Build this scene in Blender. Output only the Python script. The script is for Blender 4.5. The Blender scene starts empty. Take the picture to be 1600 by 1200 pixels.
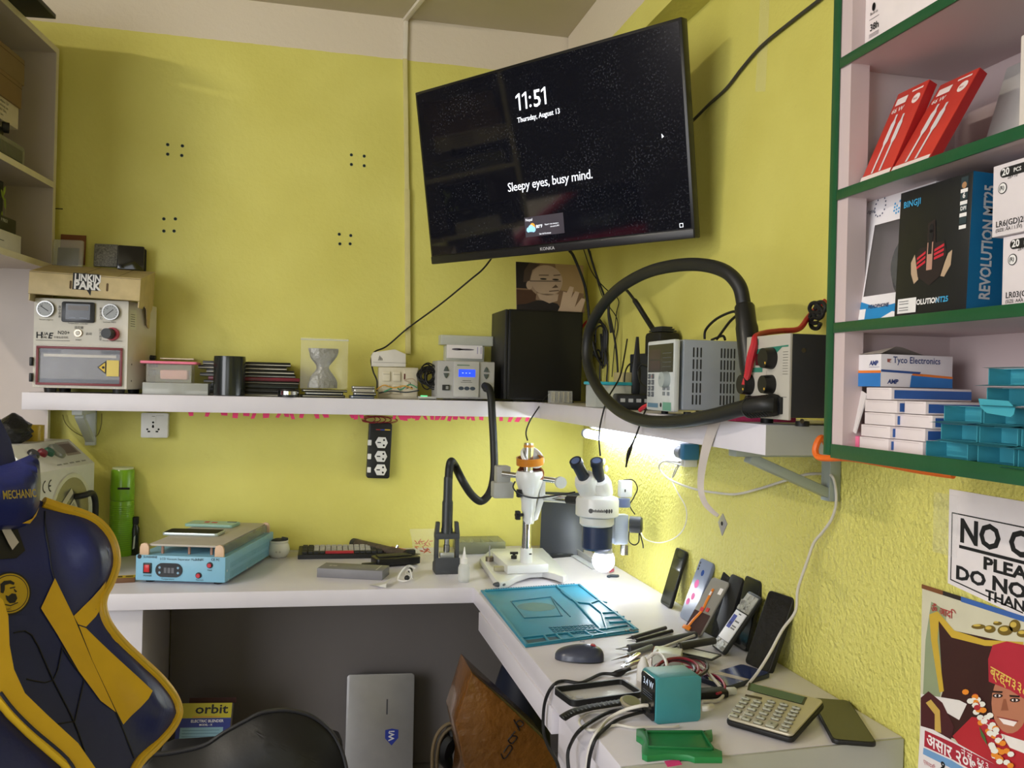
import bpy, bmesh, math, random
from mathutils import Vector, Matrix
random.seed(7)
S = bpy.context.scene
COL = S.collection
V = Vector
pi = math.pi

# ---------------------------------------------------------------- camera
FPX, YAW, ROLL, PITCH = 1390.0, 0.231, 0.024, 0.0005
CAM = V((0, 0, 1.33))
_F = V((math.sin(YAW)*math.cos(PITCH), math.cos(YAW)*math.cos(PITCH), math.sin(PITCH)))
_R0 = V((math.cos(YAW), -math.sin(YAW), 0)); _U0 = _R0.cross(_F)
_R = _R0*math.cos(ROLL) + _U0*math.sin(ROLL)
_U = _U0*math.cos(ROLL) - _R0*math.sin(ROLL)
cd = bpy.data.cameras.new('camera'); cam = bpy.data.objects.new('camera', cd); COL.objects.link(cam)
cd.sensor_width = 36; cd.sensor_fit = 'HORIZONTAL'; cd.lens = 36*FPX/1600; cd.clip_start = .02
M = Matrix((_R, _U, -_F)).transposed().to_4x4(); M.translation = CAM
cam.matrix_world = M
S.camera = cam

def _hit(u, v, ax, val):            # point of the photograph -> point on an axis-aligned plane of the room
    d = _F + _R*((u-800)/FPX) - _U*((v-600)/FPX)
    return CAM + d*((val-CAM[ax])/d[ax])
def PX(u, v, x): return _hit(u, v, 0, x)
def PY(u, v, y): return _hit(u, v, 1, y)
def PZ(u, v, z): return _hit(u, v, 2, z)

# ---------------------------------------------------------------- world, lamps, exposure
S.view_settings.view_transform = 'Standard'; S.view_settings.look = 'None'
S.view_settings.gamma = 1; S.view_settings.use_curve_mapping = False
S.view_settings.exposure = 0.17
w = bpy.data.worlds.new('daylight'); S.world = w; w.use_nodes = True
bg = w.node_tree.nodes['Background']; bg.inputs['Color'].default_value = (.93, .96, 1, 1); bg.inputs['Strength'].default_value = 2.4
def area(name, loc, aim, sx, sy, power, col):
    l = bpy.data.lights.new(name, 'AREA'); l.shape = 'RECTANGLE'; l.size = sx; l.size_y = sy; l.energy = power; l.color = col
    o = bpy.data.objects.new(name, l); COL.objects.link(o); o.location = loc
    o.rotation_euler = (V(aim)-V(loc)).to_track_quat('-Z', 'Y').to_euler(); return o
area('shopfront_daylight', (-2.5, -.35, 1.45), (1, .7, 1.2), 2.2, 1.9, 60, (.96, .97, 1))
LAMP_TUBE, LAMP_SCOPE, LAMP_CEIL = 22, 28, 360

# ---------------------------------------------------------------- materials
def lin(c):
    if isinstance(c, str):
        c = [int(c[i:i+2], 16)/255 for i in (0, 2, 4)]
    return tuple(x/12.92 if x <= .04045 else ((x+.055)/1.055)**2.4 for x in c)
_MC = {}
def mat(name, col, rough=.5, metal=0, var=.05, vs=18, bump=0, bs=120, emit=0, alpha=1, trans=0, ior=1.45, coat=0, bdist=.002):
    if name in _MC: return _MC[name]
    m = bpy.data.materials.new(name); m.use_nodes = True; nt = m.node_tree; b = nt.nodes['Principled BSDF']
    c = lin(col)
    tc = nt.nodes.new('ShaderNodeTexCoord'); n = nt.nodes.new('ShaderNodeTexNoise'); n.inputs['Scale'].default_value = vs; n.inputs['Detail'].default_value = 4
    nt.links.new(tc.outputs['Object'], n.inputs['Vector'])
    r = nt.nodes.new('ShaderNodeValToRGB')
    r.color_ramp.elements[0].position = .3; r.color_ramp.elements[1].position = .7
    r.color_ramp.elements[0].color = tuple(max(0, x*(1-var)) for x in c)+(1,); r.color_ramp.elements[1].color = tuple(min(1, x*(1+var)) for x in c)+(1,)
    nt.links.new(n.outputs['Fac'], r.inputs['Fac']); nt.links.new(r.outputs['Color'], b.inputs['Base Color'])
    b.inputs['Roughness'].default_value = rough; b.inputs['Metallic'].default_value = metal; b.inputs['IOR'].default_value = ior
    b.inputs['Coat Weight'].default_value = coat; b.inputs['Coat Roughness'].default_value = .12
    if trans: b.inputs['Transmission Weight'].default_value = trans
    if alpha < 1: b.inputs['Alpha'].default_value = alpha
    if emit:
        nt.links.new(r.outputs['Color'], b.inputs['Emission Color']); b.inputs['Emission Strength'].default_value = emit
    if bump:
        n2 = nt.nodes.new('ShaderNodeTexNoise'); n2.inputs['Scale'].default_value = bs; n2.inputs['Detail'].default_value = 5
        nt.links.new(tc.outputs['Object'], n2.inputs['Vector'])
        bp = nt.nodes.new('ShaderNodeBump'); bp.inputs['Strength'].default_value = bump; bp.inputs['Distance'].default_value = bdist
        nt.links.new(n2.outputs['Fac'], bp.inputs['Height']); nt.links.new(bp.outputs['Normal'], b.inputs['Normal'])
    m['bsdf'] = 1; _MC[name] = m; return m
def C(hexs, rough=.5, **k):          # plain paint / plastic / print of one colour
    return mat('paint_%s_%d_%s' % (hexs, int(rough*100), '_'.join('%s%s' % (a, k[a]) for a in sorted(k))), hexs, rough, **k)
BLK = C('17181a', .45); INK = C('141416', .6); WHT = C('e4e2e0', .5); PAPER = C('e9e4e2', .75); RUB = C('141415', .55); DGRY = C('2a2c30', .5)
CHROME = C('d8d8d8', .14, metal=1); STEEL = C('9c9d9d', .32, metal=1); BRASS = C('b08a4a', .3, metal=1); GOLD = C('c79a3c', .3, metal=1)
CLEAR = mat('clear_plastic', 'e9ebe8', .12, alpha=.28, var=.02); FROST = mat('frosted_plastic', 'd6dad6', .35, alpha=.5, var=.03)
FILM = mat('thin_film', 'f2f3f0', .1, alpha=.11, var=.02, bump=.6, bs=60)
SMOKE = mat('smoked_plastic', '8c9078', .25, alpha=.62)
GLASSBLK = C('0a0b0d', .1, coat=.4)

# ---------------------------------------------------------------- mesh builder
def frame(o, r, u):                  # face frame: x = r, y = u, z = out of the face
    r = V(r).normalized(); n = r.cross(V(u)).normalized(); u = n.cross(r)
    m = Matrix((r, u, n)).transposed().to_4x4(); m.translation = V(o); return m
def TR(x=0, y=0, z=0, rx=0, ry=0, rz=0):
    from mathutils import Euler
    m = Euler((rx, ry, rz)).to_matrix().to_4x4(); m.translation = V((x, y, z)); return m
def smooth_path(pts, k=8):
    pts = [V(p) for p in pts]
    if len(pts) < 3 or k < 2: return pts
    out = []
    for i in range(len(pts)-1):
        p0 = pts[max(i-1, 0)]; p1 = pts[i]; p2 = pts[i+1]; p3 = pts[min(i+2, len(pts)-1)]
        for j in range(k):
            t = j/k
            out.append(.5*((2*p1)+(p2-p0)*t+(2*p0-5*p1+4*p2-p3)*t*t+(3*p1-p0-3*p2+p3)*t**3))
    return out+[pts[-1]]
_TXT = {}
class MB:
    def __init__(s, m=None): s.bm = bmesh.new(); s.mats = []; s.T = Matrix(); s.mi = 0; s.use(m) if m else None
    def use(s, m):
        if m not in s.mats: s.mats.append(m)
        s.mi = s.mats.index(m); return s
    def at(s, T=None): s.T = T if T is not None else Matrix(); return s
    def raw(s, vs, fs, M=None):
        T = s.T @ M if M is not None else s.T
        bv = [s.bm.verts.new(T @ V(v)) for v in vs]
        for f in fs:
            try: q = s.bm.faces.new([bv[i] for i in f]); q.material_index = s.mi
            except ValueError: pass
        return s
    def _tmp(s, tb, M=None):
        tb.verts.index_update(); s.raw([v.co.copy() for v in tb.verts], [[v.index for v in f.verts] for f in tb.faces], M); tb.free(); return s
    def box(s, c, d, bev=0, M=None, seg=2):
        tb = bmesh.new(); bmesh.ops.create_cube(tb, size=1)
        for v in tb.verts: v.co = V((v.co.x*d[0]+c[0], v.co.y*d[1]+c[1], v.co.z*d[2]+c[2]))
        if bev: bmesh.ops.bevel(tb, geom=tb.edges[:], offset=min(bev, .49*min(d)), segments=seg, affect='EDGES', profile=.5)
        return s._tmp(tb, M)
    def rbox(s, c, d, r, bev=.0, n=6, M=None):      # slab with corners rounded in plan (x,y), optional edge bevel
        w, h = d[0]/2, d[1]/2; r = min(r, w*.999, h*.999); P = []
        for cx, cy, a0 in ((w-r, h-r, 0), (-w+r, h-r, pi/2), (-w+r, -h+r, pi), (w-r, -h+r, 1.5*pi)):
            for i in range(n+1): a = a0+pi/2*i/n; P.append((cx+r*math.cos(a)+c[0], cy+r*math.sin(a)+c[1]))
        return s.prism(P, c[2]-d[2]/2, c[2]+d[2]/2, bev, M)
    def prism(s, P, z0, z1, bev=0, M=None):
        tb = bmesh.new(); bv = [tb.verts.new((x, y, z0)) for x, y in P]; f = tb.faces.new(bv)
        f.normal_update()
        if f.normal.z < 0: f.normal_flip()
        e = bmesh.ops.extrude_face_region(tb, geom=[f]); nv = [g for g in e['geom'] if isinstance(g, bmesh.types.BMVert)]
        for v in nv: v.co.z = z1
        bmesh.ops.recalc_face_normals(tb, faces=tb.faces)
        if bev:
            ed = [x for x in tb.edges if abs(x.verts[0].co.z-x.verts[1].co.z) < 1e-7]
            bmesh.ops.bevel(tb, geom=ed, offset=bev, segments=2, affect='EDGES', profile=.5)
        return s._tmp(tb, M)
    def plate(s, P, z=0, M=None):                   # flat printed patch
        P = [V((p[0], p[1], z)) for p in P]
        a = sum(P[i].x*P[(i+1) % len(P)].y-P[(i+1) % len(P)].x*P[i].y for i in range(len(P)))
        if a < 0: P.reverse()
        return s.raw(P, [list(range(len(P)))], M)
    def rect(s, x0, y0, x1, y1, z=.0004, M=None): return s.plate([(x0, y0), (x1, y0), (x1, y1), (x0, y1)], z, M)
    def disc(s, x, y, r, z=.0004, n=24, ry=None, M=None):
        ry = ry or r; return s.plate([(x+r*math.cos(2*pi*i/n), y+ry*math.sin(2*pi*i/n)) for i in range(n)], z, M)
    def cyl(s, p0, p1, r0, r1=None, n=24, M=None):
        p0, p1 = V(p0), V(p1); r1 = r0 if r1 is None else r1; d = (p1-p0).normalized()
        a = d.orthogonal().normalized(); b = d.cross(a); vs = []
        for p, r in ((p0, r0), (p1, r1)):
            for i in range(n): t = 2*pi*i/n; vs.append(p+a*r*math.cos(t)+b*r*math.sin(t))
        fs = [[i, (i+1) % n, n+(i+1) % n, n+i] for i in range(n)]+[list(range(n))[::-1], list(range(n, 2*n))]
        return s.raw(vs, fs, M)
    def tube(s, pts, r, n=10, k=8, M=None, rf=None, flat=None):
        P = smooth_path(pts, k); m = len(P); vs = []
        t = (P[1]-P[0]).normalized(); a = t.orthogonal().normalized() if flat is None else V(flat)
        for i in range(m):
            t = (P[min(i+1, m-1)]-P[max(i-1, 0)]); t = t.normalized() if t.length > 1e-9 else V((0, 0, 1))
            a = (a-t*a.dot(t)); a = a.normalized() if a.length > 1e-6 else t.orthogonal().normalized()
            b = t.cross(a); rr = rf(i/(m-1)) if rf else r
            ra, rb = rr if isinstance(rr, tuple) else (rr, rr)
            for j in range(n): q = 2*pi*j/n; vs.append(P[i]+a*ra*math.cos(q)+b*rb*math.sin(q))
        fs = [[i*n+j, i*n+(j+1) % n, (i+1)*n+(j+1) % n, (i+1)*n+j] for i in range(m-1) for j in range(n)]
        fs += [list(range(n))[::-1], list(range((m-1)*n, m*n))]
        return s.raw(vs, fs, M)
    def lathe(s, prof, M=None, n=32):               # profile of (r, z) about z
        vs = []; fs = []
        for r, z in prof:
            for i in range(n): t = 2*pi*i/n; vs.append((r*math.cos(t), r*math.sin(t), z))
        for k in range(len(prof)-1):
            for i in range(n): fs.append([k*n+i, k*n+(i+1) % n, (k+1)*n+(i+1) % n, (k+1)*n+i])
        if prof[0][0] > 1e-5: fs.append(list(range(n))[::-1])
        if prof[-1][0] > 1e-5: fs.append(list(range((len(prof)-1)*n, len(prof)*n)))
        return s.raw(vs, fs, M)
    def ball(s, c, r, M=None, n=20, m=12, sc=(1, 1, 1)):
        pr = [(max(1e-6, math.sin(pi*i/m))*r, -math.cos(pi*i/m)*r) for i in range(m+1)]
        return s.lathe(pr, (M or Matrix()) @ Matrix.Translation(V(c)) @ Matrix.Diagonal((sc[0], sc[1], sc[2], 1)), n)
    def grid(s, P, M=None, closed=False):           # P[i][j] points
        n, m = len(P), len(P[0]); vs = [p for row in P for p in row]
        fs = [[i*m+j, i*m+(j+1) % m, (i+1)*m+(j+1) % m, (i+1)*m+j] for i in range(n-1) for j in range(m if closed else m-1)]
        return s.raw(vs, fs, M)
    def text(s, t, size, x=0, y=0, z=.0005, M=None, bold=0, al='LEFT', sx=1, shear=0, rot=0, sp=1):
        key = (t, bold, al, shear, sp)
        if key not in _TXT:
            cu = bpy.data.curves.new('t', 'FONT'); cu.body = t; cu.size = 1; cu.align_x = al; cu.offset = bold; cu.shear = shear; cu.resolution_u = 2; cu.space_character = sp
            o = bpy.data.objects.new('t', cu); COL.objects.link(o)
            dg = bpy.context.evaluated_depsgraph_get(); me = o.evaluated_get(dg).to_mesh()
            _TXT[key] = ([v.co.copy() for v in me.vertices], [list(p.vertices) for p in me.polygons])
            o.evaluated_get(dg).to_mesh_clear(); bpy.data.objects.remove(o); bpy.data.curves.remove(cu)
        vs, fs = _TXT[key]; c, q = math.cos(rot), math.sin(rot)
        return s.raw([(x+(v.x*sx*c-v.y*q)*size, y+(v.x*sx*q+v.y*c)*size, z) for v in vs], fs, M)
    def build(s, name, parent=None, ang=35, M=None, kind=None):
        me = bpy.data.meshes.new(name)
        bmesh.ops.recalc_face_normals(s.bm, faces=[f for f in s.bm.faces if len(f.verts) > 0 and f.is_valid and not all(len(e.link_faces) == 1 for e in f.edges)])
        s.bm.to_mesh(me); s.bm.free()
        for m in s.mats: me.materials.append(m)
        for p in me.polygons: p.use_smooth = True
        me.set_sharp_from_angle(angle=math.radians(ang))
        o = bpy.data.objects.new(name, me); COL.objects.link(o)
        if parent is not None: o.parent = parent
        if M is not None: o.matrix_local = M if parent is not None else o.matrix_local; o.matrix_world = M if parent is None else o.matrix_world
        if kind: o['kind'] = kind
        return o
def tag(o, label, cat, group=None):
    o['label'] = label; o['category'] = cat
    if group: o['group'] = group
    return o
def thing(name, label, cat, M, group=None):
    o = bpy.data.objects.new(name, None); COL.objects.link(o); o.empty_display_size = .02
    if not isinstance(M, Matrix): M = Matrix.Translation(V(M))
    o.matrix_world = M; return tag(o, label, cat, group)
def solo(mb, name, label, cat, M=None, group=None, ang=35):
    if M is not None and not isinstance(M, Matrix): M = Matrix.Translation(V(M))
    return tag(mb.build(name, M=M, ang=ang), label, cat, group)
def copy_tree(o, parent=None):
    c = o.copy(); COL.objects.link(c)
    if parent is not None: c.parent = parent; c.matrix_parent_inverse = o.matrix_parent_inverse
    for ch in list(o.children): copy_tree(ch, c)
    return c
def cable(name, label, cat, pts, r, m, n=8, k=8, group=None, rf=None):
    o = V(pts[0]); mb = MB(m); mb.tube([V(p)-o for p in pts], r, n, k, rf=rf); return solo(mb, name, label, cat, o, group)
def PP(u, v, M, z=0):                # point of the photograph -> (x, y) on the face frame M
    d = _F + _R*((u-800)/FPX) - _U*((v-600)/FPX); n = M.to_3x3() @ V((0, 0, 1)); o = M @ V((0, 0, z))
    p = M.inverted() @ (CAM + d*((o-CAM).dot(n)/d.dot(n))); return V((p.x, p.y))
def up_box(name, label, cat, c, d, m, rz=0, bev=.001, group=None):      # plain carton or slab standing at c (centre of its base)
    return solo(MB(m).box((0, 0, d[2]/2), d, bev), name, label, cat, TR(c[0], c[1], c[2], rz=rz), group)
def front(x0, x1, y, z0, z1):        # face frame of a camera-facing (-y) face, origin lower left
    return frame((x0, y, z0), (1, 0, 0), (0, 0, 1)), x1-x0, z1-z0
EMW = mat('screen_white', 'f2f6ff', .5, emit=.9, var=0)
# ================================================================ the setting
XR, YB, ZC = 1.003, 3.11, 2.596            # right wall, back wall, ceiling
ZS, ZSB = 1.273, 1.222                     # wall shelf top and underside
ZD = .75                                   # worktop
def wall_paint(name, z_band, lump, scale, stains=True):
    m = bpy.data.materials.new(name); m.use_nodes = True; nt = m.node_tree; b = nt.nodes['Principled BSDF']; L = nt.links.new; N = nt.nodes.new
    geo = N('ShaderNodeNewGeometry'); sep = N('ShaderNodeSeparateXYZ'); L(geo.outputs['Position'], sep.inputs[0])
    n0 = N('ShaderNodeTexNoise'); n0.inputs['Scale'].default_value = 3.5; n0.inputs['Detail'].default_value = 6; L(geo.outputs['Position'], n0.inputs['Vector'])
    r = N('ShaderNodeValToRGB'); e = r.color_ramp.elements; e[0].position = .35; e[1].position = .68
    e[0].color = lin('d2cb66')+(1,); e[1].color = lin('dbd572')+(1,); L(n0.outputs['Fac'], r.inputs['Fac'])
    col = r.outputs['Color']
    n1 = N('ShaderNodeTexNoise'); n1.inputs['Scale'].default_value = 9; n1.inputs['Detail'].default_value = 8; n1.inputs['Roughness'].default_value = .7; L(geo.outputs['Position'], n1.inputs['Vector'])
    r1 = N('ShaderNodeValToRGB'); r1.color_ramp.elements[0].position = .64; r1.color_ramp.elements[1].position = .76; L(n1.outputs['Fac'], r1.inputs['Fac'])
    mx = N('ShaderNodeMix'); mx.data_type = 'RGBA'; L(col, mx.inputs['A']); mx.inputs['B'].default_value = lin('c4b65a')+(1,)
    mul = N('ShaderNodeMath'); mul.operation = 'MULTIPLY'; mul.inputs[1].default_value = .45; L(r1.outputs['Color'], mul.inputs[0]); L(mul.outputs[0], mx.inputs['Factor']); col = mx.outputs['Result']
    if z_band:
        ad = N('ShaderNodeMath'); ad.operation = 'MULTIPLY_ADD'; L(n1.outputs['Fac'], ad.inputs[0]); ad.inputs[1].default_value = .012; L(sep.outputs['Z'], ad.inputs[2])
        gt = N('ShaderNodeMath'); gt.operation = 'GREATER_THAN'; gt.inputs[1].default_value = z_band+.006; L(ad.outputs[0], gt.inputs[0])
        m2 = N('ShaderNodeMix'); m2.data_type = 'RGBA'; L(gt.outputs[0], m2.inputs['Factor']); L(col, m2.inputs['A']); m2.inputs['B'].default_value = lin('d9cdb8')+(1,); col = m2.outputs['Result']
    L(col, b.inputs['Base Color']); b.inputs['Roughness'].default_value = .55
    n2 = N('ShaderNodeTexNoise'); n2.inputs['Scale'].default_value = scale; n2.inputs['Detail'].default_value = 4; L(geo.outputs['Position'], n2.inputs['Vector'])
    bp = N('ShaderNodeBump'); bp.inputs['Strength'].default_value = lump; bp.inputs['Distance'].default_value = .004 if z_band else .009; L(n2.outputs['Fac'], bp.inputs['Height']); L(bp.outputs['Normal'], b.inputs['Normal'])
    if not z_band:                      # rough plaster below, smoother above
        mr = N('ShaderNodeMapRange'); mr.inputs['From Min'].default_value = 1.16; mr.inputs['From Max'].default_value = 1.36; mr.inputs['To Min'].default_value = lump; mr.inputs['To Max'].default_value = .14
        L(sep.outputs['Z'], mr.inputs['Value']); L(mr.outputs['Result'], bp.inputs['Strength'])
    return m
PB = wall_paint('yellow_wall_paint', 2.452, .35, 60); PR = wall_paint('yellow_rough_plaster', None, 1.0, 105); PBEAM = wall_paint('yellow_beam_paint', 2.415, .4, 60)
CEILM = mat('ceiling_paint', 'c3b99c', .7, var=.06, vs=2.5, bump=.25, bs=50)
LAM = mat('white_laminate', 'd6d2da', .36, var=.03, vs=9, bump=.05, bs=300)
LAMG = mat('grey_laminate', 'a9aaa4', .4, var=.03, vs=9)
def S_(name, mb): return mb.build(name, kind='structure')
S_('wall_back', MB(PB).box((-.65, YB+.05, 1.3), (3.7, .1, 2.6)))
S_('wall_right', MB(PR).box((XR+.05, .3, 1.3), (.1, 5.6, 2.6)))
S_('ceiling', MB(CEILM).box((-.7, .3, ZC+.04), (3.9, 5.7, .08)))
S_('floor', MB(mat('floor_tile', '8a8580', .5, var=.1, vs=6, bump=.1)).box((-.7, .3, -.04), (3.9, 5.7, .08)))
wl = MB(mat('dark_side_wall', '34343a', .6, var=.15, vs=4))
wl.box((-2.35, 2.905, 1.3), (.1, .41, 2.6)); wl.box((-2.35, 1.44, 1.3), (.1, .92, 2.6)); wl.box((-2.35, 2.3, 2.13), (.1, .8, .94)); wl.box((-2.35, -.75, 2.5), (.1, 3.5, .2)); wl.box((-2.35, -2.3, 1.3), (.1, .4, 2.6))
S_('wall_left', wl)
wf = MB(wall_paint('front_wall_paint', 2.452, .4, 60)); wf.box((-2.1, -2.55, 1.3), (.6, .1, 2.6)); wf.box((.4, -2.55, 1.3), (1.4, .1, 2.6)); wf.box((-1.05, -2.55, .45), (1.5, .1, .9)); wf.box((-1.05, -2.55, 2.35), (1.5, .1, .5)); S_('wall_front', wf)  # unseen wall added behind the camera; its small opening limits the daylight fill
# the street outside the doorway, mirrored in the television
S_('trim_3', MB(mat('street_asphalt', '77736c', .8, var=.1, vs=3)).box((-6.4, 1.5, -.05), (8, 12, .1)))
car = thing('parked_car', 'red parked car in the street, seen only as a reflection in the television', 'car', (-3.35, 2.6, .0)); CR = mat('red_car_paint', 'a3182c', .25, coat=.6)
PF_ = frame((0, 0, 0), (0, 1, 0), (0, 0, 1)) @ Matrix.Rotation(0, 4, 'X')
m = MB(CR); m.prism([(-3, .35), (1.35, .35), (1.45, .75), (1.3, 1.12), (.3, 1.25), (-2.9, 1.3), (-3.1, .9)], -.0, 1.7, .06, frame((0, 0, 0), (0, 1, 0), (0, 0, 1)) @ Matrix.Scale(-1, 4, (0, 0, 1))); m.build('body', car)
m = MB(C('1a1d22', .1)); m.prism([(.3, 1.24), (-.5, 1.68), (-2.3, 1.72), (-2.85, 1.28)], .12, 1.58, .05, frame((0, 0, 0), (0, 1, 0), (0, 0, 1)) @ Matrix.Scale(-1, 4, (0, 0, 1))); m.build('glasshouse', car)
m = MB(CR); m.box((-.85, -1.4, 1.72), (1.4, 1.7, .05), .02); m.tube([(-.13, .32, 1.25), (-.16, -.1, 1.48), (-.2, -.5, 1.69)], .035, 8, 3); m.build('roof', car)
m = MB(CR); m.ball((.1, .05, 1.3), .1, None, 14, 8, (1, .7, .7)); m.build('door_mirror', car)
for y in (-2.2, .55): m = MB(RUB); m.cyl((-.02, y, .34), (-.24, y, .34), .34, n=28); m.use(STEEL); m.cyl((-.015, y, .34), (-.03, y, .34), .2, n=20); m.build('wheel', car)
S_('trim_4', MB(mat('far_side_wall', 'b9a98a', .8, var=.1, vs=2)).box((-8.2, 1.5, 1.6), (.3, 12, 3.2)))
S_('trim_1', MB(PBEAM).box(((.908+XR)/2+.0, .3, (2.335+ZC)/2), (XR-.908, 5.6, ZC-2.335-.001)))   # boxed beam along the right wall
# ceiling batten lamp nearer the shop front (behind and to the left of the photographer's view)
t = thing('ceiling_batten_lamp', 'white fluorescent batten lamp fixed to the ceiling towards the shop front', 'lamp', (-2.0, 1.2, ZC))
MB(WHT).box((0, 0, -.02), (.06, .64, .04), .004).build('housing', t)
MB(mat('tube_glow_ceiling', 'fff4e2', .5, emit=LAMP_CEIL, var=0)).cyl((0, -.28, -.055), (0, .28, -.055), .014).build('tube', t)
for s_ in (-1, 1): MB(WHT).box((0, .295*s_, -.047), (.03, .025, .05), .004).build('end_holder', t)

# ---------------------------------------------------------------- worktop and what carries it
XE, YE = .487, 1.285
YF = 2.505
wt = MB(LAM); wt.prism([(-1.1, YF+.055), (XE, YF-.02), (XE, YE), (XR-.002, 1.312), (XR-.002, YB-.002), (-1.1, YB-.002)], ZD-.044, ZD, .0012)
solo(wt, 'worktop', 'white laminate L-shaped worktop with thick edge running round the corner', 'worktop')
cab = thing('drawer_pedestal', 'white laminate pedestal carrying the near end of the worktop', 'cabinet', (0, 0, 0))
MB(LAM).box(((XE+XR)/2+.004, 1.482, .353), (XR-XE-.012, .338, .704), .001).build('carcass', cab)
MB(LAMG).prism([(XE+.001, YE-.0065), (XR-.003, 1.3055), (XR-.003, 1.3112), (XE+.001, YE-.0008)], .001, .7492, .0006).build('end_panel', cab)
MB(LAM).box((XE+.004, 2.018, .681), (.016, .733, .05), .001).build('apron', cab)
sp = MB(LAM); sp.box((-.745, 2.83, .353), (.68, .54, .704), .001)
solo(sp, 'pedestal_cabinet', 'white laminate cabinet under the left end of the worktop', 'cabinet')
bp_ = MB(mat('grey_back_panel', '77716f', .5, var=.05, vs=3)); bp_.box((.298, YB-.012, .353), (1.4, .02, .702)); S_('trim_2', bp_)

# ---------------------------------------------------------------- wall shelf
ws = thing('wall_shelf', 'long white laminate shelf turning the corner along both yellow walls', 'shelf', (0, 0, ZS))
MB(LAM).box(((-.80+XR)/2, (2.86+YB)/2, -.0255), (XR+.80-.002, YB-2.86-.002, .051), .001).build('shelf_board', ws)
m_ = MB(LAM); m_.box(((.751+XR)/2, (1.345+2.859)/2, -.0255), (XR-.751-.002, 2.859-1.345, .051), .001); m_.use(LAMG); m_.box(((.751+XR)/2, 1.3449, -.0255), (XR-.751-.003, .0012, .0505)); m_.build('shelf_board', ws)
def bracket(mt, A, out, L, H):      # wall bracket: upright, arm, diagonal; A = top corner at wall, out = unit vector from wall
    out = V(out); side = out.cross(V((0, 0, 1))); mb = MB(mt)
    F_ = frame(A, out, (0, 0, 1))
    mb.box((.012, -H/2, 0), (.024, H, .03), .002, F_); mb.box((L/2, -.008, 0), (L, .016, .03), .002, F_)
    a, b = V((L*.85, -.018, 0)), V((.018, -H*.86, 0)); d = (b-a); mid = (a+b)/2
    mb.box((0, 0, 0), (d.length, .018, .026), .002, F_ @ Matrix.Translation(mid) @ Matrix.Rotation(math.atan2(d.y, d.x), 4, 'Z'))
    return mb
GMET = mat('grey_bracket_paint', '9aa3a0', .4, metal=.3)
br = bracket(GMET, (XR-.001, 1.52, ZSB-ZS), (-1, 0, 0), .22, .10); br.build('bracket', ws)
br = bracket(C('c3c9c8', .4), (-.66, YB-.001, ZSB-ZS), (0, -1, 0), .2, .12); br.build('bracket', ws)
# ================================================================ television in the corner
TVM = frame((.6176, 2.36, 1.954), (.588, -.809, 0), (-.139, -.1, .985))
TW, TH = .92, .52
tv = thing('television', 'large black flat television hung in the corner showing a lock screen clock', 'television', TVM)
m = MB(C('0e0e10', .3)); m.box((0, 0, -.014), (TW, TH, .028), .003)
m.use(C('1b1b1e', .35)); m.box((0, -TH/2+.012, .001), (TW-.004, .022, .004), .001)
m.use(C('b9b9bd', .4)); a = PP(845, 391, TVM); m.text('KONKA', .0125, a.x, -TH/2+.008, .0034, bold=.015, sx=1.15); m.build('bezel', tv)
sm = bpy.data.materials.new('dusty_screen'); sm.use_nodes = True; nt = sm.node_tree; b = nt.nodes['Principled BSDF']; L = nt.links.new; N = nt.nodes.new
tc = N('ShaderNodeTexCoord'); n1 = N('ShaderNodeTexNoise'); n1.inputs['Scale'].default_value = 190; n1.inputs['Detail'].default_value = 3; L(tc.outputs['Object'], n1.inputs['Vector'])
n2 = N('ShaderNodeTexNoise'); n2.inputs['Scale'].default_value = 9; n2.inputs['Detail'].default_value = 6; L(tc.outputs['Object'], n2.inputs['Vector'])
r1 = N('ShaderNodeValToRGB'); r1.color_ramp.elements[0].position = .54; r1.color_ramp.elements[1].position = .74; L(n1.outputs['Fac'], r1.inputs['Fac'])
r2 = N('ShaderNodeValToRGB'); r2.color_ramp.elements[0].position = .36; r2.color_ramp.elements[1].position = .72; L(n2.outputs['Fac'], r2.inputs['Fac'])
mu = N('ShaderNodeMath'); mu.operation = 'MULTIPLY'; L(r1.outputs['Color'], mu.inputs[0]); L(r2.outputs['Color'], mu.inputs[1])
mx = N('ShaderNodeMix'); mx.data_type = 'RGBA'; mx.inputs['A'].default_value = lin('12131b')+(1,); mx.inputs['B'].default_value = lin('4b4d56')+(1,); L(mu.outputs[0], mx.inputs['Factor'])
L(mx.outputs['Result'], b.inputs['Base Color']); b.inputs['Roughness'].default_value = .05; b.inputs['Specular IOR Level'].default_value = .9
m = MB(sm); m.rect(-TW/2+.008, -TH/2+.026, TW/2-.008, TH/2-.008, .0006); m.build('screen', tv)
def tvt(s, u, v, u2, v2, fontw=1, **k):             # text whose baseline starts at (u,v) and whose capitals reach up to (u2,v2)
    a = PP(u, v, TVM); h = (PP(u2, v2, TVM)-a).length
    mb = MB(EMW); mb.text(s, h/.72, a.x, a.y, .0012, **k); return mb
a = PP(806, 174, TVM); h = (PP(803, 148, TVM)-a).length; m = MB(EMW)
def one(x): m.plate([(x+.30*h, a.y), (x+.43*h, a.y), (x+.43*h, a.y+h), (x+.33*h, a.y+h), (x+.08*h, a.y+.86*h), (x+.08*h, a.y+.73*h), (x+.30*h, a.y+.84*h)], .0012)
for q in (0, .52, 2.0): one(a.x+q*h)
for y in (.12, .62): m.disc(a.x+1.2*h, a.y+y*h, .085*h, .0012, 14)
m.text('5', h/.72, a.x+1.42*h, a.y, .0012, bold=.012, sx=.95); m.build('clock_text', tv)
tvt('Thursday, August 13', 809, 192, 807, 184.5, bold=.012, sx=.93).build('date_text', tv)
tvt('Sleepy eyes, busy mind.', 794, 300, 792, 286, sx=.97, sp=.93).build('message_text', tv)
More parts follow.
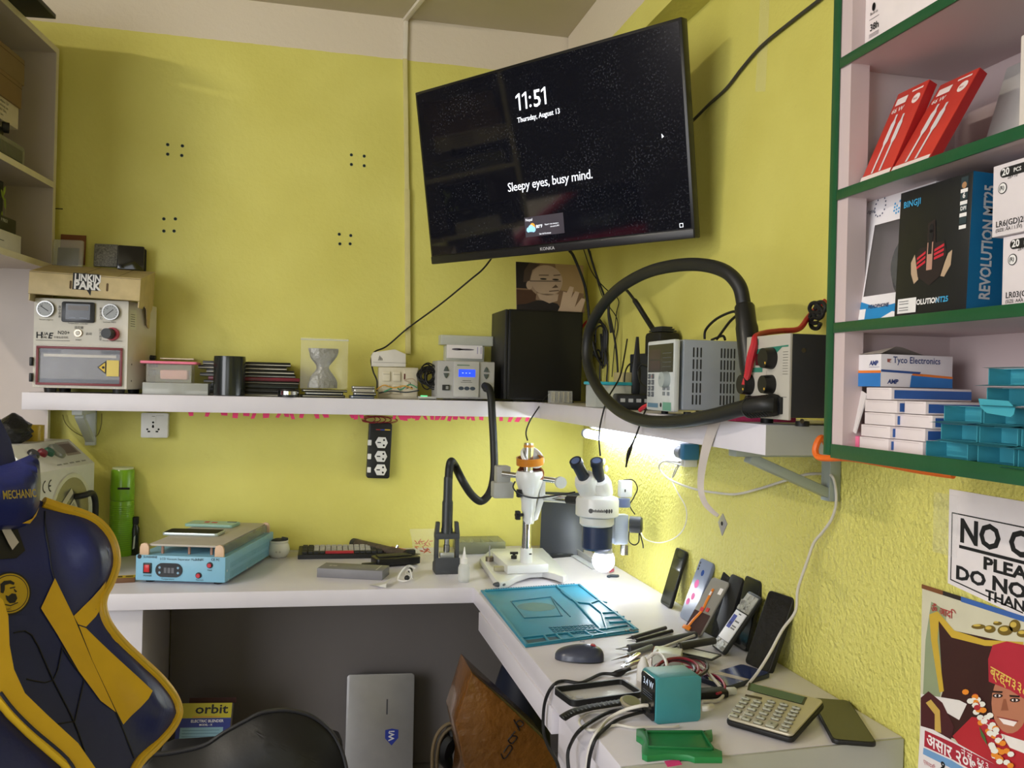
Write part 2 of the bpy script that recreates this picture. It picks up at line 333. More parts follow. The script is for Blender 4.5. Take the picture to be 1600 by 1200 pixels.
a = PP(822, 371, TVM); c2 = PP(880, 332, TVM)
m = MB(mat('weather_card', '4a4650', .3, emit=.12)); m.rect(a.x, a.y, c2.x, c2.y, .001); cw, chh = c2.x-a.x, c2.y-a.y
m.use(mat('sun_icon', 'f0a63a', .5, emit=.6)); m.disc(a.x+cw*.2, a.y+chh*.52, .009, .0013)
m.use(mat('cloud_icon', '9fd4ee', .5, emit=.6))
for dx, dy, r in ((.09, .36, .007), (.16, .42, .010), (.22, .36, .008)): m.disc(a.x+cw*dx, a.y+chh*dy, r, .0015)
m.rect(a.x+cw*.06, a.y+chh*.27, a.x+cw*.26, a.y+chh*.37, .0015)
m.use(EMW); m.text('80°F', .0125, a.x+cw*.29, a.y+chh*.4, .0014, bold=.01); m.text('Nepal', .0105, a.x+cw*.03, a.y+chh*.8, .0014)
m.text('Expect rain showers', .0058, a.x+cw*.52, a.y+chh*.5, .0014); m.text('around 2 PM', .0058, a.x+cw*.66, a.y+chh*.37, .0014); m.text('See full forecast', .0065, a.x+cw*.36, a.y+chh*.06, .0014)
m.build('weather_card', tv)
m = MB(EMW); a = PP(1065, 352, TVM)
for x0, y0, x1, y1 in ((-.005, -.005, .005, -.0038), (-.005, .0038, .005, .005), (-.005, -.005, -.0038, .005), (.0038, -.005, .005, .005)): m.rect(a.x+x0, a.y+y0, a.x+x1, a.y+y1, .0012)
m.build('network_icon', tv)
m = MB(EMW); a = PP(1036, 213, TVM); m.plate([(a.x-.003, a.y+.007), (a.x+.003, a.y-.001), (a.x-.003, a.y-.004)], .0012); m.build('pointer', tv)
m = MB(BLK); m.box((0, -.04, -.042), (.52, .3, .028), .01); m.build('rear_housing', tv)
m = MB(BLK); m.box((0, 0, -.062), (.2, .2, .012), .002); m.cyl((0, 0, -.06), (0, .02, -.17), .018); m.box((0, .02, -.18), (.1, .22, .02), .002); m.build('wall_arm', tv)

# ---------------------------------------------------------------- things fixed to the back wall
YW = YB-.001; FZ2 = frame((0, 0, 0), (1, 0, 0), (0, 0, 1))
ct = thing('cable_trunking', 'pale painted cable trunking running from the ceiling down the yellow back wall', 'trunking', PY(637, 553, YW))
o = ct.location.copy(); zt = PY(634, 33, YW).z-o.z; zm = PY(636, 297, YW).z-o.z; xt = PY(634, 33, YW).x-o.x
TRK = mat('trunking_yellow', 'd2c98a', .5, var=.06); TRW = mat('trunking_white', 'dcd4c2', .5, var=.05)
m = MB(TRK); m.prism([(-.009, 0), (.009, 0), (.009+xt*.5, zm), (-.009+xt*.5, zm)], 0, .017, .001, frame((0, 0, 0), (1, 0, 0), (0, 0, 1))); m.build('lower_run', ct)
zb = 2.452-o.z; m = MB(TRK); F_ = frame((0, 0, 0), (1, 0, 0), (0, 0, 1))
m.prism([(-.0075+xt*.5, zm), (.0075+xt*.5, zm), (.0075+xt, zb), (-.0075+xt, zb)], 0, .013, .001, F_); m.use(TRW); m.prism([(-.0075+xt, zb), (.0075+xt, zb), (.0075+xt, zt), (-.0075+xt, zt)], 0, .013, .001, F_); m.build('upper_run', ct)
a, b_ = PZ(634, 25, ZC-.001)-o, PZ(662, -8, ZC-.001)-o; a.y = -.001; a.z = b_.z = ZC-.001-o.z
m = MB(TRW); d = (b_-a); m.box((d.length/2, 0, -.006), (d.length, .016, .012), .001, Matrix.Translation(a) @ Matrix.Rotation(math.atan2(d.y, d.x), 4, 'Z')); m.build('ceiling_run', ct)
PLUGC = C('2f4a46', .5); HOLE = C('101312', .8)
for g, cl in (('upper left', ((262, 226), (285, 228), (262, 241), (284, 243))), ('upper right', ((549, 242), (569, 244), (549, 257), (569, 259))), ('lower left', ((256, 342), (274, 342), (256, 361), (272, 361))), ('lower right', ((530, 366), (548, 368), (531, 381), (547, 381)))):
    for (u, v), q in zip(cl, ('top left', 'top right', 'bottom left', 'bottom right')):
        p = PY(u, v, YB); m = MB(PLUGC); F_ = frame((0, 0, 0), (1, 0, 0), (0, 0, 1)); m.cyl((0, 0, -.004), (0, 0, .0018), .006, .0052, 12, F_); m.use(HOLE); m.disc(0, 0, .0036, .0020, 12, M=F_)
        solo(m, 'wall_plug', '%s plug of the %s group of four screw holes on the yellow wall' % (q, g), 'wall plug', p, 'screw plugs left in the yellow wall')
cable('nail', 'black nail sticking out of the wall beside the left shelving', 'nail', [PY(80, 326, 3.09), PY(89, 326, 3.085), PY(98, 326.5, 3.08)], .0016, BLK)
a = PY(221, 645, 3.07); b_ = PY(262, 684, 3.07); sx_, sz_ = b_.x-a.x, a.z-b_.z
t = thing('wall_socket', 'white universal wall socket on yellow wall just under the shelf', 'socket', (a.x, 3.07, b_.z))
F_ = frame((0, 0, 0), (1, 0, 0), (0, 0, 1)); m = MB(C('d9d8d6', .4)); m.box((sx_/2, .0195, sz_/2), (sx_*.97, .039, sz_*.97), .003); m.build('back_box', t)
m = MB(C('dddcda', .35)); m.rbox((sx_/2, sz_/2, 0), (sx_, sz_, .008), .004, .001, M=F_); m.use(HOLE)
for x, y, r in ((.45, .62, .028), (.45, .44, .03), (.24, .34, .026), (.66, .34, .026)): m.disc(x*sx_, y*sz_, r*sx_*1.5, .0043, 16, M=F_)
for x in (.30, .60): m.rect(x*sx_-.004, .22*sz_, x*sx_+.004, .28*sz_, .0043, F_)
m.rect(.42*sx_, .44*sz_, .48*sx_, .52*sz_, .0043, F_); m.rect(.4*sx_, .86*sz_, .52*sx_, .875*sz_, .0043, F_)
m.use(C('b9b8b6', .5)); m.rect(.55*sx_, .62*sz_, .56*sx_, .9*sz_, .0043, F_); m.rect(.55*sx_, .885*sz_, .85*sx_, .9*sz_, .0043, F_); m.build('face_plate', t)
# power strip
a, b_ = PY(572.5, 747, 3.07), PY(575, 660, 3.07); c_ = PY(608.5, 748, 3.07); PSM = frame(a, c_-a, b_-a); W_, H_ = (c_-a).length, (b_-a).length
t = thing('power_strip', 'black power strip with three white sockets hanging on the wall', 'power strip', PSM)
m = MB(BLK); m.rbox((W_/2, H_/2, -.017), (W_, H_, .034), .008, .003); m.use(C('b03030', .4)); m.rect(.3*W_, .87*H_, .5*W_, .885*H_, .0006); m.use(C('3a55c0', .4)); m.rect(.5*W_, .87*H_, .68*W_, .885*H_, .0006); m.use(C('d8b23a', .4)); m.rect(.68*W_, .87*H_, .92*W_, .89*H_, .0006); m.build('body', t)
for (u, v), (us, vs_) in zip(((596, 691.5), (595, 713), (594.5, 734)), ((577, 691.5), (576.5, 713), (576, 734))):
    p = PP(u, v, PSM); hw, hh = .0215, .0185
    m = MB(WHT); m.prism([(p.x-hw, p.y), (p.x-hw*.55, p.y+hh), (p.x+hw*.6, p.y+hh), (p.x+hw, p.y), (p.x+hw*.6, p.y-hh), (p.x-hw*.55, p.y-hh)], 0, .004, .001)
    m.use(HOLE); m.rect(p.x-.014, p.y-.002, p.x-.002, p.y+.002, .0044); m.disc(p.x+.008, p.y+.009, .0035, .0044, 12); m.disc(p.x+.008, p.y-.009, .0035, .0044, 12); m.build('socket_outlet', t)
    p = PP(us, vs_, PSM); m = MB(WHT); m.box((p.x+.001, p.y, .003), (.013, .019, .006), .002); m.build('switch', t)
REDW = C('8c2430', .45)
for k in range(5):
    r_ = random.Random(k); pts = []
    for i in range(15):
        q = i/14*2*pi*2; pts.append(PY(576+5*k+(15+2*k)*math.cos(q)*(.7+.1*k), 655+5*math.sin(q)+r_.uniform(-1, 1)+.4*k, 3.055+.006*k+.0015*i))
    cable('red_wire_loop', 'thin dark red wire coiled above the black power strip', 'wire', pts, .0011, REDW, 6, 5, 'red wire loops above the power strip')
PINK = C('e23a72', .6)
xs = [298, 325, 350, 368, 385, 398, 416, 437, 447, 455, 472, 494, 508, 549, 556, 564, 617, 624, 631, 640, 648, 655, 663, 675, 685, 694, 704, 712, 721, 733, 738, 752, 783, 799, 812, 825]
for k, u in enumerate(xs):
    r_ = random.Random(k+50); p = PY(u, 648, 2.9); wd = r_.uniform(.011, .021); ln = r_.uniform(.010, .019)
    m = MB(PINK); sh = r_.uniform(-.5, .5)*ln; m.prism([(-wd/2, 0), (wd/2, 0), (wd/2*r_.uniform(.6, 1)+sh, -ln), (-wd/2*r_.uniform(.6, 1)+sh, -ln*r_.uniform(.75, 1.1))], 0, .0005, 0, frame((0, 0, 0), (1, 0, 0), (0, r_.uniform(-.2, .2), 1)))
    solo(m, 'pink_paper_scrap', 'small torn scrap of pink paper stuck under the shelf edge', 'paper scrap', (p.x, 2.9, ZSB-.0004), 'pink scraps hanging under the wall shelf')
# thin cable from the television down to the switch panel, and the aerial lead
cable('twisted_signal_cable', 'thin dark cable sloping from television down to the switch panel', 'cable', [PY(772, 398, 2.72), PY(755, 420, 2.78), PY(735, 437, 2.83), PY(690, 474, 2.95), PY(645, 507, 3.06), PY(632, 517, 3.085), PY(604, 541, 3.09), PY(585, 550, 3.07), PY(580, 562, 3.02), PY(583, 580, 2.995), PY(589, 595, 2.99), PY(589, 611, 2.99)], .0028, C('1d1c1a', .6))
cable('aerial_lead', 'dark grey cable rising from television along the right yellow wall', 'cable', [PX(1068, 200, .93), PX(1083, 188, .985), PX(1108, 163, .997), PX(1135, 138, .997), PX(1160, 106, .997), PX(1190, 72, .997), PX(1235, 35, .997), PX(1280, 0, .997), PX(1300, -18, .997)], .004, C('3c3a35', .5))
m = MB(FILM); a = PX(1188, 60, XR-.0012); m.raw([PX(1188, -10, XR-.001)-a, PX(1203, -10, XR-.001)-a, PX(1200, 60, XR-.0012)-a, PX(1196, 143, XR-.0012)-a, PX(1180, 143, XR-.0012)-a, PX(1185, 60, XR-.0012)-a], [[0, 1, 2, 5], [5, 2, 3, 4]])
solo(m, 'clear_tape', 'strip of clear adhesive tape stuck on the right yellow wall', 'tape', a)

# ================================================================ shelf along the back wall, from the left
WOOD = mat('laser_cut_plywood', 'c6b386', .55, var=.1, vs=25); WOODE = C('5b4628', .7); CREAM = C('d6d1c6', .45)
# --- laminating machine
a = PY(50.5, 603, 2.89); b_ = PY(197.6, 608, 2.87); zt_ = PY(197.6, 470, 2.87).z-ZS; LM = TR(b_.x, b_.y, ZS, rz=math.atan2(b_.y-a.y, b_.x-a.x)); LW = (V((b_.x, b_.y))-V((a.x, a.y))).length
lm_ = thing('laminating_machine', 'cream vacuum laminating machine with two gauges at left end of shelf', 'machine', LM)
zt_ = zt_; FZ = .014; m = MB(CREAM); m.prism([(-LW, 0), (0, 0), (.035, .2), (-LW, .2)], FZ, zt_, .003); m.build('body', lm_)
FM = frame((-LW, -.0005, 0), (1, 0, 0), (0, 0, 1)); FW = LM @ FM
def lp(u, v): return PP(u, v, FW)
for x, y in ((-LW+.04, .03), (-.03, .03), (-LW+.04, .16), (-.02, .16)): MB(BLK).cyl((x, y, 0), (x, y, FZ+.001), .016, .018, 16).build('foot', lm_)
for u, v in ((72.5, 483), (174, 488)):
    p = lp(u, v); m = MB(C('8a8a88', .3, metal=1)); m.cyl((p.x, p.y, 0), (p.x, p.y, .012), .025, .024, 28, FM); m.use(C('9fa2a4', .4)); m.disc(p.x, p.y, .021, .0125, 28, M=FM); m.use(INK); m.text('10', .006, p.x-.012, p.y+.008, .0128, FM)
    q = FM @ Matrix.Translation((p.x, p.y, .013)) @ Matrix.Rotation(-.6 if u < 100 else .7, 4, 'Z'); m.rect(-.015, -.001, .012, .001, 0, q)
    for i in range(13): an = -.8+i*(pi+1.6)/12; m.rect(.016, -.0005, .02, .0005, .0127, FM @ Matrix.Translation((p.x, p.y, 0)) @ Matrix.Rotation(an, 4, 'Z'))
    m.build('pressure_gauge', lm_)
p0, p1 = lp(97, 503), lp(149, 473); m = MB(C('1a1b20', .35)); m.rbox(((p0.x+p1.x)/2, (p0.y+p1.y)/2, .004), (p1.x-p0.x, p1.y-p0.y, .008), .006, .001, M=FM)
m.use(C('2c3038', .2)); m.rect(p0.x+.012, p0.y+.008, p1.x-.012, p1.y-.006, .0083, FM); m.use(C('5a5048', .3)); m.rect(p0.x+.018, p1.y-.025, p1.x-.016, p1.y-.011, .0086, FM); m.use(C('8e96a8', .5)); m.rect(p0.x+.02, p0.y+.012, p0.x+.04, p0.y+.014, .0086, FM); m.rect(p0.x+.05, p0.y+.012, p1.x-.02, p0.y+.014, .0086, FM); m.build('controller', lm_)
p = lp(122.5, 520.5); m = MB(C('a89a86', .3, metal=1)); m.cyl((p.x, p.y, 0), (p.x, p.y, .006), .0125, .011, 24, FM); m.use(C('d8d2c8', .4)); m.cyl((p.x, p.y, .006), (p.x, p.y, .008), .007, .006, 20, FM); m.build('start_button', lm_)
p = lp(176, 522); m = MB(C('b3263a', .4)); m.cyl((p.x, p.y, 0), (p.x, p.y, .012), .02, .019, 24, FM); m.use(BLK); m.cyl((p.x-.004, p.y, .012), (p.x-.008, p.y, .04), .0165, .015, 24, FM); m.build('vacuum_knob', lm_)
m = MB(INK); p = lp(56, 528); m.text('H', .026, p.x, p.y, .0006, FM, bold=.02); m.text('UA', .013, p.x+.0165, p.y+.009, .0006, FM, bold=.01); m.text('TAL', .009, p.x+.017, p.y, .0006, FM, bold=.02, sx=.9); m.text('E', .024, p.x+.033, p.y, .0006, FM, bold=.03, shear=.25)
p = lp(90, 522); m.text('N20+', .0145, p.x, p.y, .0006, FM, bold=.01)
p = lp(84, 527.5); m.text('华泰弘自动机', .0068, p.x, p.y-.001, .0006, FM); p = lp(56, 531.5); m.rect(p.x, p.y, p.x+.095, p.y+.0012, .0006, FM)
for u, v, s_ in ((61, 500, 'Vacuum negative'), (106, 506, 'Temperature controller'), (161, 504, 'Laminate PRESS'), (118, 532, 'START'), (160, 533, 'Vacuum negative button')): p = lp(u, v); m.text(s_, .0058, p.x, p.y, .0006, FM)
for u, v, s_ in ((116, 511.5, '温控器'), (134, 521.5, '启动')): p = lp(u, v); m.text(s_, .0088, p.x, p.y-.003, .0006, FM)
for u, v, s_ in ((91, 479, '真空度表'), (155.5, 482, '贴合压力'), (154.5, 515, '压力调节')):
    for i, ch in enumerate(s_): p = lp(u, v+i*5); m.text(ch, .0085, p.x, p.y-.004, .0006, FM)
m.build('front_print', lm_)
# door with window
p0, p1 = lp(53, 604), lp(196, 541); dw, dh = p1.x-p0.x, p1.y-p0.y; DM = FM @ Matrix.Translation((p0.x, p0.y, .001))
dr = MB(mat('door_pane', 'f0f2f2', .06, alpha=.08, var=.01)); dr.box((dw/2, dh/2, .002), (dw, dh, .004), .001, DM); dr = dr.build('door', lm_)
m = MB(C('7a2f38', .45)); g0, g1 = .006, .013
for x0, y0, x1, y1 in ((g0, g0, dw-g0, g1), (g0, dh-g1, dw-g0, dh-g0), (g0, g1, g1, dh-g1), (dw-g1, g1, dw-g0, dh-g1)): m.box(((x0+x1)/2, (y0+y1)/2, .0055), (x1-x0, y1-y0, .003), .001, DM)
m.build('gasket', dr)
m = MB(mat('brushed_chamber', '57565a', .35, metal=.5, var=.2, vs=9)); m.rect(g1, g1, dw-g1, dh-g1, .0003, DM @ Matrix.Translation((0, 0, -.001))); m.use(C('3b3c42', .3, metal=.5)); m.rect(g1+.003, g1, dw-g1, g1+.012, .0006, DM); m.rect(g1+.002, dh-g1-.012, g1+.06, dh-g1-.003, .0006, DM); m.rect(dw-g1-.055, dh-g1-.012, dw-g1-.003, dh-g1-.003, .0006, DM)
m.use(C('c9c4be', .4)); m.rect(g1+.012, dh-g1-.024, dw-g1-.012, dh-g1-.016, .0008, DM); m.build('chamber', lm_)
m = MB(C('d9c46a', .6)); q0 = V((dw*.80, dh*.28)); m.rect(q0.x, q0.y, q0.x+.035, q0.y+.048, .0044, DM); m.use(INK); m.plate([(q0.x-.026, q0.y+.026), (q0.x-.002, q0.y+.046), (q0.x-.002, q0.y+.006)], .0046, DM); m.use(C('d6b84a', .6)); m.plate([(q0.x-.022, q0.y+.026), (q0.x-.004, q0.y+.041), (q0.x-.004, q0.y+.011)], .0048, DM); m.use(INK); m.disc(q0.x-.009, q0.y+.026, .004, .005, 12, M=DM); m.build('warning_sticker', dr)
for y in (.25, .62): MB(BLK).box((-LW-.002, -.006, y*dh+.012), (.008, .014, .026), .002).build('hinge', lm_)
SM_ = frame((0, 0, 0), (.035, .2, 0), (0, 0, 1)); m = MB(C('dcdccc', .6)); m.rect(.01, zt_-.085, .055, zt_-.025, .0006, SM_); m.use(INK)
for i in range(6): m.rect(.015, zt_-.04-i*.007, .045, zt_-.0385-i*.007, .0009, SM_)
m.build('side_label', lm_)
for y, z in ((.03, .09), (.12, .09), (.03, .04), (.12, .04)): m = MB(INK); m.disc(y, z, .003, .0007, 10, M=SM_); m.build('screw', lm_)
for z, r, l in ((.115, .008, .016), (.093, .010, .022)): MB(DGRY).cyl((.165, z, 0), (.165, z, l), r, r*.85, 16, SM_).build('port', lm_)
m = MB(BLK); m.box((.165, .068, .008), (.025, .018, .016), .002, SM_); m.build('power_inlet', lm_)
# --- plywood tray on top, tilted forward
TL, TRt, bk = PY(45, 424, 2.845), PY(219, 437, 2.835), .21
TM_ = frame(V((TL.x, TL.y, TL.z-.066)), TRt-TL, (0, 0, 1)); tw = (TRt-TL).length; TW_ = TM_
tr = thing('plywood_stand', 'pale plywood tray with band logo sitting on the laminating machine', 'stand', TM_)
m = MB(WOOD); m.box((tw/2, .034, 0), (tw, .066, .003), .0006); m.use(WOODE)
m.rect(0, .0015, tw, .0025, .0018); m.rect(0, .0655, tw, .0668, .0018)
for x in (.56, 1.18): m.rbox((tw/1.74*x/1.0*.9 if 0 else tw*(.37 if x < 1 else .70), .036, .0018), (.006, .024, .001), .0028)
m.build('front_panel', tr)
dz = .045; m = MB(WOOD); m.raw([(0, .066, 0), (tw, .066, 0), (tw, .066+dz, -bk), (0, .066+dz, -bk), (0, .069, 0), (tw, .069, 0), (tw, .069+dz, -bk), (0, .069+dz, -bk)], [[0, 1, 2, 3], [4, 5, 6, 7], [0, 1, 5, 4], [1, 2, 6, 5], [2, 3, 7, 6], [3, 0, 4, 7]])
m.use(WOODE)
for f in (.46, .78): m.raw([(tw*f, .0694, 0), (tw*f+.002, .0694, 0), (tw*f+.002, .0694+dz, -bk), (tw*f, .0694+dz, -bk)], [[0, 1, 2, 3]])
m.build('tray_top', tr)
SP = [(0, -.018), (.055, -.018), (.075, -.005), (.115, -.012), (.14, -.062), (.17, -.07), (.175, -.02), (bk, 0), (bk, .066+dz), (0, .066)]
for x in (0, tw-.003):
    Q = TM_.inverted() @ TM_ @ frame((x if x else .003, 0, 0), (0, 0, -1), (0, 1, 0)); m = MB(WOOD); m.prism(SP, -.0015, .0015, 0, Q)
    if x:
        m.use(C('8d7c40', .7))
        for i in range(8): m.plate([(.028+i*.02, .048+i*.004), (.034+i*.02, .05+i*.004), (.034+i*.02, .078+i*.0042), (.028+i*.02, .076+i*.0042)], -.0018, Q)
        m.use(WOODE); m.disc(.05, .02, .012, -.0018, 16, .004, Q); m.disc(.13, .035, .012, -.0018, 16, .004, Q)
    m.build('side_panel', tr)
LGW = TM_
m = MB(INK); p0, p1 = PP(113, 452, LGW), PP(156, 429, LGW); lw, lh = p1.x-p0.x, p1.y-p0.y
m.plate([(p0.x, p0.y), (p0.x+lw*.55, p0.y), (p0.x+lw*.7, p0.y-lh*.32), (p0.x+lw*.72, p0.y), (p0.x+lw, p0.y), (p0.x+lw, p1.y), (p0.x, p1.y)], .002)
m.use(WHT); m.text('LINKIN', lh*.58, p0.x+lw*.06, p0.y+lh*.54, .0025, bold=.035, sx=.8); m.text('PARK', lh*.66, p0.x+lw*.05, p0.y+lh*.06, .0025, bold=.045, sx=.92); m.build('logo_badge', tr)
# --- small cases standing on the tray
def lean(p, w, h, t, tilt, rz=0): return TR(p[0], p[1], p[2], rz=rz) @ Matrix.Rotation(-tilt, 4, 'X')
def traytop(u, v): # point on the sloping tray top
    n = (TM_.to_3x3() @ V((0, bk, dz))).normalized(); o = TM_ @ V((0, .0692, 0)); d = _F + _R*((u-800)/FPX) - _U*((v-600)/FPX)
    return CAM + d*((o-CAM).dot(n)/d.dot(n))
p = traytop(104, 416); w_ = .088; h_ = .085
t = thing('clear_component_case', 'clear plastic case of dark parts leaning on brown card on the tray', 'case', lean(p, 0, 0, 0, .12, -.1))
m = MB(CLEAR); m.rbox((0, h_/2, -.007), (w_, h_, .014), .004, .001, M=frame((0, 0, 0), (1, 0, 0), (0, 0, 1))); m.build('shell', t)
m = MB(C('4a4946', .5, bump=.8, bs=90)); m.box((0, .007, .033), (w_*.7, .006, .055), .001); m.build('insert', t)
p2 = p+V((.012, .022, .0)); solo(MB(C('7a4a28', .7)).box((0, 0, .048), (.075, .003, .096), .0005), 'brown_card', 'brown card standing behind the clear case on the tray', 'card', lean(traytop(112, 413)+V((0, .008, .0005)), 0, 0, 0, .08))
p = traytop(165, 417); solo(MB(mat('speckled_grey', '7d7b74', .5, var=.5, vs=220, bump=.6, bs=160)).box((0, 0, .037), (.072, .012, .074), .003), 'speckled_grey_case', 'speckled grey case standing between clear case and black one', 'case', lean(p, 0, 0, 0, .1, -.05))
p = traytop(204, 422); t = thing('black_folded_phone_case', 'glossy black folded phone case standing at right end of tray', 'case', lean(p, 0, 0, 0, .06, .1))
m = MB(GLASSBLK); m.rbox((0, .039, 0), (.08, .078, .006), .006, .002, M=FZ2); m.build('front_cover', t); m = MB(RUB); m.rbox((.006, .037, -.018), (.078, .074, .006), .006, .002, M=FZ2); m.build('rear_cover', t)
# --- boxes beside the machine
def yfront(u, v, z): return PZ(u, v, z)
p = PY(222, 616, 2.9); q = PY(325, 617, 2.9); gw = q.x-p.x
t = thing('compartment_box', 'clear compartment box on the shelf below the pink-lidded tub', 'box', (p.x, 2.9, ZS))
m = MB(FROST); m.box((gw/2, .05, .0185), (gw, .1, .037), .002); m.build('shell', t); m = MB(C('b9bcc0', .4))
for f in (.4, .61): m.box((gw*f, .05, .0185), (.003, .098, .033), 0)
m.box((gw*.2, .05, .01), (gw*.36, .08, .016), .002); m.box((gw*.8, .05, .008), (gw*.36, .08, .012), .002); m.build('divider', t)
t = thing('pink_lidded_tub', 'clear food tub with pink lid stacked on the compartment box', 'tub', (p.x-.002, 2.895, ZS+.037)); pw = PY(308, 570, 2.9).x-PY(220, 570, 2.9).x
m = MB(CLEAR); m.prism([(.012, .006), (pw-.02, .006), (pw-.02, .09), (.012, .09)], 0, .058, .004); m.build('tub', t)
m = MB(C('ef7f9c', .4)); m.rbox((pw/2-.004, .048, .062), (pw+.004, .104, .008), .01, .002); m.build('lid', t)
m = MB(C('d9a69a', .6, bump=.5, bs=40)); m.box((pw*.55, .05, .025), (pw*.5, .06, .03), .006); m.build('contents', t)
# mug
p = PY(357, 618, 2.885); t = thing('black_mug', 'plain black cylindrical mug standing on the shelf before the screen stack', 'mug', (p.x, 2.905, ZS))
m = MB(mat('mug_glaze', '1c2222', .25, coat=.3)); m.lathe([(.043, 0), (.0475, .003), (.048, .02), (.048, .115), (.047, .1235), (.045, .1235), (.044, .118), (.043, .012), (.0001, .01)], n=40); m.build('body', t)
# stack of screens
p = PY(309, 617, 2.96).x
for k, (u0, u1, cl, edge, tk) in enumerate(((322, 452, '20211f', 'c9c4b0', .012), (316, 461, '16181a', '2c2c2c', .013), (330, 466, '1b1f1f', '26302c', .014), (318, 467, '181616', '8a857a', .009), (325, 468, '7a1f34', '5a1626', .011), (312, 461, '161718', '9c9c98', .011), (322, 459, '1a1c1c', 'd4d0c0', .012), (309, 447, '191919', 'cfc9bb', .012), (316, 453, '121314', 'b9b5aa', .013))):
    z = ZS+sum(x for x in (.012, .013, .014, .009, .011, .011, .012, .012, .013)[:k])+.0003*k; xa, xb = PY(u0, 600, 2.965).x, PY(u1, 600, 2.965).x
    nm = ('bottom', 'second', 'third', 'fourth', 'maroon fifth', 'sixth', 'seventh', 'eighth', 'top')[k]
    m = MB(C(cl, .35)); m.box(((xb-xa)/2, .065, tk/2), (xb-xa, .13, tk), .0015); m.use(C(edge, .35)); m.box(((xb-xa)/2, .0645, tk*.3), (xb-xa+.0012, .1305, tk*.22), 0)
    solo(m, 'laptop_screen_panel', '%s panel of the flat screen stack behind the black mug, counting upwards' % nm, 'screen panel', TR(xa, 2.965, z), 'stacked flat screens behind the mug')
m = MB(C('ddd6bd', .6)); m.box((.045, .06, .002), (.1, .12, .004)); solo(m, 'cream_tablet', 'thin cream tablet lying on top left of the screen stack', 'tablet', TR(PY(252, 565, 2.965).x, 2.975, ZS+.1105))
p = PZ(452, 619, ZS); t = thing('steel_rimmed_tin', 'small round black tin with bright steel rim at the shelf edge', 'tin', (p.x, 2.887, ZS)); m = MB(BLK); m.cyl((0, 0, 0), (0, 0, .008), .033, n=32); m.cyl((0, 0, .019), (0, 0, .025), .033, .031, 32); m.build('body', t); MB(CHROME).cyl((0, 0, .0075), (0, 0, .0195), .0325, n=32).build('rim', t)
# flat phones on the shelf
for k, (u0, u1, z, t_, cl, rz, lab) in enumerate(((470, 540, 0, .009, '202224', .05, 'black phone lying lowest under the zip bag'), (476, 536, .0095, .008, '34383a', -.06, 'dark grey phone lying second in the pile under the zip bag'), (472, 543, .018, .008, '17181a', .03, 'black phone lying on top of the pile under the zip bag'), (548, 586, 0, .009, '22406a', .04, 'blue-edged phone lowest in the short stack left of the switch panel'), (552, 588, .0095, .01, '2a2a2c', -.04, 'dark phone second in the short stack left of switch panel'), (552, 587, .02, .011, '9d988c', .03, 'silver-edged phone third in the short stack left of switch panel'), (549, 585, .0315, .008, '5c5850', -.08, 'brownish phone on top of the short stack left of switch panel'))):
    a, b_ = PY(u0, 610, 2.9), PY(u1, 610, 2.9); wd = b_.x-a.x
    m = MB(C(cl, .35)); m.rbox((wd/2, .04, t_/2), (wd, .075, t_), .009, .0015); m.use(C('b8b6ae', .3, metal=.7)); m.rbox((wd/2, .04, t_*.55), (wd+.0008, .0758, t_*.3), .009)
    solo(m, 'loose_phone', lab, 'phone', TR(a.x, 2.9, ZS+z, rz=rz), 'old phones lying on the wall shelf')
# zip bag
p = PY(506, 604, 2.93); zb_ = ZS+.0268
b0 = MB(mat('bubble_wrap_silver', '8c8b84', .28, bump=1, bs=90, metal=.25, bdist=.004)); P = []
for i in range(15):
    f = i/14; z = .004+f*.128; hw = (.040+.006*math.cos(f*2*pi))*(1-.45*math.exp(-((f-.52)/.16)**2)); P.append([V((hw*math.cos(q)*(1+.08*math.sin(7*q+9*f)), .018*math.sin(q)*(1-.4*math.exp(-((f-.52)/.2)**2)), z)) for q in [2*pi*j/24 for j in range(24)]])
b0.grid(P, closed=True); b0.raw(P[0], [list(range(24))]); b0.raw(P[-1], [list(range(24))])
solo(b0, 'wrapped_part_bundle', 'grey bubble-wrapped bundle tied in the middle inside the zip bag', 'bundle', TR(p.x-.004, 2.945, zb_))
bg_ = MB(FILM); R_ = random.Random(3)
for sgn in (-1, 1):
    P = []
    for i in range(13):
        f = i/12; row = []
        for j in range(11):
            g = j/10*2-1; bul = .021*(1-g*g)**.5*(1-f**6)*(.55+.45*math.sin(pi*min(1, f*1.1))); row.append(V((g*.075*(1 if f < .9 else 1), sgn*(bul+.0006)+.003*math.sin(5*f+3*g), .001+f*.165+R_.uniform(-.001, .001))))
        P.append(row)
    bg_.grid(P)
bg_.use(FROST); bg_.box((0, .0, .16), (.152, .003, .004)); solo(bg_, 'zip_bag', 'clear plastic zip bag standing open on the phones, holding a bundle', 'bag', TR(p.x, 2.945, zb_))
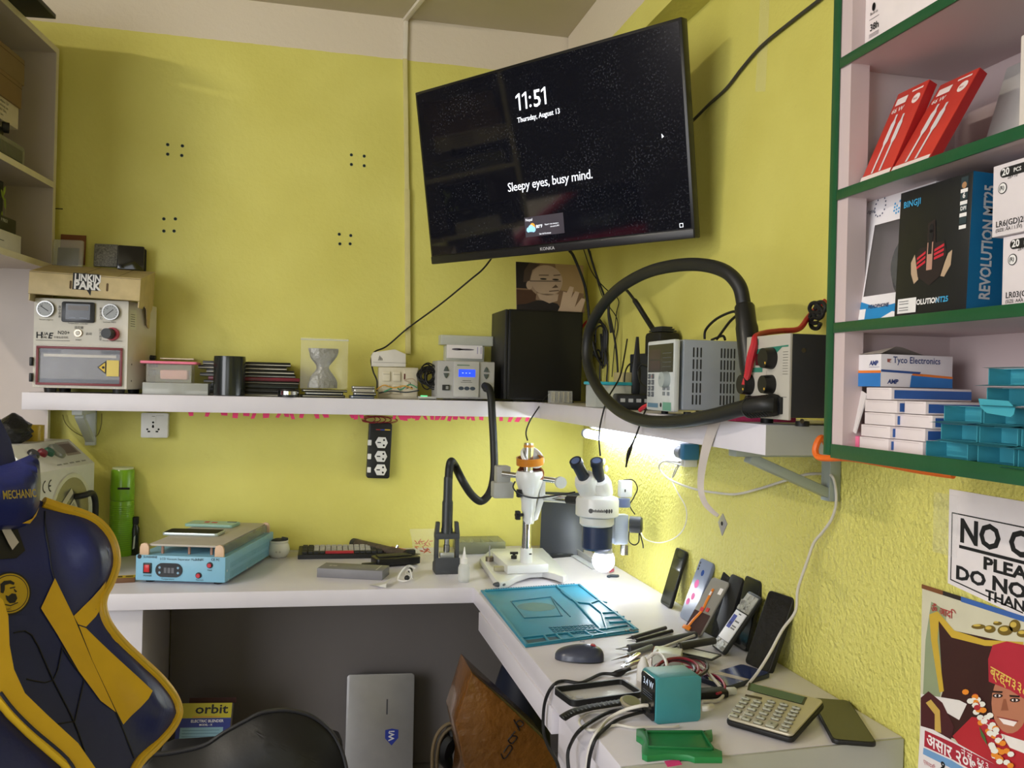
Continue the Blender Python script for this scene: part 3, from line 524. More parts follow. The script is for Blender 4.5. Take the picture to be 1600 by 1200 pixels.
# switch panel, folded carton on it, cable tangle
a, b_ = PY(591, 613, 2.99), PY(653, 613, 2.99); wd = b_.x-a.x; hh = PY(591, 573, 2.99).z-ZS
t = thing('switch_board', 'cream switch board with four switches and a socket standing on the shelf', 'switch board', (a.x, 2.99, ZS)); F_ = frame((0, 0, 0), (1, 0, 0), (0, 0, 1))
MB(C('cfc7b0', .45)).box((wd/2, .022, hh/2), (wd, .044, hh), .003).build('box', t)
for x in (.19, .45):
    for y in (.3, .7):
        m = MB(C('d8d0ba', .35)); m.box((x*wd, y*hh, .003), (.19*wd, .3*hh, .006), .0015, F_); m.use(C('a59d88', .5)); m.rect(x*wd-.08*wd, y*hh+.06*hh, x*wd+.08*wd, y*hh+.08*hh, .0062, F_); m.build('switch', t)
m = MB(C('d4ccb6', .4)); m.rbox((.8*wd, .5*hh, .002), (.34*wd, .85*hh, .004), .002, .0006, M=F_); m.use(C('5a2a20', .4)); m.rect(.63*wd, .62*hh, .67*wd, .8*hh, .0045, F_); m.use(HOLE); m.disc(.78*wd, .5*hh, .004, .0045, 12, M=F_)
for x in (.73, .83): m.disc(x*wd, .36*hh, .0035, .0045, 12, M=F_)
m.build('socket_outlet', t)
pts = [PY(u, v, 2.985) for u, v in ((581, 572), (581, 556), (584, 550), (617, 545.5), (634, 553), (634, 573))]; o = V((pts[0].x, 2.985, ZS+hh+.0008)); zz = min(q.z for q in pts)
m = MB(C('d4d0c8', .7)); m.prism([(q.x-o.x, q.z-zz) for q in pts], -.05, 0, .001, frame((0, 0, 0), (1, 0, 0), (0, 0, 1))); m.use(INK)
for i in range(4): m.plate([(.02+i*.004, .02), (.0215+i*.004, .02), (.026+i*.003, .036-i*.003), (.0245+i*.003, .036-i*.003)], .0012, frame((0, 0, 0), (1, 0, 0), (0, 0, 1)))
m.rect(.004, .0135, .118, .0142, .0012, frame((0, 0, 0), (1, 0, 0), (0, 0, 1)))
solo(m, 'folded_white_carton', 'small white folded carton with pen scribble on top of the switch board', 'carton', o)
R_ = random.Random(11)
for k in range(16):
    cu, cv = 672+R_.uniform(-6, 6), 588+R_.uniform(-6, 6); ph = R_.uniform(0, 6); ru, rv = R_.uniform(9, 18), R_.uniform(9, 17); y0 = 2.93+R_.uniform(0, .03)
    pts = [PY(cu+ru*math.cos(ph+q*.9), min(cv+rv*math.sin(ph+q*.9), 611), y0+.004*q) for q in range(9)]
    cable('black_lead', 'black charging lead bunched between switch board and hot-air station', 'cable', pts, .0022, RUB, 6, 5, 'black leads bunched on the shelf')
p = PY(668, 610, 2.91); t = thing('green_lit_module', 'small white module with a glowing green strip beside the hot-air station', 'module', (p.x-.03, 2.905, ZS)); MB(C('b8b8b4', .5)).box((.03, .01, .007), (.06, .02, .008), .001).build('board', t); MB(mat('green_led', '59e08a', .4, emit=1.2)).box((.018, -.0005, .0125), (.022, .003, .003)).build('led_strip', t); MB(BLK).box((.03, .01, .0015), (.05, .02, .003)).build('base', t)
for k, (cl, pts) in enumerate((('c8963c', ((588, 609), (600, 602), (615, 606), (632, 603), (645, 608))), ('3f8f6a', ((600, 612), (618, 605), (626, 609), (640, 601), (652, 606))), ('b4a28c', ((634, 608), (640, 598), (632, 594), (645, 592), (652, 600))), ('38404a', ((592, 614), (612, 611), (634, 613), (655, 610))))):
    cable('loose_wire', '%s loose wire lying in front of the switch board' % ('orange', 'green', 'tan', 'dark slate')[k], 'wire', [PY(u, v, 2.93+.008*k) for u, v in pts], .0022, C(cl, .5), 6, 6)
# clear lidded box with paper behind the station
a, b_ = PY(687, 560, 3.06), PY(769, 541, 3.06); p = PY(687, 523, 3.06)
t = thing('frosted_organizer_box', 'frosted plastic box with paper label standing behind the hot-air station', 'box', (a.x, 3.045, ZS)); wd = b_.x-a.x; hh = p.z-ZS
m = MB(FROST); m.box((wd/2, .03, hh-.017), (wd, .058, .034), .002); m.build('lid', t); m = MB(FROST); m.box((wd*.47, .03, (hh-.036)/2), (wd*.74, .05, hh-.036), .002); m.build('tray', t)
F_ = frame((wd*.12, .003, hh-.075), (1, 0, 0), (0, 0, 1)); m = MB(PAPER); m.box((wd*.34, .018, 0), (wd*.68, .046, .0015), 0, F_); m.use(C('5b5560', .7)); m.disc(wd*.2, .026, .02, .001, 16, .004, F_); m.disc(wd*.36, .026, .03, .001, 16, .003, F_); m.use(C('6a5aa0', .7)); m.rect(wd*.58, .012, wd*.59, .036, .001, F_); m.rect(wd*.65, .012, wd*.66, .036, .001, F_); m.build('paper_label', t)
# hot-air station
a, b_ = PY(682.5, 623, 2.885), PY(772, 624, 2.885); HW = b_.x-a.x; HH = PY(684, 563, 2.885).z-ZS
hs = thing('hot_air_station', 'silver grey hot-air station with blue display on the wall shelf', 'rework station', (a.x, 2.885, ZS)); GR = C('a9a8a6', .42); F_ = frame((0, 0, 0), (1, 0, 0), (0, 0, 1))
MB(GR).box((HW/2, .065, HH/2+.003), (HW, .13, HH-.006), .004).build('case', hs)
m = MB(C('b6b5b3', .4)); m.rbox((HW*.5, HH*.54, .003), (HW*.44, HH*.9, .008), .004, .0015, M=F_); m.use(C('3d6a4a', .5)); m.rect(HW*.33, HH*.885, HW*.55, HH*.905, .0074, F_); m.use(INK); m.rect(HW*.43, HH*.5, HW*.58, HH*.512, .0074, F_); m.rect(HW*.4, HH*.46, HW*.6, HH*.468, .0074, F_); m.build('centre_panel', hs)
m = MB(mat('blue_lcd', '2a4cf0', .3, emit=.9)); m.rect(HW*.36, HH*.6, HW*.65, HH*.79, .0076, F_); m.use(mat('lcd_digits', 'a9c2ff', .3, emit=.9))
for i in range(3): m.rect(HW*(.42+.06*i), HH*.69, HW*(.445+.06*i), HH*.705, .0079, F_)
m.build('display', hs)
for x in (.15, .85):
    for up in (1, -1):
        cx, cy = HW*x, HH*(.73+.08*up-.02); m = MB(C('47504c', .5)); m.prism([(cx-.009, cy-.007*up), (cx+.009, cy-.007*up), (cx+.004, cy+.006*up), (cx, cy+.010*up), (cx-.004, cy+.006*up)], 0, .004, .001, F_); m.build('arrow_button', hs)
for x in (.41, .51, .61): m = MB(C('3c4654', .4)); m.disc(HW*x, HH*.31, .009, .0075, 20, .0062, F_); m.build('button', hs)
m = MB(BLK); m.box((HW*.15, HH*.32, .003), (.024, .018, .006), .001, F_); m.use(C('8a8a8a', .4)); m.rect(HW*.15-.001, HH*.28, HW*.15+.008, HH*.36, .0064, F_); m.build('power_switch', hs)
m = MB(RUB); m.cyl((HW*.86, HH*.33, 0), (HW*.86, HH*.33, .02), .014, .0125, 20, F_); m.build('hose_socket', hs)
# ================================================================ corner and right-hand run of the shelf
FZ_ = frame((0, 0, 0), (1, 0, 0), (0, 0, 1))
# --- computer tower and the print leaning on it
a, b_ = PY(792, 628, 2.868), PY(908, 628, 2.868); tw_ = b_.x-a.x; th_ = PY(850, 485, 2.868).z-ZS
pc = thing('computer_tower', 'matt black computer tower standing in the corner of the shelf', 'computer', TR(a.x, 2.868, ZS))
m = MB(C('0c0c0e', .4)); m.box((tw_/2, .11, th_/2+.003), (tw_, .22, th_-.006), .003); m.build('case', pc)
m = MB(C('101013', .3)); m.rbox((tw_/2, th_/2+.004, .001), (tw_-.014, th_-.02, .002), .004, M=FZ_); m.build('side_cover', pc)
m = MB(C('1a1a1c', .5)); m.box((-.006, .11, th_/2+.003), (.012, .216, th_-.008), .003); m.build('front_bezel', pc)
for x in (.04, tw_-.04): MB(RUB).box((x, .012, .002), (.03, .02, .006), .001).build('foot', pc)
SK = C('b49a80', .7); SKD = C('8a6f58', .7); PRB = C('6a4c38', .7); PRD = C('231d1b', .7)
bl, br_, tl = PY(804, 482, 2.93), PY(909, 487, 2.93), PY(807, 406, 2.985); PM = frame((bl.x, 2.90, ZS+th_+.0012), (br_.x-bl.x, 0, 0), (0, .17, .98)); pw, ph = br_.x-bl.x, .167
t = thing('portrait_print', 'sepia portrait print of a man with clasped hands leaning on top of the tower', 'picture', PM)
m = MB(C('c8b69a', .6)); m.box((pw/2, ph/2, -.002), (pw, ph, .004), .0004); m.build('board', t)
m = MB(C('7d6147', .6))
def pr(P, z): m.plate([(x*pw, y*ph) for x, y in P], z)
pr([(0, 0), (1, 0), (1, 1), (0, 1)], .0003); m.use(C('a08358', .6)); pr([(.62, .45), (1, .4), (1, 1), (.58, 1)], .0005)
m.use(C('4a3020', .6)); pr([(0, 0), (.3, 0), (.3, .42), (0, .42)], .0005); m.use(PRD); pr([(0, .45), (.2, .45), (.24, 1), (0, 1)], .0006); pr([(0, 0), (.68, 0), (.6, .16), (.36, .24), (.14, .13), (0, .1)], .0008)
def ell(x, y, rx, ry, z): m.disc(x*pw, y*ph, rx*pw, z, 26, ry*ph)
m.use(C('9c836b', .7)); ell(.43, .62, .25, .34, .001); m.use(SKD); pr([(.28, .22), (.52, .2), (.56, .36), (.3, .46)], .0011)
m.use(SK); ell(.45, .64, .235, .32, .0013); pr([(.3, .36), (.62, .36), (.6, .22), (.48, .16), (.34, .24)], .0013)
m.use(C('4a3a30', .7)); pr([(.1, .58), (.19, .58), (.24, .84), (.36, .97), (.2, 1), (.12, .82)], .0015); m.use(SK); ell(.19, .52, .045, .09, .0016)
m.use(INK); pr([(.2, .60), (.66, .63), (.66, .645), (.2, .615)], .0017)
for x in (.40, .58): ell(x, .665, .05, .018, .0017)
m.use(C('5b4636', .7)); pr([(.33, .73), (.48, .74), (.48, .76), (.34, .75)], .0017); pr([(.55, .74), (.66, .76), (.65, .78), (.55, .76)], .0017); pr([(.52, .48), (.62, .5), (.58, .56)], .0016); pr([(.48, .40), (.63, .43), (.62, .45), (.48, .42)], .0017)
m.use(C('c4a88c', .7))
for x0, y0, x1, y1, w_ in ((.6, .0, .82, .52, .1), (.68, .0, .9, .42, .1), (.62, .0, .72, .4, .1), (.8, .0, .99, .28, .1)): pr([(x0, y0), (x0+w_*1.5, y0), (x1+w_*.3, y1), (x1-w_*.3, y1+.02)], .0019+x0*.0006)
m.build('print', t)
# --- hoses and leads coming out of the television
for k, (pts, r) in enumerate(((((890, 392), (897, 402), (912, 440), (918, 470), (922, 520), (925, 560)), .0045), (((919, 388), (932, 430), (948, 475), (962, 540), (972, 600), (978, 622)), .0035), (((912, 390), (925, 425), (945, 450), (966, 468), (975, 490), (982, 530)), .0016), (((922, 392), (940, 460), (966, 500), (975, 540), (990, 590)), .0016))):
    P = [PY(u, v, 2.62+.03*k+.02*i) for i, (u, v) in enumerate(pts)]
    for q in P: q.x = min(q.x, XR-.008)
    cable('television_lead', ('thick black lead curling down behind the tower from the television', 'long black lead dropping from television past the picture to the router', 'thin dark lead looping from the television along right wall', 'thin dark lead slanting from television to the power adapter')[k], 'cable', P, r, RUB, 8, 8, 'leads hanging from the television')
R_ = random.Random(5)
for k in range(7):
    cu, cv = 938+R_.uniform(-8, 8), 560+R_.uniform(-25, 25); ph_ = R_.uniform(0, 6); ru, rv = R_.uniform(12, 22), R_.uniform(22, 40)
    P = [PY(cu+ru*math.cos(ph_+q*.8), cv+rv*math.sin(ph_+q*.8+.5), 2.84+.012*k) for q in range(7)]
    for q in P: q.x = min(q.x, XR-.008); q.z = max(q.z, ZS+.006)
    cable('computer_cable', 'black computer cable tangled in the gap between tower and right wall', 'cable', P, .0042 if k % 2 else .003, RUB, 8, 6, 'cables tangled beside the tower')
cable('red_plug_lead', 'short red lead sticking out behind the tower beside black cables', 'cable', [PY(u, v, 2.93) for u, v in ((905, 520), (912, 508), (918, 502), (921, 512), (914, 519))], .004, C('a8222a', .5))
# --- small tubs
p = PX(871, 632, .80); t = thing('clear_parts_box', 'tiny clear box of metal parts at the corner of the shelf front edge', 'box', TR(.742, 2.866+.0, ZS)); p = PZ(871, 631, ZS); t.location = V((p.x, max(p.y, 2.74), ZS)); s_ = .032
m = MB(CLEAR); m.box((.036, .02, .02), (.072, .04, .04), .002); m.build('shell', t); m = MB(C('a59a72', .4, metal=.5))
for i in range(4): m.box((.012+i*.016, .02, .02), (.004, .032, .034), .001)
m.build('metal_strip', t)
a, b_ = PZ(912, 637, ZS), PZ(955, 640, ZS); a.x = max(a.x, .756); wd = .105
t = thing('cyan_lidded_tub', 'frosted food tub with cyan lid on the shelf beside the tower', 'tub', TR(a.x, a.y+.0, ZS, rz=-.05)); hh = .062
m = MB(FROST); m.prism([(.004, 0), (wd-.004, 0), (wd, .09), (0, .09)], 0, hh, .004); m.build('tub', t); MB(C('36b3c8', .4)).box((wd/2, .045, hh+.004), (wd+.012, .102, .009), .003).build('lid', t)
# --- router with upright aerial, brown carton behind it
p = PZ(975, 641, ZS)
t = thing('wifi_router', 'black router with an upright aerial on the shelf between tub and power supply', 'router', TR(.83, p.y+.06, ZS, rz=-.25)); NAV = C('16181e', .4)
a, b_ = PX(948, 640, .80), PX(1012, 640, .80)
m = MB(NAV); m.box((.01, .02, .02), (.13, .11, .04), .006); m.use(C('c8cace', .3, metal=.6))
for i in range(5): m.rbox((-.04+.02*i, .02, 0), (.012, .009, .002), .001, M=frame((0, -.0355, .004), (1, 0, 0), (0, 0, 1)))
m.build('body', t); m = MB(NAV); m.prism([(-.009, 0), (.009, 0), (.012, .06), (.004, .155), (-.003, .155), (-.012, .06)], -.005, .005, .002, frame((.005, .07, .035), (1, 0, 0), (0, 0, 1))); m.build('aerial', t)
a = PX(984, 640, .93); b_ = PX(1013, 640, .93)
m = MB(C('1c2230', .45)); m.box((0, 0, .077), (.06, .17, .154), .003); solo(m, 'dark_blue_carton', 'dark blue carton standing behind the router against the wall', 'carton', TR(.965, (a.y+b_.y)/2+.01, ZS))
m = MB(C('b5aa7c', .6)); m.box((0, 0, .05), (.03, .075, .1), .002); solo(m, 'cream_adapter', 'cream power adapter standing between router and the dark carton', 'adapter', TR(.915, PX(972, 620, .915).y, ZS))
for k, pts in enumerate((((1010, 573), (990, 566), (978, 578), (976, 606), (985, 626)), ((1012, 573), (1003, 570), (997, 580), (1001, 598), (1014, 606)))):
    cable('network_lead', ('black network lead arching from the carton into the router', 'black network lead arching behind the power supply')[k], 'cable', [PX(u, v, .86-.01*k) for u, v in pts], .0022, RUB, 8, 8)
# black lead leaving the router and hanging over the shelf front
cable('probe_lead', 'thin black lead from the router hanging over the shelf front to the microscope', 'cable', [PX(u, v, x) for u, v, x in ((980, 530, .9), (975, 560, .86), (968, 590, .82), (950, 622, .76), (941, 650, .742), (936, 680, .735), (938, 712, .73))], .0022, RUB)
cable('trailing_test_lead', 'black test lead with pointed end hanging from the shelf below the power supply', 'cable', [PX(u, v, x) for u, v, x in ((1011, 636, .757), (1004, 652, .742), (994, 680, .735), (983, 706, .73), (978, 730, .728))], .004, RUB, rf=lambda f: .002+.003*math.exp(-((f-.75)/.12)**2))
cable('red_crocodile_clip', 'small red crocodile clip lying on shelf edge at the power supply foot', 'clip', [PX(1000, 641, .754), PX(1006, 636, .756), PX(1013, 633, .757)], .005, C('c8283c', .4))
# --- bench power supply
a, b_ = PX(1015, 645, .757), PX(1057.5, 650, .757); DY = a.y-b_.y; DH = PX(1058.7, 530, .757).z-ZS; dx = PY(1159, 532, b_.y).x-.757; dx = min(dx, XR-.012-.757)
ps = thing('bench_power_supply', 'blue-grey bench power supply with dark display and keypad on the right shelf', 'power supply', (.757, b_.y, ZS)); BG = C('8d949c', .42)
m = MB(BG); m.box((dx/2+.006, DY/2, DH/2+.006), (dx-.012, DY, DH-.012), .003); m.build('case', ps)
for x in (.03, dx-.03):
    for y in (.015, DY-.015): MB(RUB).cyl((x, y, 0), (x, y, .008), .008, n=12).build('foot', ps)
PF = frame((0, DY, 0), (0, -1, 0), (0, 0, 1)); m = MB(C('c3c8c8', .4)); m.rbox((DY/2, DH/2+.004, .002), (DY, DH-.008, .012), .005, .002, M=PF); m.build('front_frame', ps)
m = MB(C('23252a', .15)); m.rect(.006, DH*.57, DY-.006, DH*.95, .0084, PF); m.use(C('3a2c34', .2)); m.rect(.014, DH*.75, DY*.5, DH*.88, .0086, PF); m.rect(.014, DH*.6, DY*.5, DH*.73, .0086, PF); m.use(C('44484c', .3))
for i in range(4): m.rect(DY*.58, DH*(.64+.06*i), DY*.9, DH*(.65+.06*i), .0086, PF)
m.build('display', ps)
for i in range(2):
    for j in range(4): m = MB(C('585c62', .5)); m.box((.016+.02*i, DH*(.27+.082*j), .009), (.011, .011, .004), .0015, PF); m.use(C('8a5050' if (i, j) == (1, 3) else '9aa0a0', .5)); m.rect(.012+.02*i, DH*(.27+.082*j)-.0015, .019+.02*i, DH*(.27+.082*j)+.0015, .0113, PF); m.build('key', ps)
m = MB(C('a4aeae', .4)); m.cyl((DY*.76, DH*.47, .008), (DY*.76, DH*.47, .022), .0175, .016, 28, PF); m.use(C('8c9696', .5)); m.disc(DY*.76-.007, DH*.47+.004, .004, .0223, 12, M=PF); m.build('dial', ps)
for i in range(2):
    for j in range(2): m = MB(C('7c8286', .5)); m.box((DY*(.66+.16*i), DH*(.285+.07*j), .009), (.010, .008, .003), .001, PF); m.build('key', ps)
m = MB(C('5c7f98', .4)); m.rect(.008, DH*.09, DY*.45, DH*.15, .0084, PF); m.use(C('6aa08a', .5)); m.rect(DY*.62, DH*.06, DY*.92, DH*.17, .0084, PF); m.use(INK); m.disc(DY*.55, DH*.13, .005, .0084, 14, M=PF); m.build('terminals', ps)
VF = FZ_
for x0, n_ in ((.24, 3), (.68, 5)):
    m = MB(C('1a1c1f', .7))
    for i in range(n_):
        for j in range(5): x = dx*(x0+i*.058 if n_ == 3 else x0+i*.052); z = DH*(.15+j*.155); m.rbox((x, z+DH*.065, 0), (.0032, DH*.13, .0008), .0015, M=VF)
    m.build('vent_slots', ps)
# adapter on the power supply, with its thick lead
p = PX(1030, 528, .93); t = thing('black_power_adapter', 'chunky black adapter plugged in behind the power supply against the wall', 'adapter', TR(.955, PX(1035, 540, .955).y, ZS+DH-.03, rz=.2)); m = MB(RUB); m.box((0, 0, .045), (.07, .08, .07), .012); m.use(DGRY)
for i in range(3): m.box((0, 0, .083+i*.005), (.05-.008*i, .06-.008*i, .004), .001)
m.build('body', t); m = MB(RUB); m.box((0, 0, -.04), (.03, .05, .11), .004); m.build('plug', t)
cable('adapter_lead', 'thick black lead curling from the adapter up beside the hose loop', 'cable', [PX(u, v, x) for u, v, x in ((1022, 517, .94), (1008, 495, .935), (992, 470, .92), (975, 450, .91), (960, 450, .90), (953, 462, .9), (951, 490, .9), (955, 520, .91))], .005, RUB, 10, 8, rf=lambda f: .0075 if f < .3 else .0042)
for k, pts in enumerate((((1101, 530), (1103, 515), (1120, 498), (1145, 487), (1152, 492)), ((1120, 530), (1128, 519), (1140, 503), (1152, 492)), ((1112, 531), (1122, 527), (1130, 525), (1133, 531)))):
    cable('coiled_supply_lead', ('black lead arching highest above the power supply', 'black lead rising straight from the power supply to the hose', 'short black lead end lying on top of power supply')[k], 'cable', [PX(u, v, .90+.02*k) for u, v in pts], .003, RUB)
# --- soldering station
a, b_ = PX(1167.5, 652, .765), PX(1235.5, 656, .765); SY = a.y-b_.y; SH = PX(1236, 521, .765).z-ZS
st = thing('soldering_station', 'black soldering station with silver panel and round knobs at right end of shelf', 'soldering station', (.765, b_.y, ZS))
m = MB(C('232425', .45)); m.box((.105, SY/2, SH/2+.007), (.21, SY, SH-.014), .003); m.build('case', st)
for x in (.03, .18):
    for y in (.015, SY-.015): MB(RUB).cyl((x, y, 0), (x, y, .0085), .011, n=14).build('foot', st)
PF = frame((0, SY, 0), (0, -1, 0), (0, 0, 1)); PW_ = frame(V((.765, b_.y+SY, ZS)), (0, -1, 0), (0, 0, 1))
def sp_(u, v): return PP(u, v, PW_)
m = MB(C('b3afa4', .4)); m.box((SY/2, SH/2+.005, .002), (SY, SH-.01, .005), .001, PF); m.use(C('2f7a66', .5)); q0 = sp_(1182, 540); m.rect(q0.x, q0.y, q0.x+.016, q0.y+.011, .0049, PF); q0 = sp_(1180, 549); m.plate([(q0.x, q0.y-.006), (q0.x+SY*.55, q0.y-.006), (q0.x+SY*.68, q0.y+.004), (SY-.004, q0.y+.004), (SY-.004, q0.y+.007), (q0.x+SY*.2, q0.y+.004), (q0.x, q0.y+.001)], .0049, PF); q0 = sp_(1172, 582); m.rect(q0.x, q0.y, q0.x+SY*.36, q0.y+.008, .0049, PF)
m.use(C('6c6a62', .5))
for i in range(9): m.rect(SY*.86, SH*(.56+.03*i), SY*.97, SH*(.562+.03*i)+.0006, .0049, PF)
m.rect(.006, SH*.31, SY-.006, SH*.313+.0006, .0049, PF); m.rect(SY*.5, SH*.33, SY*.505, SH*.6, .0049, PF); m.build('front_panel', st)
q0 = sp_(1192, 562); m = MB(C('451a20', .2)); m.box((q0.x+.006, q0.y, .006), (.035, .02, .004), .001, PF); m.build('display_window', st)
for u, v, r in ((1210, 560, .0185), (1175, 601, .0185), (1209, 601, .0165)):
    q0 = sp_(u, v); m = MB(C('151515', .4)); m.cyl((q0.x, q0.y, .004), (q0.x, q0.y, .022), r, r*.9, 28, PF); m.use(C('d6a93a', .5)); m.disc(q0.x+r*.5, q0.y-r*.45, .0022, .0223, 10, M=PF); m.build('knob', st)
q0 = sp_(1224, 634); m = MB(BLK); m.box((q0.x, q0.y, .006), (.013, .028, .008), .002, PF); m.build('power_switch', st)
q0 = sp_(1176, 625); m = MB(BLK); m.cyl((q0.x, q0.y, .003), (q0.x, q0.y, .012), .008, n=16, M=PF); m.build('iron_socket', st)
for z in (.06, .9): m = MB(C('8e8e8c', .3, metal=1)); m.disc(.02, SH*z if z < .5 else SH*.82, .004, .0006, 12, M=FZ_); m.build('screw', st)
# --- the hose from the soldering station, looping up to its holder
HX = .722
hose = [PX(u, v, x) for u, v, x in ((1208, 633, .748), (1192, 633, .735), (1160, 638, .722), (1110, 651, .715), (1055, 659, .712), (1005, 657, .712), (965, 640, .714), (934, 606, .716), (918, 565, .718), (920, 520, .72), (938, 482, .725), (968, 450, .732), (1010, 426, .745), (1055, 415, .757), (1098, 414, .77), (1133, 424, .782), (1154, 445, .793), (1161, 470, .80), (1163, 490, .803))]
o = hose[0].copy(); t = thing('hot_air_hose', 'thick black air hose looping from the soldering station up to its handle', 'hose', o)
m = MB(C('1b1c1c', .5)); m.tube([q-o for q in hose], .0136, 14, 8); m.build('tube', t)
m = MB(C('1a1b1b', .45))
for i in range(9): f = i/9; q = hose[0].lerp(hose[2], f*.8)-o; m.cyl(q-V((0, .0025, 0)), q+V((0, .0025, 0)), .0185, n=16)
m.build('strain_relief', t)
h0, h1 = PX(1163, 476, .803), PX(1176, 598, .80); m = MB(C('171818', .4)); d = h1-h0
m.lathe([(.016, 0), (.0185, .004), (.019, d.length*.25), (.0205, d.length*.3), (.0205, d.length*.8), (.017, d.length), (.0001, d.length)], frame(h0-o, d.orthogonal(), d.cross(d.orthogonal())), 24); m.build('handle', t)
p = PX(1158, 625, .80); t = thing('handle_holder', 'black bracket holder carrying the hose handle between the two stations', 'holder', (.83, h1.y+.012, ZS)); m = MB(BLK); m.box((0, 0, .045), (.05, .03, .09), .003); m.build('body', t); m = MB(BLK); m.box((0, 0, .1), (.05, .034, .02), .003); m.build('collar', t)
# --- red lead over the station, black clutter behind it
cable('red_flat_lead', 'red flat lead draped over the top and front of the soldering station', 'cable', [PX(u, v, x) for u, v, x in ((1163, 602, .745), (1168, 585, .75), (1173, 560, .752), (1178, 540, .755), (1181, 526, .762), (1196, 520, .80), (1220, 517, .85), (1248, 514, .90), (1262, 497, .95), (1275, 482, .98), (1290, 470, .99))], .005, C('b3202a', .5), 8, 8, rf=lambda f: .0052+.0025*math.exp(-((f-.22)/.12)**2))
R_ = random.Random(8)
for k in range(5):
    cu, cv = 1276+R_.uniform(-4, 6), 492+R_.uniform(-18, 14); P = [PX(cu+8*math.cos(q*1.1+k), cv+9*math.sin(q*1.1+k), .95) for q in range(6)]
    for q in P: q.z = max(q.z, ZS+SH+.012)
    cable('spare_lead', 'black lead bunched on top of the soldering station behind the green cabinet', 'cable', P, .004, RUB, 8, 6, 'black leads on the soldering station')
# --- pink box lid and white ribbon
a, b_ = PX(1088, 664, .757), PX(1150, 662, .757)
m = MB(C('d4427a', .5)); L_ = abs(a.y-b_.y); m.box((.06, L_/2, .006), (.12, L_, .012), .002); m.use(C('e7b9bf', .6)); m.raw([(.004, L_*.9, .0125), (.004, L_*.35, .0125), (.08, L_*.35, .034), (.08, L_*.9, .024)], [[0, 1, 2, 3]])
solo(m, 'pink_card_sleeve', 'flat pink card sleeve lying under the hose on the right shelf', 'card sleeve', (.757, b_.y, ZS))
rib = [PX(u, v, x) for u, v, x in ((1128, 640, .80), (1122, 648, .752), (1112, 672, .744), (1102, 705, .742), (1096, 738, .742), (1095, 765, .742), (1101, 785, .742), (1112, 798, .742), (1122, 806, .742))]
o = rib[0].copy(); t = thing('flat_ribbon_cable', 'flat off-white ribbon cable hanging over the shelf front with a small silver tag', 'ribbon cable', o)
m = MB(C('bfb6b0', .5)); m.tube([q-o for q in rib], .01, 10, 8, rf=lambda f: (.0125*(1-.75*f), .0008), flat=(0, 1, 0)); m.build('ribbon', t)
p = PX(1129, 818, .742)-o; m = MB(C('bcbcbe', .3, metal=.6)); m.prism([(-.017, 0), (0, .018), (.018, .002), (.0, -.022)], -.001, .001, .0003, frame(p, (0, -1, 0), (0, 0, 1))); m.use(INK); m.disc(0, 0, .004, .0013, 12, M=frame(p, (0, -1, 0), (0, 0, 1))); m.build('silver_tag', t)

# ================================================================ fluorescent tube under the shelf, its leads
a, b_ = PX(915, 677, .955), PX(1064, 707, .955); dT = (b_-a)
t = thing('under_shelf_tube_lamp', 'lit white fluorescent tube fixed under the shelf on the right wall', 'lamp', a.copy()); u_ = dT.normalized()
m = MB(mat('tube_glow', 'e8f2ff', .5, emit=LAMP_TUBE, var=0)); m.cyl(u_*.02, u_*(dT.length-.01), .0145, n=20); m.build('tube', t)
m = MB(C('cfd3d6', .4)); m.box((0, 0, 0), (dT.length+.02, .03, .02), .003, Matrix.Translation(dT*.5+V((.031, 0, .028))) @ Matrix.Rotation(math.atan2(dT.y, dT.x), 4, 'Z')); m.build('batten', t)
m = MB(C('8f9298', .4)); m.cyl(u_*(dT.length-.012), u_*(dT.length+.018), .0165, n=20); m.build('end_cap', t)
m = MB(C('7d8288', .4)); m.cyl(u_*0, u_*.022, .0165, n=20); m.build('end_cap', t)
m = MB(mat('blue_socket', '2f6f96', .3)); m.box(u_*(dT.length+.03)+V((.01, 0, .004)), (.045, .028, .042), .006); m.build('tube_holder', t)
p = PX(1066, 716, .985); a = PX(1062, 690, XR-.002); b_ = PX(1090, 730, XR-.002)
t = thing('junction_box', 'white surface junction box on the right wall at the tube end', 'junction box', (XR-.002, b_.y, b_.z)); wy, hz = a.y-b_.y, a.z-b_.z; MB(C('dcdcd8', .4)).box((-.018, wy/2, hz/2), (.036, wy, hz), .003).build('box', t); MB(C('e6e6e2', .35)).box((-.039, wy/2, hz/2), (.006, wy*.9, hz*.9), .002).build('cover', t)
WL = C('dedcd6', .45)
cable('white_lamp_lead', 'white lead from junction box sagging along the right wall to the bracket', 'cable', [PX(u, v, x) for u, v, x in ((1062, 722, .95), (1040, 720, .955), (1030, 727, .96), (1034, 738, .97), (1050, 751, .985), (1085, 764, .99), (1120, 770, .992), (1150, 772, .992), (1185, 764, .992), (1230, 750, .992), (1262, 741, .992), (1290, 741, .985), (1301, 745, .98), (1306, 765, .99), (1306, 790, .99), (1299, 812, .99), (1285, 832, .985), (1272, 848, .98), (1262, 875, .97), (1247, 920, .955), (1243, 955, .945), (1222, 985, .93), (1202, 1022, .90), (1180, 1056, .875), (1158, 1080, .85), (1140, 1094, .83), (1118, 1104, .80), (1104, 1106, .775))], .0029, C('c6c1b6', .5), 8, 6)
cable('thin_white_lead', 'thin white lead dropping from junction box toward the microscope', 'cable', [PX(u, v, .985) for u, v in ((1062, 728), (1054, 738), (1050, 750), (1058, 768), (1072, 795), (1070, 822), (1055, 840), (1030, 848), (1008, 842), (1000, 828))], .0016, WL)
cable('silver_twisted_lead', 'thin silver twisted lead curling at the lamp socket', 'cable', [PX(u, v, .965) for u, v in ((1060, 727), (1056, 738), (1051, 746), (1054, 735), (1061, 724))], .0015, C('9a9896', .35))
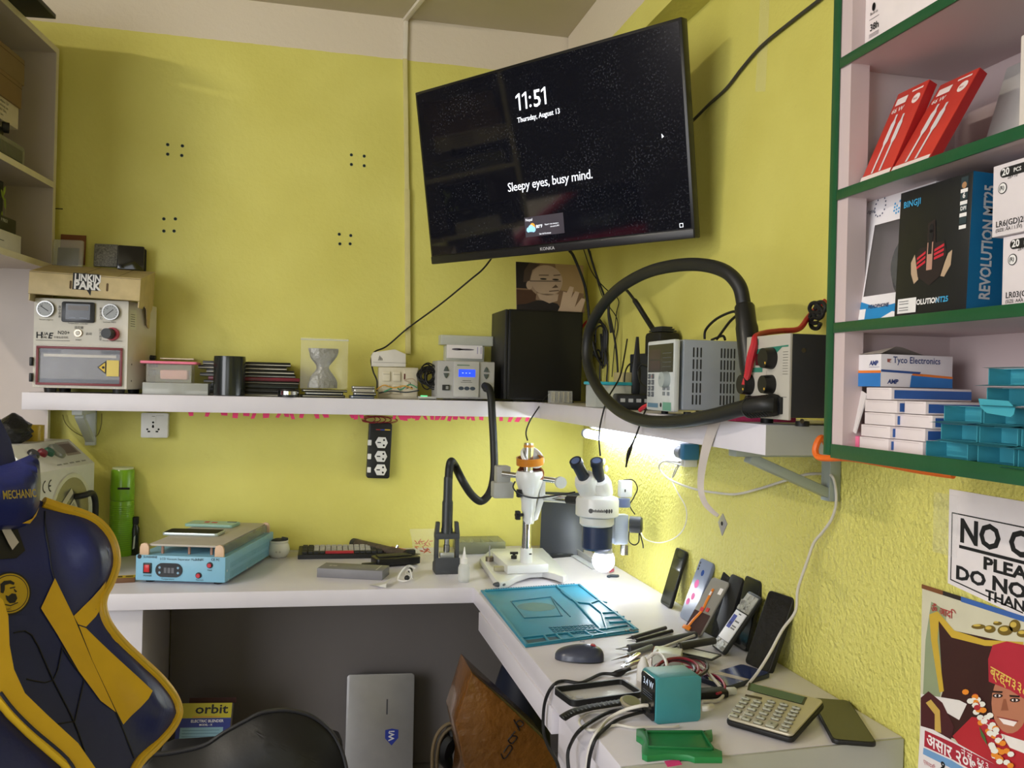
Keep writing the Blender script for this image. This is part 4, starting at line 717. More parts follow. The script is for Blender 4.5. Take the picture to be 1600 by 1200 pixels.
pts = [PX(u, v, x) for u, v, x in ((1292, 695, .80), (1284, 684, .775), (1277, 692, .765), (1274, 705, .762), (1279, 714, .762), (1296, 716, .765), (1330, 716, .765), (1380, 724, .765), (1440, 735, .77), (1490, 742, .78))]
cable('orange_flex', 'bright orange flex running under the bottom of the green-edged cabinet', 'cable', pts, .005, C('e06a20', .5))
# ================================================================ green-edged cabinet on the right wall
GRN = mat('green_gloss_paint', '185030', .3, var=.1, vs=14, bump=.15, bs=60); PNK = mat('pale_pink_board', 'c6b4b4', .5, var=.05, vs=4); CHIP = C('cfcac2', .7)
CXF, CXB, CYF, CYN = .75, .945, 1.168, .42
zb = [PX(1291, 703, CXF).z, PX(1299, 513, CXF).z, PX(1302, 308, CXF).z, PX(1312, 101, CXF).z]; TB = .0135
cb = thing('wall_cabinet', 'open wall cabinet with green painted edges and pale pink shelves at right', 'cabinet', (0, 0, 0))
m = MB(PNK); m.box(((CXF+CXB)/2, CYF-.0085, (zb[0]+2.3)/2), (CXB-CXF, .017, 2.3-zb[0]+TB), 0); m.use(GRN); m.box((CXF-.0015, CYF-.0085, (zb[0]+2.3)/2), (.003, .0172, 2.3-zb[0]+TB), .0006); m.build('side_panel', cb)
m = MB(PNK); m.box(((CXF+CXB)/2, CYN-.0085, (zb[0]+2.3)/2), (CXB-CXF, .0165, 2.3-zb[0]+TB), 0); m.use(GRN); m.box((CXF-.0015, CYN-.0085, (zb[0]+2.3)/2), (.003, .0172, 2.3-zb[0]+TB), .0006); m.build('side_panel', cb)
m = MB(PNK); m.box((CXB+.006, (CYF+CYN)/2, (zb[0]+2.3)/2), (.012, CYF-CYN, 2.3-zb[0]+TB)); m.build('back_panel', cb)
m = MB(PNK); m.box((CXF+.016, CYF-.017-.012, (zb[0]+2.3)/2), (.03, .024, 2.3-zb[0])); m.build('front_batten', cb)
for i, z in enumerate(zb):
    m = MB(PNK); m.box(((CXF+CXB)/2, (CYF-.018+CYN)/2, z), (CXB-CXF-.001, CYF-.018-CYN, TB)); m.use(GRN); m.box((CXF-.0015, (CYF-.018+CYN)/2, z), (.003, CYF-.018-CYN, TB+.0012 if i else .02), .0006)
    m.build('shelf_board', cb)
def sb(i): return zb[i]+TB/2+.0004
def pbox(bl, br, tl, th):            # box given by three corners of its front face and its thickness: frame and size
    M = frame(bl, V(br)-V(bl), V(tl)-V(bl)); return M, (V(br)-V(bl)).length, (M.inverted() @ V(tl)).y, th
def fbox(name, label, cat, u0, u1, v0, v1, x, dep, z, cm, group=None, rz=0):
    y0, y1 = PX(u0, v1, x).y, PX(u1, v1, x).y; h = PX(u0, v0, x).z-PX(u0, v1, x).z
    M = TR(x, y0, z, rz=rz) @ frame((0, 0, 0), (0, -1, 0), (0, 0, 1)); t = thing(name, label, cat, M, group)
    W_ = y0-y1; mb = MB(cm); mb.box((W_/2, h/2, -dep/2), (W_, h, dep), .0008); return t, mb, W_, h
# --- top compartment: white earphone box
WB = C('e3dad9', .55); t, m, W_, H_ = fbox('white_earphone_box', 'white earphone box with 38h print on the topmost visible shelf of the cabinet', 'box', 1348, 1475, -40, 68, .772, .09, sb(3), WB)
m.use(C('6a6668', .3)); m.rbox((W_*.86, H_*.72, 0), (W_*.42, H_*.74, .001), .02); m.use(INK); m.text('38h', .0135, W_*.10, H_*.28, .0008, bold=.02); m.use(C('8a8486', .6))
for y in (.23, .21, .19, .44, .84): m.rect(W_*.09, H_*y, W_*.22, H_*y+.0008, .0008)
m.use(INK); m.text('Built-in', .006, W_*.1, H_*.5, .0008); m.rect(W_*.14, H_*.56, W_*.155, H_*.64, .0008); m.disc(W_*.147, H_*.6, .004, .0008, 12, .006); m.build('carton', t)
# --- second compartment: red cable boxes leaning back
RED = C('c23a2e', .4); RDK = C('a01c1e', .45)
for k, (bl, br, tl, dx) in enumerate((((1343, 273), (1389, 259), (1393, 152), .06), ((1391, 261), (1449, 245), (1474, 131), .075))):
    A, B, D = PX(*bl, .765), PX(*br, .765), PX(*tl, .765+dx); A.z = B.z = sb(2)+.004; M, W_, H_, _ = pbox(A, B, D, .03)
    t = thing('red_cable_box', ('red charging cable box leaning left on the second cabinet shelf', 'red charging cable box leaning right of its twin on the second cabinet shelf')[k], 'box', M, 'red cable boxes in the cabinet')
    m = MB(RED); m.box((W_/2, H_/2, -.007), (W_, H_, .014), .0008); m.use(RDK); m.rect(.001, .001, .0135, H_-.001, .0004, frame((W_, 0, 0), (0, 0, -1), (0, 1, 0))); m.use(C('e8d8d2', .5)); m.rect(0, 0, W_, H_*.07, .0006); m.rect(W_*.1, H_*.84, W_*.45, H_*.92, .0006)
    m.text('66 W', .011, W_*.08, H_*.755, .0006, bold=.02); m.disc(W_*.8, H_*.83, W_*.12, .0006, 18); m.rect(W_*.55, H_*.93, W_*.9, H_*.95, .0006); m.use(C('b03028', .5)); m.text('fast', .006, W_*.72, H_*.815, .0009); m.use(C('d9d2d4', .4))
    for x in (.34, .6): m.plate([(W_*(x-.04), H_*.08), (W_*(x+.02), H_*.08), (W_*(x+.03), H_*.38), (W_*(x+.07), H_*.42), (W_*(x+.07), H_*(.62-.1*(x-.34))), (W_*(x+.03), H_*(.66-.1*(x-.34))), (W_*(x+.03), H_*(.72-.1*(x-.34))), (W_*(x-.03), H_*(.72-.1*(x-.34))), (W_*(x-.03), H_*(.66-.1*(x-.34))), (W_*(x-.07), H_*(.62-.1*(x-.34))), (W_*(x-.07), H_*.42), (W_*(x-.03), H_*.38)], .0007)
    m.build('carton', t)
A = PX(1448, 240, .80); m = MB(C('b9b7b3', .5)); m.box((.06, -.12, .085), (.022, .24, .17), .002, Matrix.Rotation(.3, 4, 'Y')); solo(m, 'pale_grey_carton', 'pale grey carton leaning on the cabinet back right of the red boxes', 'carton', (.82, A.y-.005, sb(2)+.004))
A = PX(1563, 212, .775); t = thing('ribbed_white_box', 'white box with ribbed side at the right end of the second cabinet shelf', 'box', (.79, A.y-.01, sb(2))); m = MB(C('d9d1c8', .5)); m.box((.05, -.07, .06), (.1, .14, .12), .002)
for i in range(24): m.box((0, -.012-.0052*i, .06), (.003, .0026, .108), 0)
m.build('carton', t)
# --- third compartment: headset pack, mouse box, battery boxes
A, B, D = PX(1316, 501, .772), PX(1430, 487, .772), PX(1339, 316, .80); A.z = B.z = sb(1); M, W_, H_, _ = pbox(A, B, D, .09)
t = thing('headset_pack', 'white and blue headset pack with a window left of the black mouse box', 'box', M); m = MB(C('e4e0e2', .45)); fr = .17
m.raw([(0, 0, 0), (W_, 0, 0), (W_, H_, 0), (0, H_, 0), (W_*.26, H_*.2, 0), (W_*1, H_*.2, 0), (W_, H_*.76, 0), (W_*.26, H_*.76, 0)], [[0, 1, 5, 4], [1, 2, 6, 5], [2, 3, 7, 6], [3, 0, 4, 7]])
d_ = -.075; m.raw([(0, 0, 0), (W_, 0, 0), (W_, H_, 0), (0, H_, 0), (0, 0, d_), (W_, 0, d_), (W_, H_, d_), (0, H_, d_)], [[0, 1, 5, 4], [1, 2, 6, 5], [2, 3, 7, 6], [3, 0, 4, 7], [4, 5, 6, 7]])
m.use(C('1f83bf', .5)); m.plate([(0, 0), (W_, 0), (W_, H_*.14), (W_*.5, H_*.1), (W_*.2, H_*.17), (0, H_*.12)], .0004); m.disc(W_*.12, H_*.2, .012, .0005, 20); m.use(C('e8e6e6', .5)); m.plate([(W_*.03, H_*.02), (W_*.33, H_*.02), (W_*.33, H_*.1), (W_*.03, H_*.1)], .0007); m.plate([(W_*.5, 0), (W_, H_*.015), (W_*.7, H_*.06)], .0007)
m.use(C('2a3558', .5)); m.text('HEADPHONE', .0075, W_*.36, H_*.1, .0007, bold=.03); m.text('digital', .0075, W_*.12, H_*.87, .0005); 
for i in range(14): a = i*.45; m.rect(W_*.3+.012*math.cos(a)-.0012, H_*.9+.014*math.sin(a)-.0012, W_*.3+.012*math.cos(a)+.0012, H_*.9+.014*math.sin(a)+.0012, .0005)
m.use(C('3f9ad0', .5))
for i in range(9):
    for j in range(4):
        if (i*7+j*3) % 4: m.rect(W_*.5+i*.005, H_*.8+j*.005+i*.001, W_*.5+i*.005+.003, H_*.8+j*.005+.003+i*.001, .0005)
m.build('carton', t); m = MB(mat('clear_window', 'f4f4f2', .08, alpha=.07, var=.01)); m.rect(W_*.24, H_*.19, W_, H_*.77, -.002); m.build('window', t)
m = MB(C('5a5654', .6)); m.rect(W_*.2, H_*.16, W_, H_*.8, -.062); m.build('inner_tray', t)
m = MB(C('141516', .3)); m.lathe([(.0001, .028), (.036, .026), (.056, .016), (.06, 0), (.056, -.014), (.0001, -.016)], frame((W_*.8, H_*.44, -.033), (1, 0, 0), (0, 1, 0)), 32); m.use(C('3c3f42', .25, metal=.4)); m.disc(W_*.8, H_*.44, .042, -.0045, 28); m.use(C('55585a', .3)); m.rect(W_*.3, H_*.72, W_*.9, H_*.76, -.05); m.build('headset', t)
BB, BS = C('17191b', .4), C('12618f', .4)
A, B, D = PX(1397, 491, .764), PX(1509, 482, .764), PX(1402, 304, .77); A.z = B.z = sb(1); M, W_, H_, _ = pbox(A, B, D, .07)
t = thing('gaming_mouse_box', 'black gaming mouse box with bright blue side on the third cabinet shelf', 'box', M); m = MB(BB); m.box((W_/2, H_/2, -.0325), (W_, H_, .065), .0008)
SF = frame((W_, 0, 0), (0, 0, -1), (0, 1, 0)); m.use(BS); m.rect(0, 0, .0648, H_, .0004, SF); m.use(C('b9bcc0', .5)); m.text('REVOLUTION MT25', .021, .031, H_*.09, .0008, SF, bold=.03, rot=pi/2, sx=1.02*(H_*.84)/(.021*9.2))
m.use(C('3a9ac8', .5)); m.text('BINGJI', .0115, W_*.06, H_*.87, .0006, bold=.02, sp=1.05); m.text('MT25', .0095, W_*.60, H_*.085, .0006, bold=.03); m.use(WHT); m.text('OLUTION', .0095, W_*.33, H_*.085, .0006, bold=.04); m.rect(W_*.055, H_*.03, W_*.33, H_*.145, .0009); m.use(C('6a6a6c', .6))
for y in (.05, .07, .1, .12): m.rect(W_*.08, H_*y, W_*.22, H_*y+.001, .0012)
for i, s_ in enumerate(('', '6', 'DPI', '')):
    y = H_*(.91-.088*i); m.use(C('2a3a40', .4)); m.rect(W_*.86, y-.002, W_*.95, y+.011, .0006); m.use(WHT); m.rect(W_*.86, y-.008, W_*.95, y-.0035, .0007); m.text(s_, .009 if i < 2 else .0065, W_*.905, y, .0008, bold=.03, al='CENTER')
m.use(C('a87f5a', .4)); m.disc(W_*.904, H_*.915, .004, .0009, 14)
m.use(C('b39a80', .35)); m.plate([(W_*.22, H_*.42), (W_*.27, H_*.48), (W_*.3, H_*.4), (W_*.34, H_*.28), (W_*.28, H_*.25), (W_*.23, H_*.33)], .0006); m.plate([(W_*.74, H_*.44), (W_*.79, H_*.46), (W_*.78, H_*.35), (W_*.7, H_*.27), (W_*.65, H_*.28), (W_*.7, H_*.38)], .0006)
m.use(C('2c2426', .3)); m.plate([(W_*.33, H_*.3), (W_*.28, H_*.46), (W_*.34, H_*.52), (W_*.44, H_*.52), (W_*.44, H_*.7), (W_*.54, H_*.72), (W_*.56, H_*.54), (W_*.68, H_*.54), (W_*.72, H_*.44), (W_*.64, H_*.28), (W_*.5, H_*.22)], .0007)
m.use(C('c02c3c', .35))
for i in range(3): m.plate([(W_*.31, H_*(.43-.035*i)), (W_*.43, H_*(.47-.035*i)), (W_*.43, H_*(.49-.035*i)), (W_*.31, H_*(.45-.035*i))], .0009); m.plate([(W_*.55, H_*(.47-.03*i)), (W_*.68, H_*(.5-.035*i)), (W_*.68, H_*(.52-.035*i)), (W_*.55, H_*(.49-.03*i))], .0009)
m.use(C('b58a78', .3)); m.rect(W_*.45, H_*.34, W_*.53, H_*.55, .001); m.use(INK); m.rect(W_*.465, H_*.46, W_*.515, H_*.56, .0012); m.disc(W_*.495, H_*.6, .004, .0012, 14, .008); m.disc(W_*.495, H_*.655, .004, .0012, 14, .006); m.build('carton', t)
for k, (u0, v0, v1, x, s1, s2) in enumerate(((1565, 361, 471, .772, 'LR03(GD)2B', '(SIZE: AAA / 1.5V)'), (1550, 247, 357, .766, 'LR6(GD)2B', '(SIZE: AA / 1.5V)'))):
    y0 = PX(u0, v1, x).y; h = PX(u0, v0, x).z-PX(u0, v1, x).z; W_ = .2; z = sb(1)+k*(h+.0006) if k else sb(1)
    if k: z = sb(1)+hprev+.0006
    hprev = h; t = thing('battery_box', ('lower of the two white battery boxes at right of the mouse box', 'upper of two stacked white battery boxes at right of mouse box')[k], 'box', TR(x, y0, z) @ frame((0, 0, 0), (0, -1, 0), (0, 0, 1)), 'battery boxes in the cabinet')
    m = MB(C('ded6d8', .5)); m.box((W_/2, h/2, -.055), (W_, h, .11), .0008); m.use(INK); m.rbox((.031, h*.87, 0), (.04, .011, .0012), .0055); m.use(WHT); m.text('20', .011, .014, h*.833, .0009, bold=.03); m.text('PCS', .0065, .031, h*.84, .0009, bold=.02); m.use(INK); m.text('2B×10', .0055, .022, h*.77, .0006)
    m.disc(.015, h*.66, .0065, .0006, 20); m.use(WHT); m.disc(.015, h*.66, .0055, .0008, 20); m.use(INK); m.text('(R)', .006, .0105, h*.64, .001, bold=.03); m.text(s1, .0095, .006, h*.13, .0006, bold=.01); m.text(s2, .0055, .006, h*.06, .0006); m.use(C('4a5a80', .4)); m.rect(.058, h*.6, .075, h*.73, .0006); m.build('carton', t)
# --- bottom compartment
zf = sb(0)
A, B, D = PX(1331, 628, .80), PX(1379, 632, .80), None
zt0 = PX(1377, 553, .776).z; cx, cy = .776, PX(1377, 553, .776).y; zb0 = zf+5*.0173+.0006; ang = .03
t = thing('connector_box', 'white, orange and blue connector box with open lid behind the pile of slim boxes', 'box', TR(cx, cy, zb0, rz=ang)); Lr = .118; Ll = min(.05, CYF-.019-cy-.004); hB = zt0-zb0; WT = C('ddd8da', .5); ORG = C('d9762a', .5); BLU = C('2a72b8', .5); NVY = C('2c4f8f', .5)
m = MB(WT); m.box((Lr/2, Ll/2, hB/2), (Lr, Ll, hB), .0006); F1 = frame((0, 0, 0), (1, 0, 0), (0, 0, 1)); F2 = frame((0, Ll, 0), (0, -1, 0), (0, 0, 1))
m.use(BLU); m.rect(0, 0, Ll, hB*.42, .0004, F2); m.plate([(Lr*.4, 0), (Lr, 0), (Lr, hB*.32), (Lr*.42, hB*.38)], .0004, F1); m.use(ORG); m.rect(0, hB*.42, Ll, hB*.5, .0005, F2); m.plate([(Lr*.42, hB*.37), (Lr, hB*.29), (Lr, hB*.36), (Lr*.44, hB*.44)], .0006, F1); m.use(NVY); m.plate([(0, hB*.46), (Lr*.53, hB*.41), (Lr*.55, hB*.48), (0, hB*.53)], .0006, F1)
m.use(C('2d3f78', .5)); m.text('Tyco Electronics', .0128, Lr*.16, hB*.74, .0006, F1, bold=.01, sx=.9); m.text('AMP', .0085, Lr*.09, hB*.1, .0006, F1, bold=.04, shear=.2); m.text('AMP', .009, Ll*.52, hB*.66, .0006, F2, bold=.04, shear=.2); m.rect(Ll*.5, hB*.6, Ll*.95, hB*.61, .0006, F2); m.use(C('a05a50', .5)); m.plate([(Lr*.08, hB*.86), (Lr*.14, hB*.86), (Lr*.11, hB*.78), (Lr*.14, hB*.74), (Lr*.08, hB*.76)], .0006, F1); m.build('carton', t)
m = MB(C('c9c2b8', .6)); m.raw([(0, Ll, hB+.0005), (Lr, Ll, hB+.0005), (Lr*.45, Ll*.5, hB+.012), (0, 0, hB+.0008), (Lr*.3, Ll*.3, hB+.012)], [[0, 1, 2, 4], [0, 4, 3]]); m.build('lid_flap', t)
rows = [(683, 703), (666, 685), (648, 667), (630, 647), (612, 630)]
for k in range(5):   # slim white boxes: two columns
    for c_, (ua, ub) in enumerate((((1343, 1389), (1345, 1391), (1350, 1398), (1350, 1401), (1352, 1392))[k], ((1391, 1443), (1394, 1446), (1400, 1457), (1412, 1446), (0, 0))[k])):
        if ub == 0: continue
        x = .768+.004*((k*3+c_*2) % 3); ya, yb = PX(ua, 690, x).y, PX(ub, 690, x).y; h = .0165; dep = .125
        t = thing('slim_white_box', '%s slim white and blue box from the bottom in the %s column of the pile' % (('lowest', 'second', 'third', 'fourth', 'topmost')[k], ('left', 'right')[c_]), 'box', TR(x, ya, zf+k*(h+.0008), rz=.0) @ frame((0, 0, 0), (0, -1, 0), (0, 0, 1)), 'slim white boxes in the cabinet')
        W_ = ya-yb-.001; m = MB(C('ddd2d2', .55)); m.box((W_/2, h/2, -dep/2), (W_, h, dep), .0006); SF = frame((W_, 0, 0), (0, 0, -1), (0, 1, 0)); m.use(C('345fa6', .5)); m.rect(.004, .002, dep, h-.003, .0004, SF); m.use(C('a89898', .6)); m.rect(W_*.1, h*.86, W_*.9, h*.88, .0005); m.build('carton', t)
A, B, D = PX(1324, 668, .775), PX(1336, 677, .765), PX(1352, 614, .775); m = MB(C('d9d3d2', .6)); M, W_, H_, _ = pbox(A, B, D, .002); m.box((W_/2, H_/2, -.001), (W_, H_, .002)); solo(m, 'loose_white_card', 'loose white card leaning on the left side of the slim box pile', 'card', M)
t, m, W_, H_ = fbox('pink_small_box', 'small pink box lying on the bottom cabinet board left of the pile', 'box', 1304, 1342, 678, 695, .772, .07, zf, C('d96a8c', .5)); m.build('carton', t)
TEAL = C('3f97a8', .5); TED = C('2f7f92', .55)
spec = ((1447, 1514, 0, 'lowest', 'left'), (1470, 1528, 1, 'second', 'left'), (1474, 1534, 2, 'third', 'left'), (1528, 1594, 0, 'lowest', 'middle'), (1530, 1592, 1, 'second', 'middle'), (1536, 1604, 2, 'third', 'middle'), (1540, 1604, 3, 'fourth', 'middle'), (1584, 1660, 0, 'lowest', 'right'), (1596, 1668, 1, 'second', 'right'), (1606, 1672, 2, 'third', 'right'), (1542, 1620, 4, 'topmost', 'middle'))
for ua, ub, k, n1, n2 in spec:
    x = .766+.003*(k % 3); ya, yb = PX(ua, 690, x).y, PX(ub, 690, x).y; h = .0195; dep = .12
    t = thing('teal_box', '%s open teal box in the %s column at right of the bottom compartment' % (n1, n2), 'box', TR(x, ya, zf+k*(h+.003)) @ frame((0, 0, 0), (0, -1, 0), (0, 0, 1)), 'open teal boxes in the cabinet')
    W_ = ya-yb-.0015; m = MB(TEAL)
    for c_, s_ in (((W_/2, .0005, -dep/2), (W_, .001, dep)), ((W_/2, h-.0005, -dep/2-.01), (W_, .001, dep-.02)), ((.0005, h/2, -dep/2), (.001, h, dep)), ((W_-.0005, h/2, -dep/2), (.001, h, dep)), ((W_/2, h/2, -.03), (W_, h, .001))): m.box(c_, s_)
    m.build('carton', t); m = MB(TED); fl = .012+.012*((k*5+len(n2)) % 3)/2; m.raw([(0, .0008, 0), (W_, .0008, 0), (W_*.94, -.0012 if k else .0008, fl), (W_*.06, -.0008 if k else .0008, fl)], [[0, 1, 2, 3]]); m.use(C('c9c9c4', .5)); m.raw([(0, h, -.004), (W_, h, -.004), (W_, h+.0008, fl*.4), (0, h+.0008, fl*.4)], [[0, 1, 2, 3]]); m.build('lid_flap', t)
A, B, D = PX(1524, 646, .757), PX(1583, 652, .757), PX(1520, 622, .76); M, W_, H_, _ = pbox(A, B, D, 0); m = MB(C('3f9fb0', .5)); m.prism([(0, H_), (W_*.8, H_), (W_, H_*.6), (W_, .2*H_), (W_*.95, 0), (W_*.3, H_*.1), (W_*.1, H_*.45)], -.0008, 0); t = solo(m, 'teal_lid_flap', 'rounded teal lid flap hanging out at the front of the teal pile', 'flap', M)

# ================================================================ prints stuck on the right wall
SGM = frame(PX(1482, 912, XR-.001), (0, -1, 0), (0, 0, 1)); P_ = lambda u, v: PP(u, v, SGM)
q0, q1 = P_(1484.5, 764), P_(1482, 911); sw = .36; sh = q0.y-q1.y
t = thing('credit_notice', 'white notice in black capitals fixed to the wall under the cabinet', 'notice', SGM); m = MB(C('e3dcdc', .5)); q2 = P_(1600, 966); m.prism([(q1.x, q1.y), (q2.x, q2.y), (q1.x+sw, q2.y-.03), (q1.x+sw, q0.y), (q0.x, q0.y)], .0003, .0013); m.build('sheet', t)
m = MB(INK); a, b_ = P_(1488.5, 800), P_(1486, 906); x0, x1, y0, y1 = a.x, sw-.012, b_.y, a.y
q3 = P_(1600, 959); m.plate([(x0, y0), (q3.x, q3.y), (q3.x, q3.y+.002), (x0, y0+.002)], .0016)
for r in ((x0, y1-.002, x1, y1), (x0, y0, x0+.002, y1), (x1-.002, y0, x1, y1)): m.rect(*r, .0016)
def line(s_, u, v, u2, v2, **k): a = P_(u, v); h = (P_(u2, v2)-a).length; m.text(s_, h/.72, a.x, a.y, .0016, **k)
line('NO CREDIT', 1500, 845, 1502, 809, bold=.035, sx=1.05); a = P_(1500, 850); b_ = P_(1600, 878); m.rect(a.x, a.y-.006, x1-.03, a.y-.001, .0016)
line('PLEASE', 1537, 888, 1538, 869, bold=.04, sx=1.5); line('DO NOT ASK', 1494, 903, 1496, 883, bold=.04, sx=1.42); line('THANK YOU', 1541, 936, 1543, 921, bold=.035, sx=1.3); m.build('lettering', t)
m = MB(FILM); m.rect(-.035, sh*.3, .02, sh*.95, .0026); m.build('tape', t)
# calendar
CLM = frame(PX(1437, 1200, XR-.001), PX(1600, 1300, XR-.001)-PX(1437, 1200, XR-.001), PX(1452, 920, XR-.001)-PX(1437, 1200, XR-.001)); K = lambda u, v: PP(u, v, CLM)
t = thing('wall_calendar', 'printed wall calendar with a smiling child in a red cap and flower garland', 'calendar', CLM); tl = K(1453, 919); cw_ = .34
m = MB(C('cfcab0', .45)); m.box((cw_/2, tl.y/2-.08, .0005), (cw_, tl.y+.16, .0008)); m.build('sheet', t)
m = MB(C('7a4a2a', .5)); a = K(1453, 925); m.rect(0, tl.y-.004, .05, tl.y+.003, .002); m.use(C('2a2220', .5)); m.rect(.05, tl.y-.004, .09, tl.y+.003, .002); m.use(C('3a62a8', .5)); m.rect(.09, tl.y-.005, cw_, tl.y+.003, .002); m.build('hanger_strip', t)
m = MB(C('3a1f1c', .5))
def kp(c, pts, z): m.use(C(c, .5)); m.plate([tuple(K(u, v)) for u, v in pts], z)
def ke(c, u, v, du, dv, z, n=22): m.use(C(c, .5)); m.plate([tuple(K(u+du*math.cos(2*pi*i/n), v+dv*math.sin(2*pi*i/n))) for i in range(n)], z)
kp('8f9a78', [(1447, 1000), (1456, 940), (1480, 955), (1470, 1090), (1443, 1085)], .0011)
kp('3a1c1a', [(1467, 965), (1490, 985), (1560, 1000), (1610, 1010), (1610, 1200), (1455, 1140), (1474, 1080)], .0012)
kp('c9a83a', [(1453, 960), (1466, 955), (1492, 985), (1540, 1000), (1600, 1003), (1600, 1011), (1540, 1009), (1488, 996), (1468, 970), (1466, 1000), (1476, 1080), (1469, 1082), (1456, 1000)], .0014)
for u, v, a_, b2 in ((1530, 979, 11, 4), (1548, 983, 9, 6), (1572, 985, 12, 8), (1587, 978, 9, 10), (1600, 990, 10, 6), (1560, 974, 7, 3)): ke('6f5a20', u, v, a_, b2, .0016); ke('cbb050', u-2, v-2, a_*.55, b2*.45, .0018)
kp('e2dcd8', [(1440, 1084), (1500, 1094), (1512, 1100), (1500, 1125), (1440, 1090)], .0015)
kp('4a2024', [(1440, 1090), (1452, 1080), (1474, 1098), (1492, 1136), (1486, 1160), (1440, 1138)], .0017); kp('c7a552', [(1448, 1098), (1456, 1093), (1470, 1110), (1472, 1145), (1462, 1142), (1462, 1116)], .0018)
kp('b02630', [(1490, 1150), (1520, 1120), (1560, 1125), (1620, 1130), (1620, 1240), (1520, 1190)], .0019)
ke('3a2018', 1582, 1082, 34, 46, .0020); ke('b5765a', 1580, 1098, 29, 48, .0021); kp('b02838', [(1547, 1065), (1546, 1030), (1553, 1008), (1575, 1002), (1612, 1010), (1612, 1098), (1580, 1078)], .0023)
m.use(C('e0c25a', .5)); a = K(1549, 1048); m.text('ब्रह्म३३८ योग', .021, a.x, a.y-.006, .0026, bold=.01, rot=-.12, sx=.9)
for u in (1561, 1588): ke('2a1612', u, 1087+(u-1561)*.25, 8, 3.4, .0024); ke('efe6e2', u, 1087+(u-1561)*.25, 5, 2, .0026, 12); ke('1c0f0c', u, 1087+(u-1561)*.25, 2.2, 2.2, .0028, 10); kp('2a1612', [(u-9, 1079+(u-1561)*.25), (u+8, 1080+(u-1561)*.25), (u+7, 1083+(u-1561)*.25), (u-8, 1082+(u-1561)*.25)], .0024)
kp('95583f', [(1570, 1092), (1574, 1092), (1578, 1110), (1566, 1110)], .0024); kp('f0e4de', [(1562, 1121), (1592, 1127), (1586, 1135), (1570, 1131)], .0024); kp('8f3a34', [(1559, 1119), (1594, 1126), (1592, 1128), (1561, 1121)], .0026)
kp('e9e2dc', [(1566, 1146), (1610, 1160), (1610, 1180), (1580, 1168)], .0023)
R_ = random.Random(2)
for k in range(64):
    f = k/63; u = 1520+f*58+R_.uniform(-11, 11); v = 1086+f*106+R_.uniform(-8, 8); c = ('e9e6dc', 'e58a2a', 'e9e6dc', 'b02a38')[k % 4 if f < .7 else (k % 2)*1]; ke(c, u, v, 5.5, 4.5, .0030+.00004*k, 8)
kp('4a6a3a', [(1533, 1135), (1542, 1150), (1546, 1165), (1536, 1150)], .0034)
kp('e4dcdc', [(1440, 1134), (1460, 1140), (1620, 1230), (1620, 1400), (1430, 1300)], .0022)
kp('a82438', [(1447, 1141), (1490, 1160), (1560, 1196), (1620, 1230), (1620, 1262), (1540, 1214), (1490, 1186), (1446, 1166)], .0024)
m.use(C('f0e6e6', .5)); a = K(1450, 1163); m.text('असार २०७३', .027, a.x, a.y, .0027, bold=.02); a = K(1504, 1178); m.text('ने.सं. ११३', .016, a.x, a.y-.002, .0027)
kp('6f9ac8', [(1445, 1168), (1489, 1188), (1600, 1255), (1600, 1272), (1488, 1200), (1444, 1178)], .0024); m.use(C('a83444', .5)); a = K(1445, 1192); m.text('एकादशी', .009, a.x, a.y, .0026); m.text('पूर्णिमा', .009, a.x, a.y-.014, .0026); m.use(INK); a = K(1470, 1199); m.text('१', .028, a.x, a.y-.006, .0026, bold=.02)
a = K(1459, 944); m.use(C('b03a3a', .5)); m.text('ॐ आदि', .0165, a.x-.004, a.y-.012, .0022, bold=.015)
m.build('picture', t)
# ================================================================ white shelving unit at the left
piv = PY(83, 280, 3.045); UA = -.113; UM = TR(piv.x, piv.y, 0, rz=UA); UF = UM @ frame((0, 0, 0), (0, 1, 0), (0, 0, 1)); UI = UM.inverted()
un = thing('shelving_unit', 'white open shelving unit against the left end of the back wall', 'shelving', UM)
UL, UD, UT = .53, .30, 2.352; LAMU = mat('white_shelf_board', 'bfb4ae', .45, var=.04, vs=6); EDG = C('d8d0bc', .45)
z1, z2 = PP(77.5, 281.5, UF).y, PP(74.4, 411, UF).y
m = MB(LAMU); m.box((-UD/2, .009, (UT+.76)/2), (UD, .018, UT-.76)); m.use(EDG); m.box((.001, .009, (UT+.76)/2), (.002, .0182, UT-.76)); m.build('end_panel', un)
m = MB(LAMU); m.box((-UD/2, -UL-.009, (UT+1.64)/2), (UD, .018, UT-1.64)); m.use(EDG); m.box((.001, -UL-.009, (UT+1.64)/2), (.002, .0182, UT-1.64)); m.build('end_panel', un)
m = MB(LAMU); m.box((-UD-.004, -UL/2+.01, (UT+1.64)/2), (.008, UL+.03, UT-1.64)); m.build('back_panel', un)
for z in (z2, z1, UT):
    m = MB(LAMU); m.box((-UD/2, -UL/2, z-.009), (UD, UL, .018)); m.use(EDG); m.box((.001, -UL/2, z-.009), (.002, UL, .0182)); m.build('shelf_board', un)
def ubox(name, label, cat, uv_tr, uv_br, z, dep, L_, cm, xo=-.012, group=None):     # box lying on a unit shelf, its far end at pixel uv
    a, b_ = PP(*uv_tr, UF), PP(*uv_br, UF); h = a.y-b_.y
    return thing(name, label, cat, UM @ Matrix.Translation((xo, a.x, z)), group), MB(cm), h, dep, L_
KB = C('7c6648', .7); KB2 = C('7e6444', .7)
t, m, h, d, L_ = ubox('vented_grey_device', 'grey vented device lying lowest on the upper shelf of the unit', 'device', (48, 240), (48, 263), z1+.0004, .2, .33, C('7c7c74', .5)); h = .062
m.box((-d/2, -L_/2, h/2), (d, L_, h), .012); m.build('case', t); m = MB(C('35352f', .6))
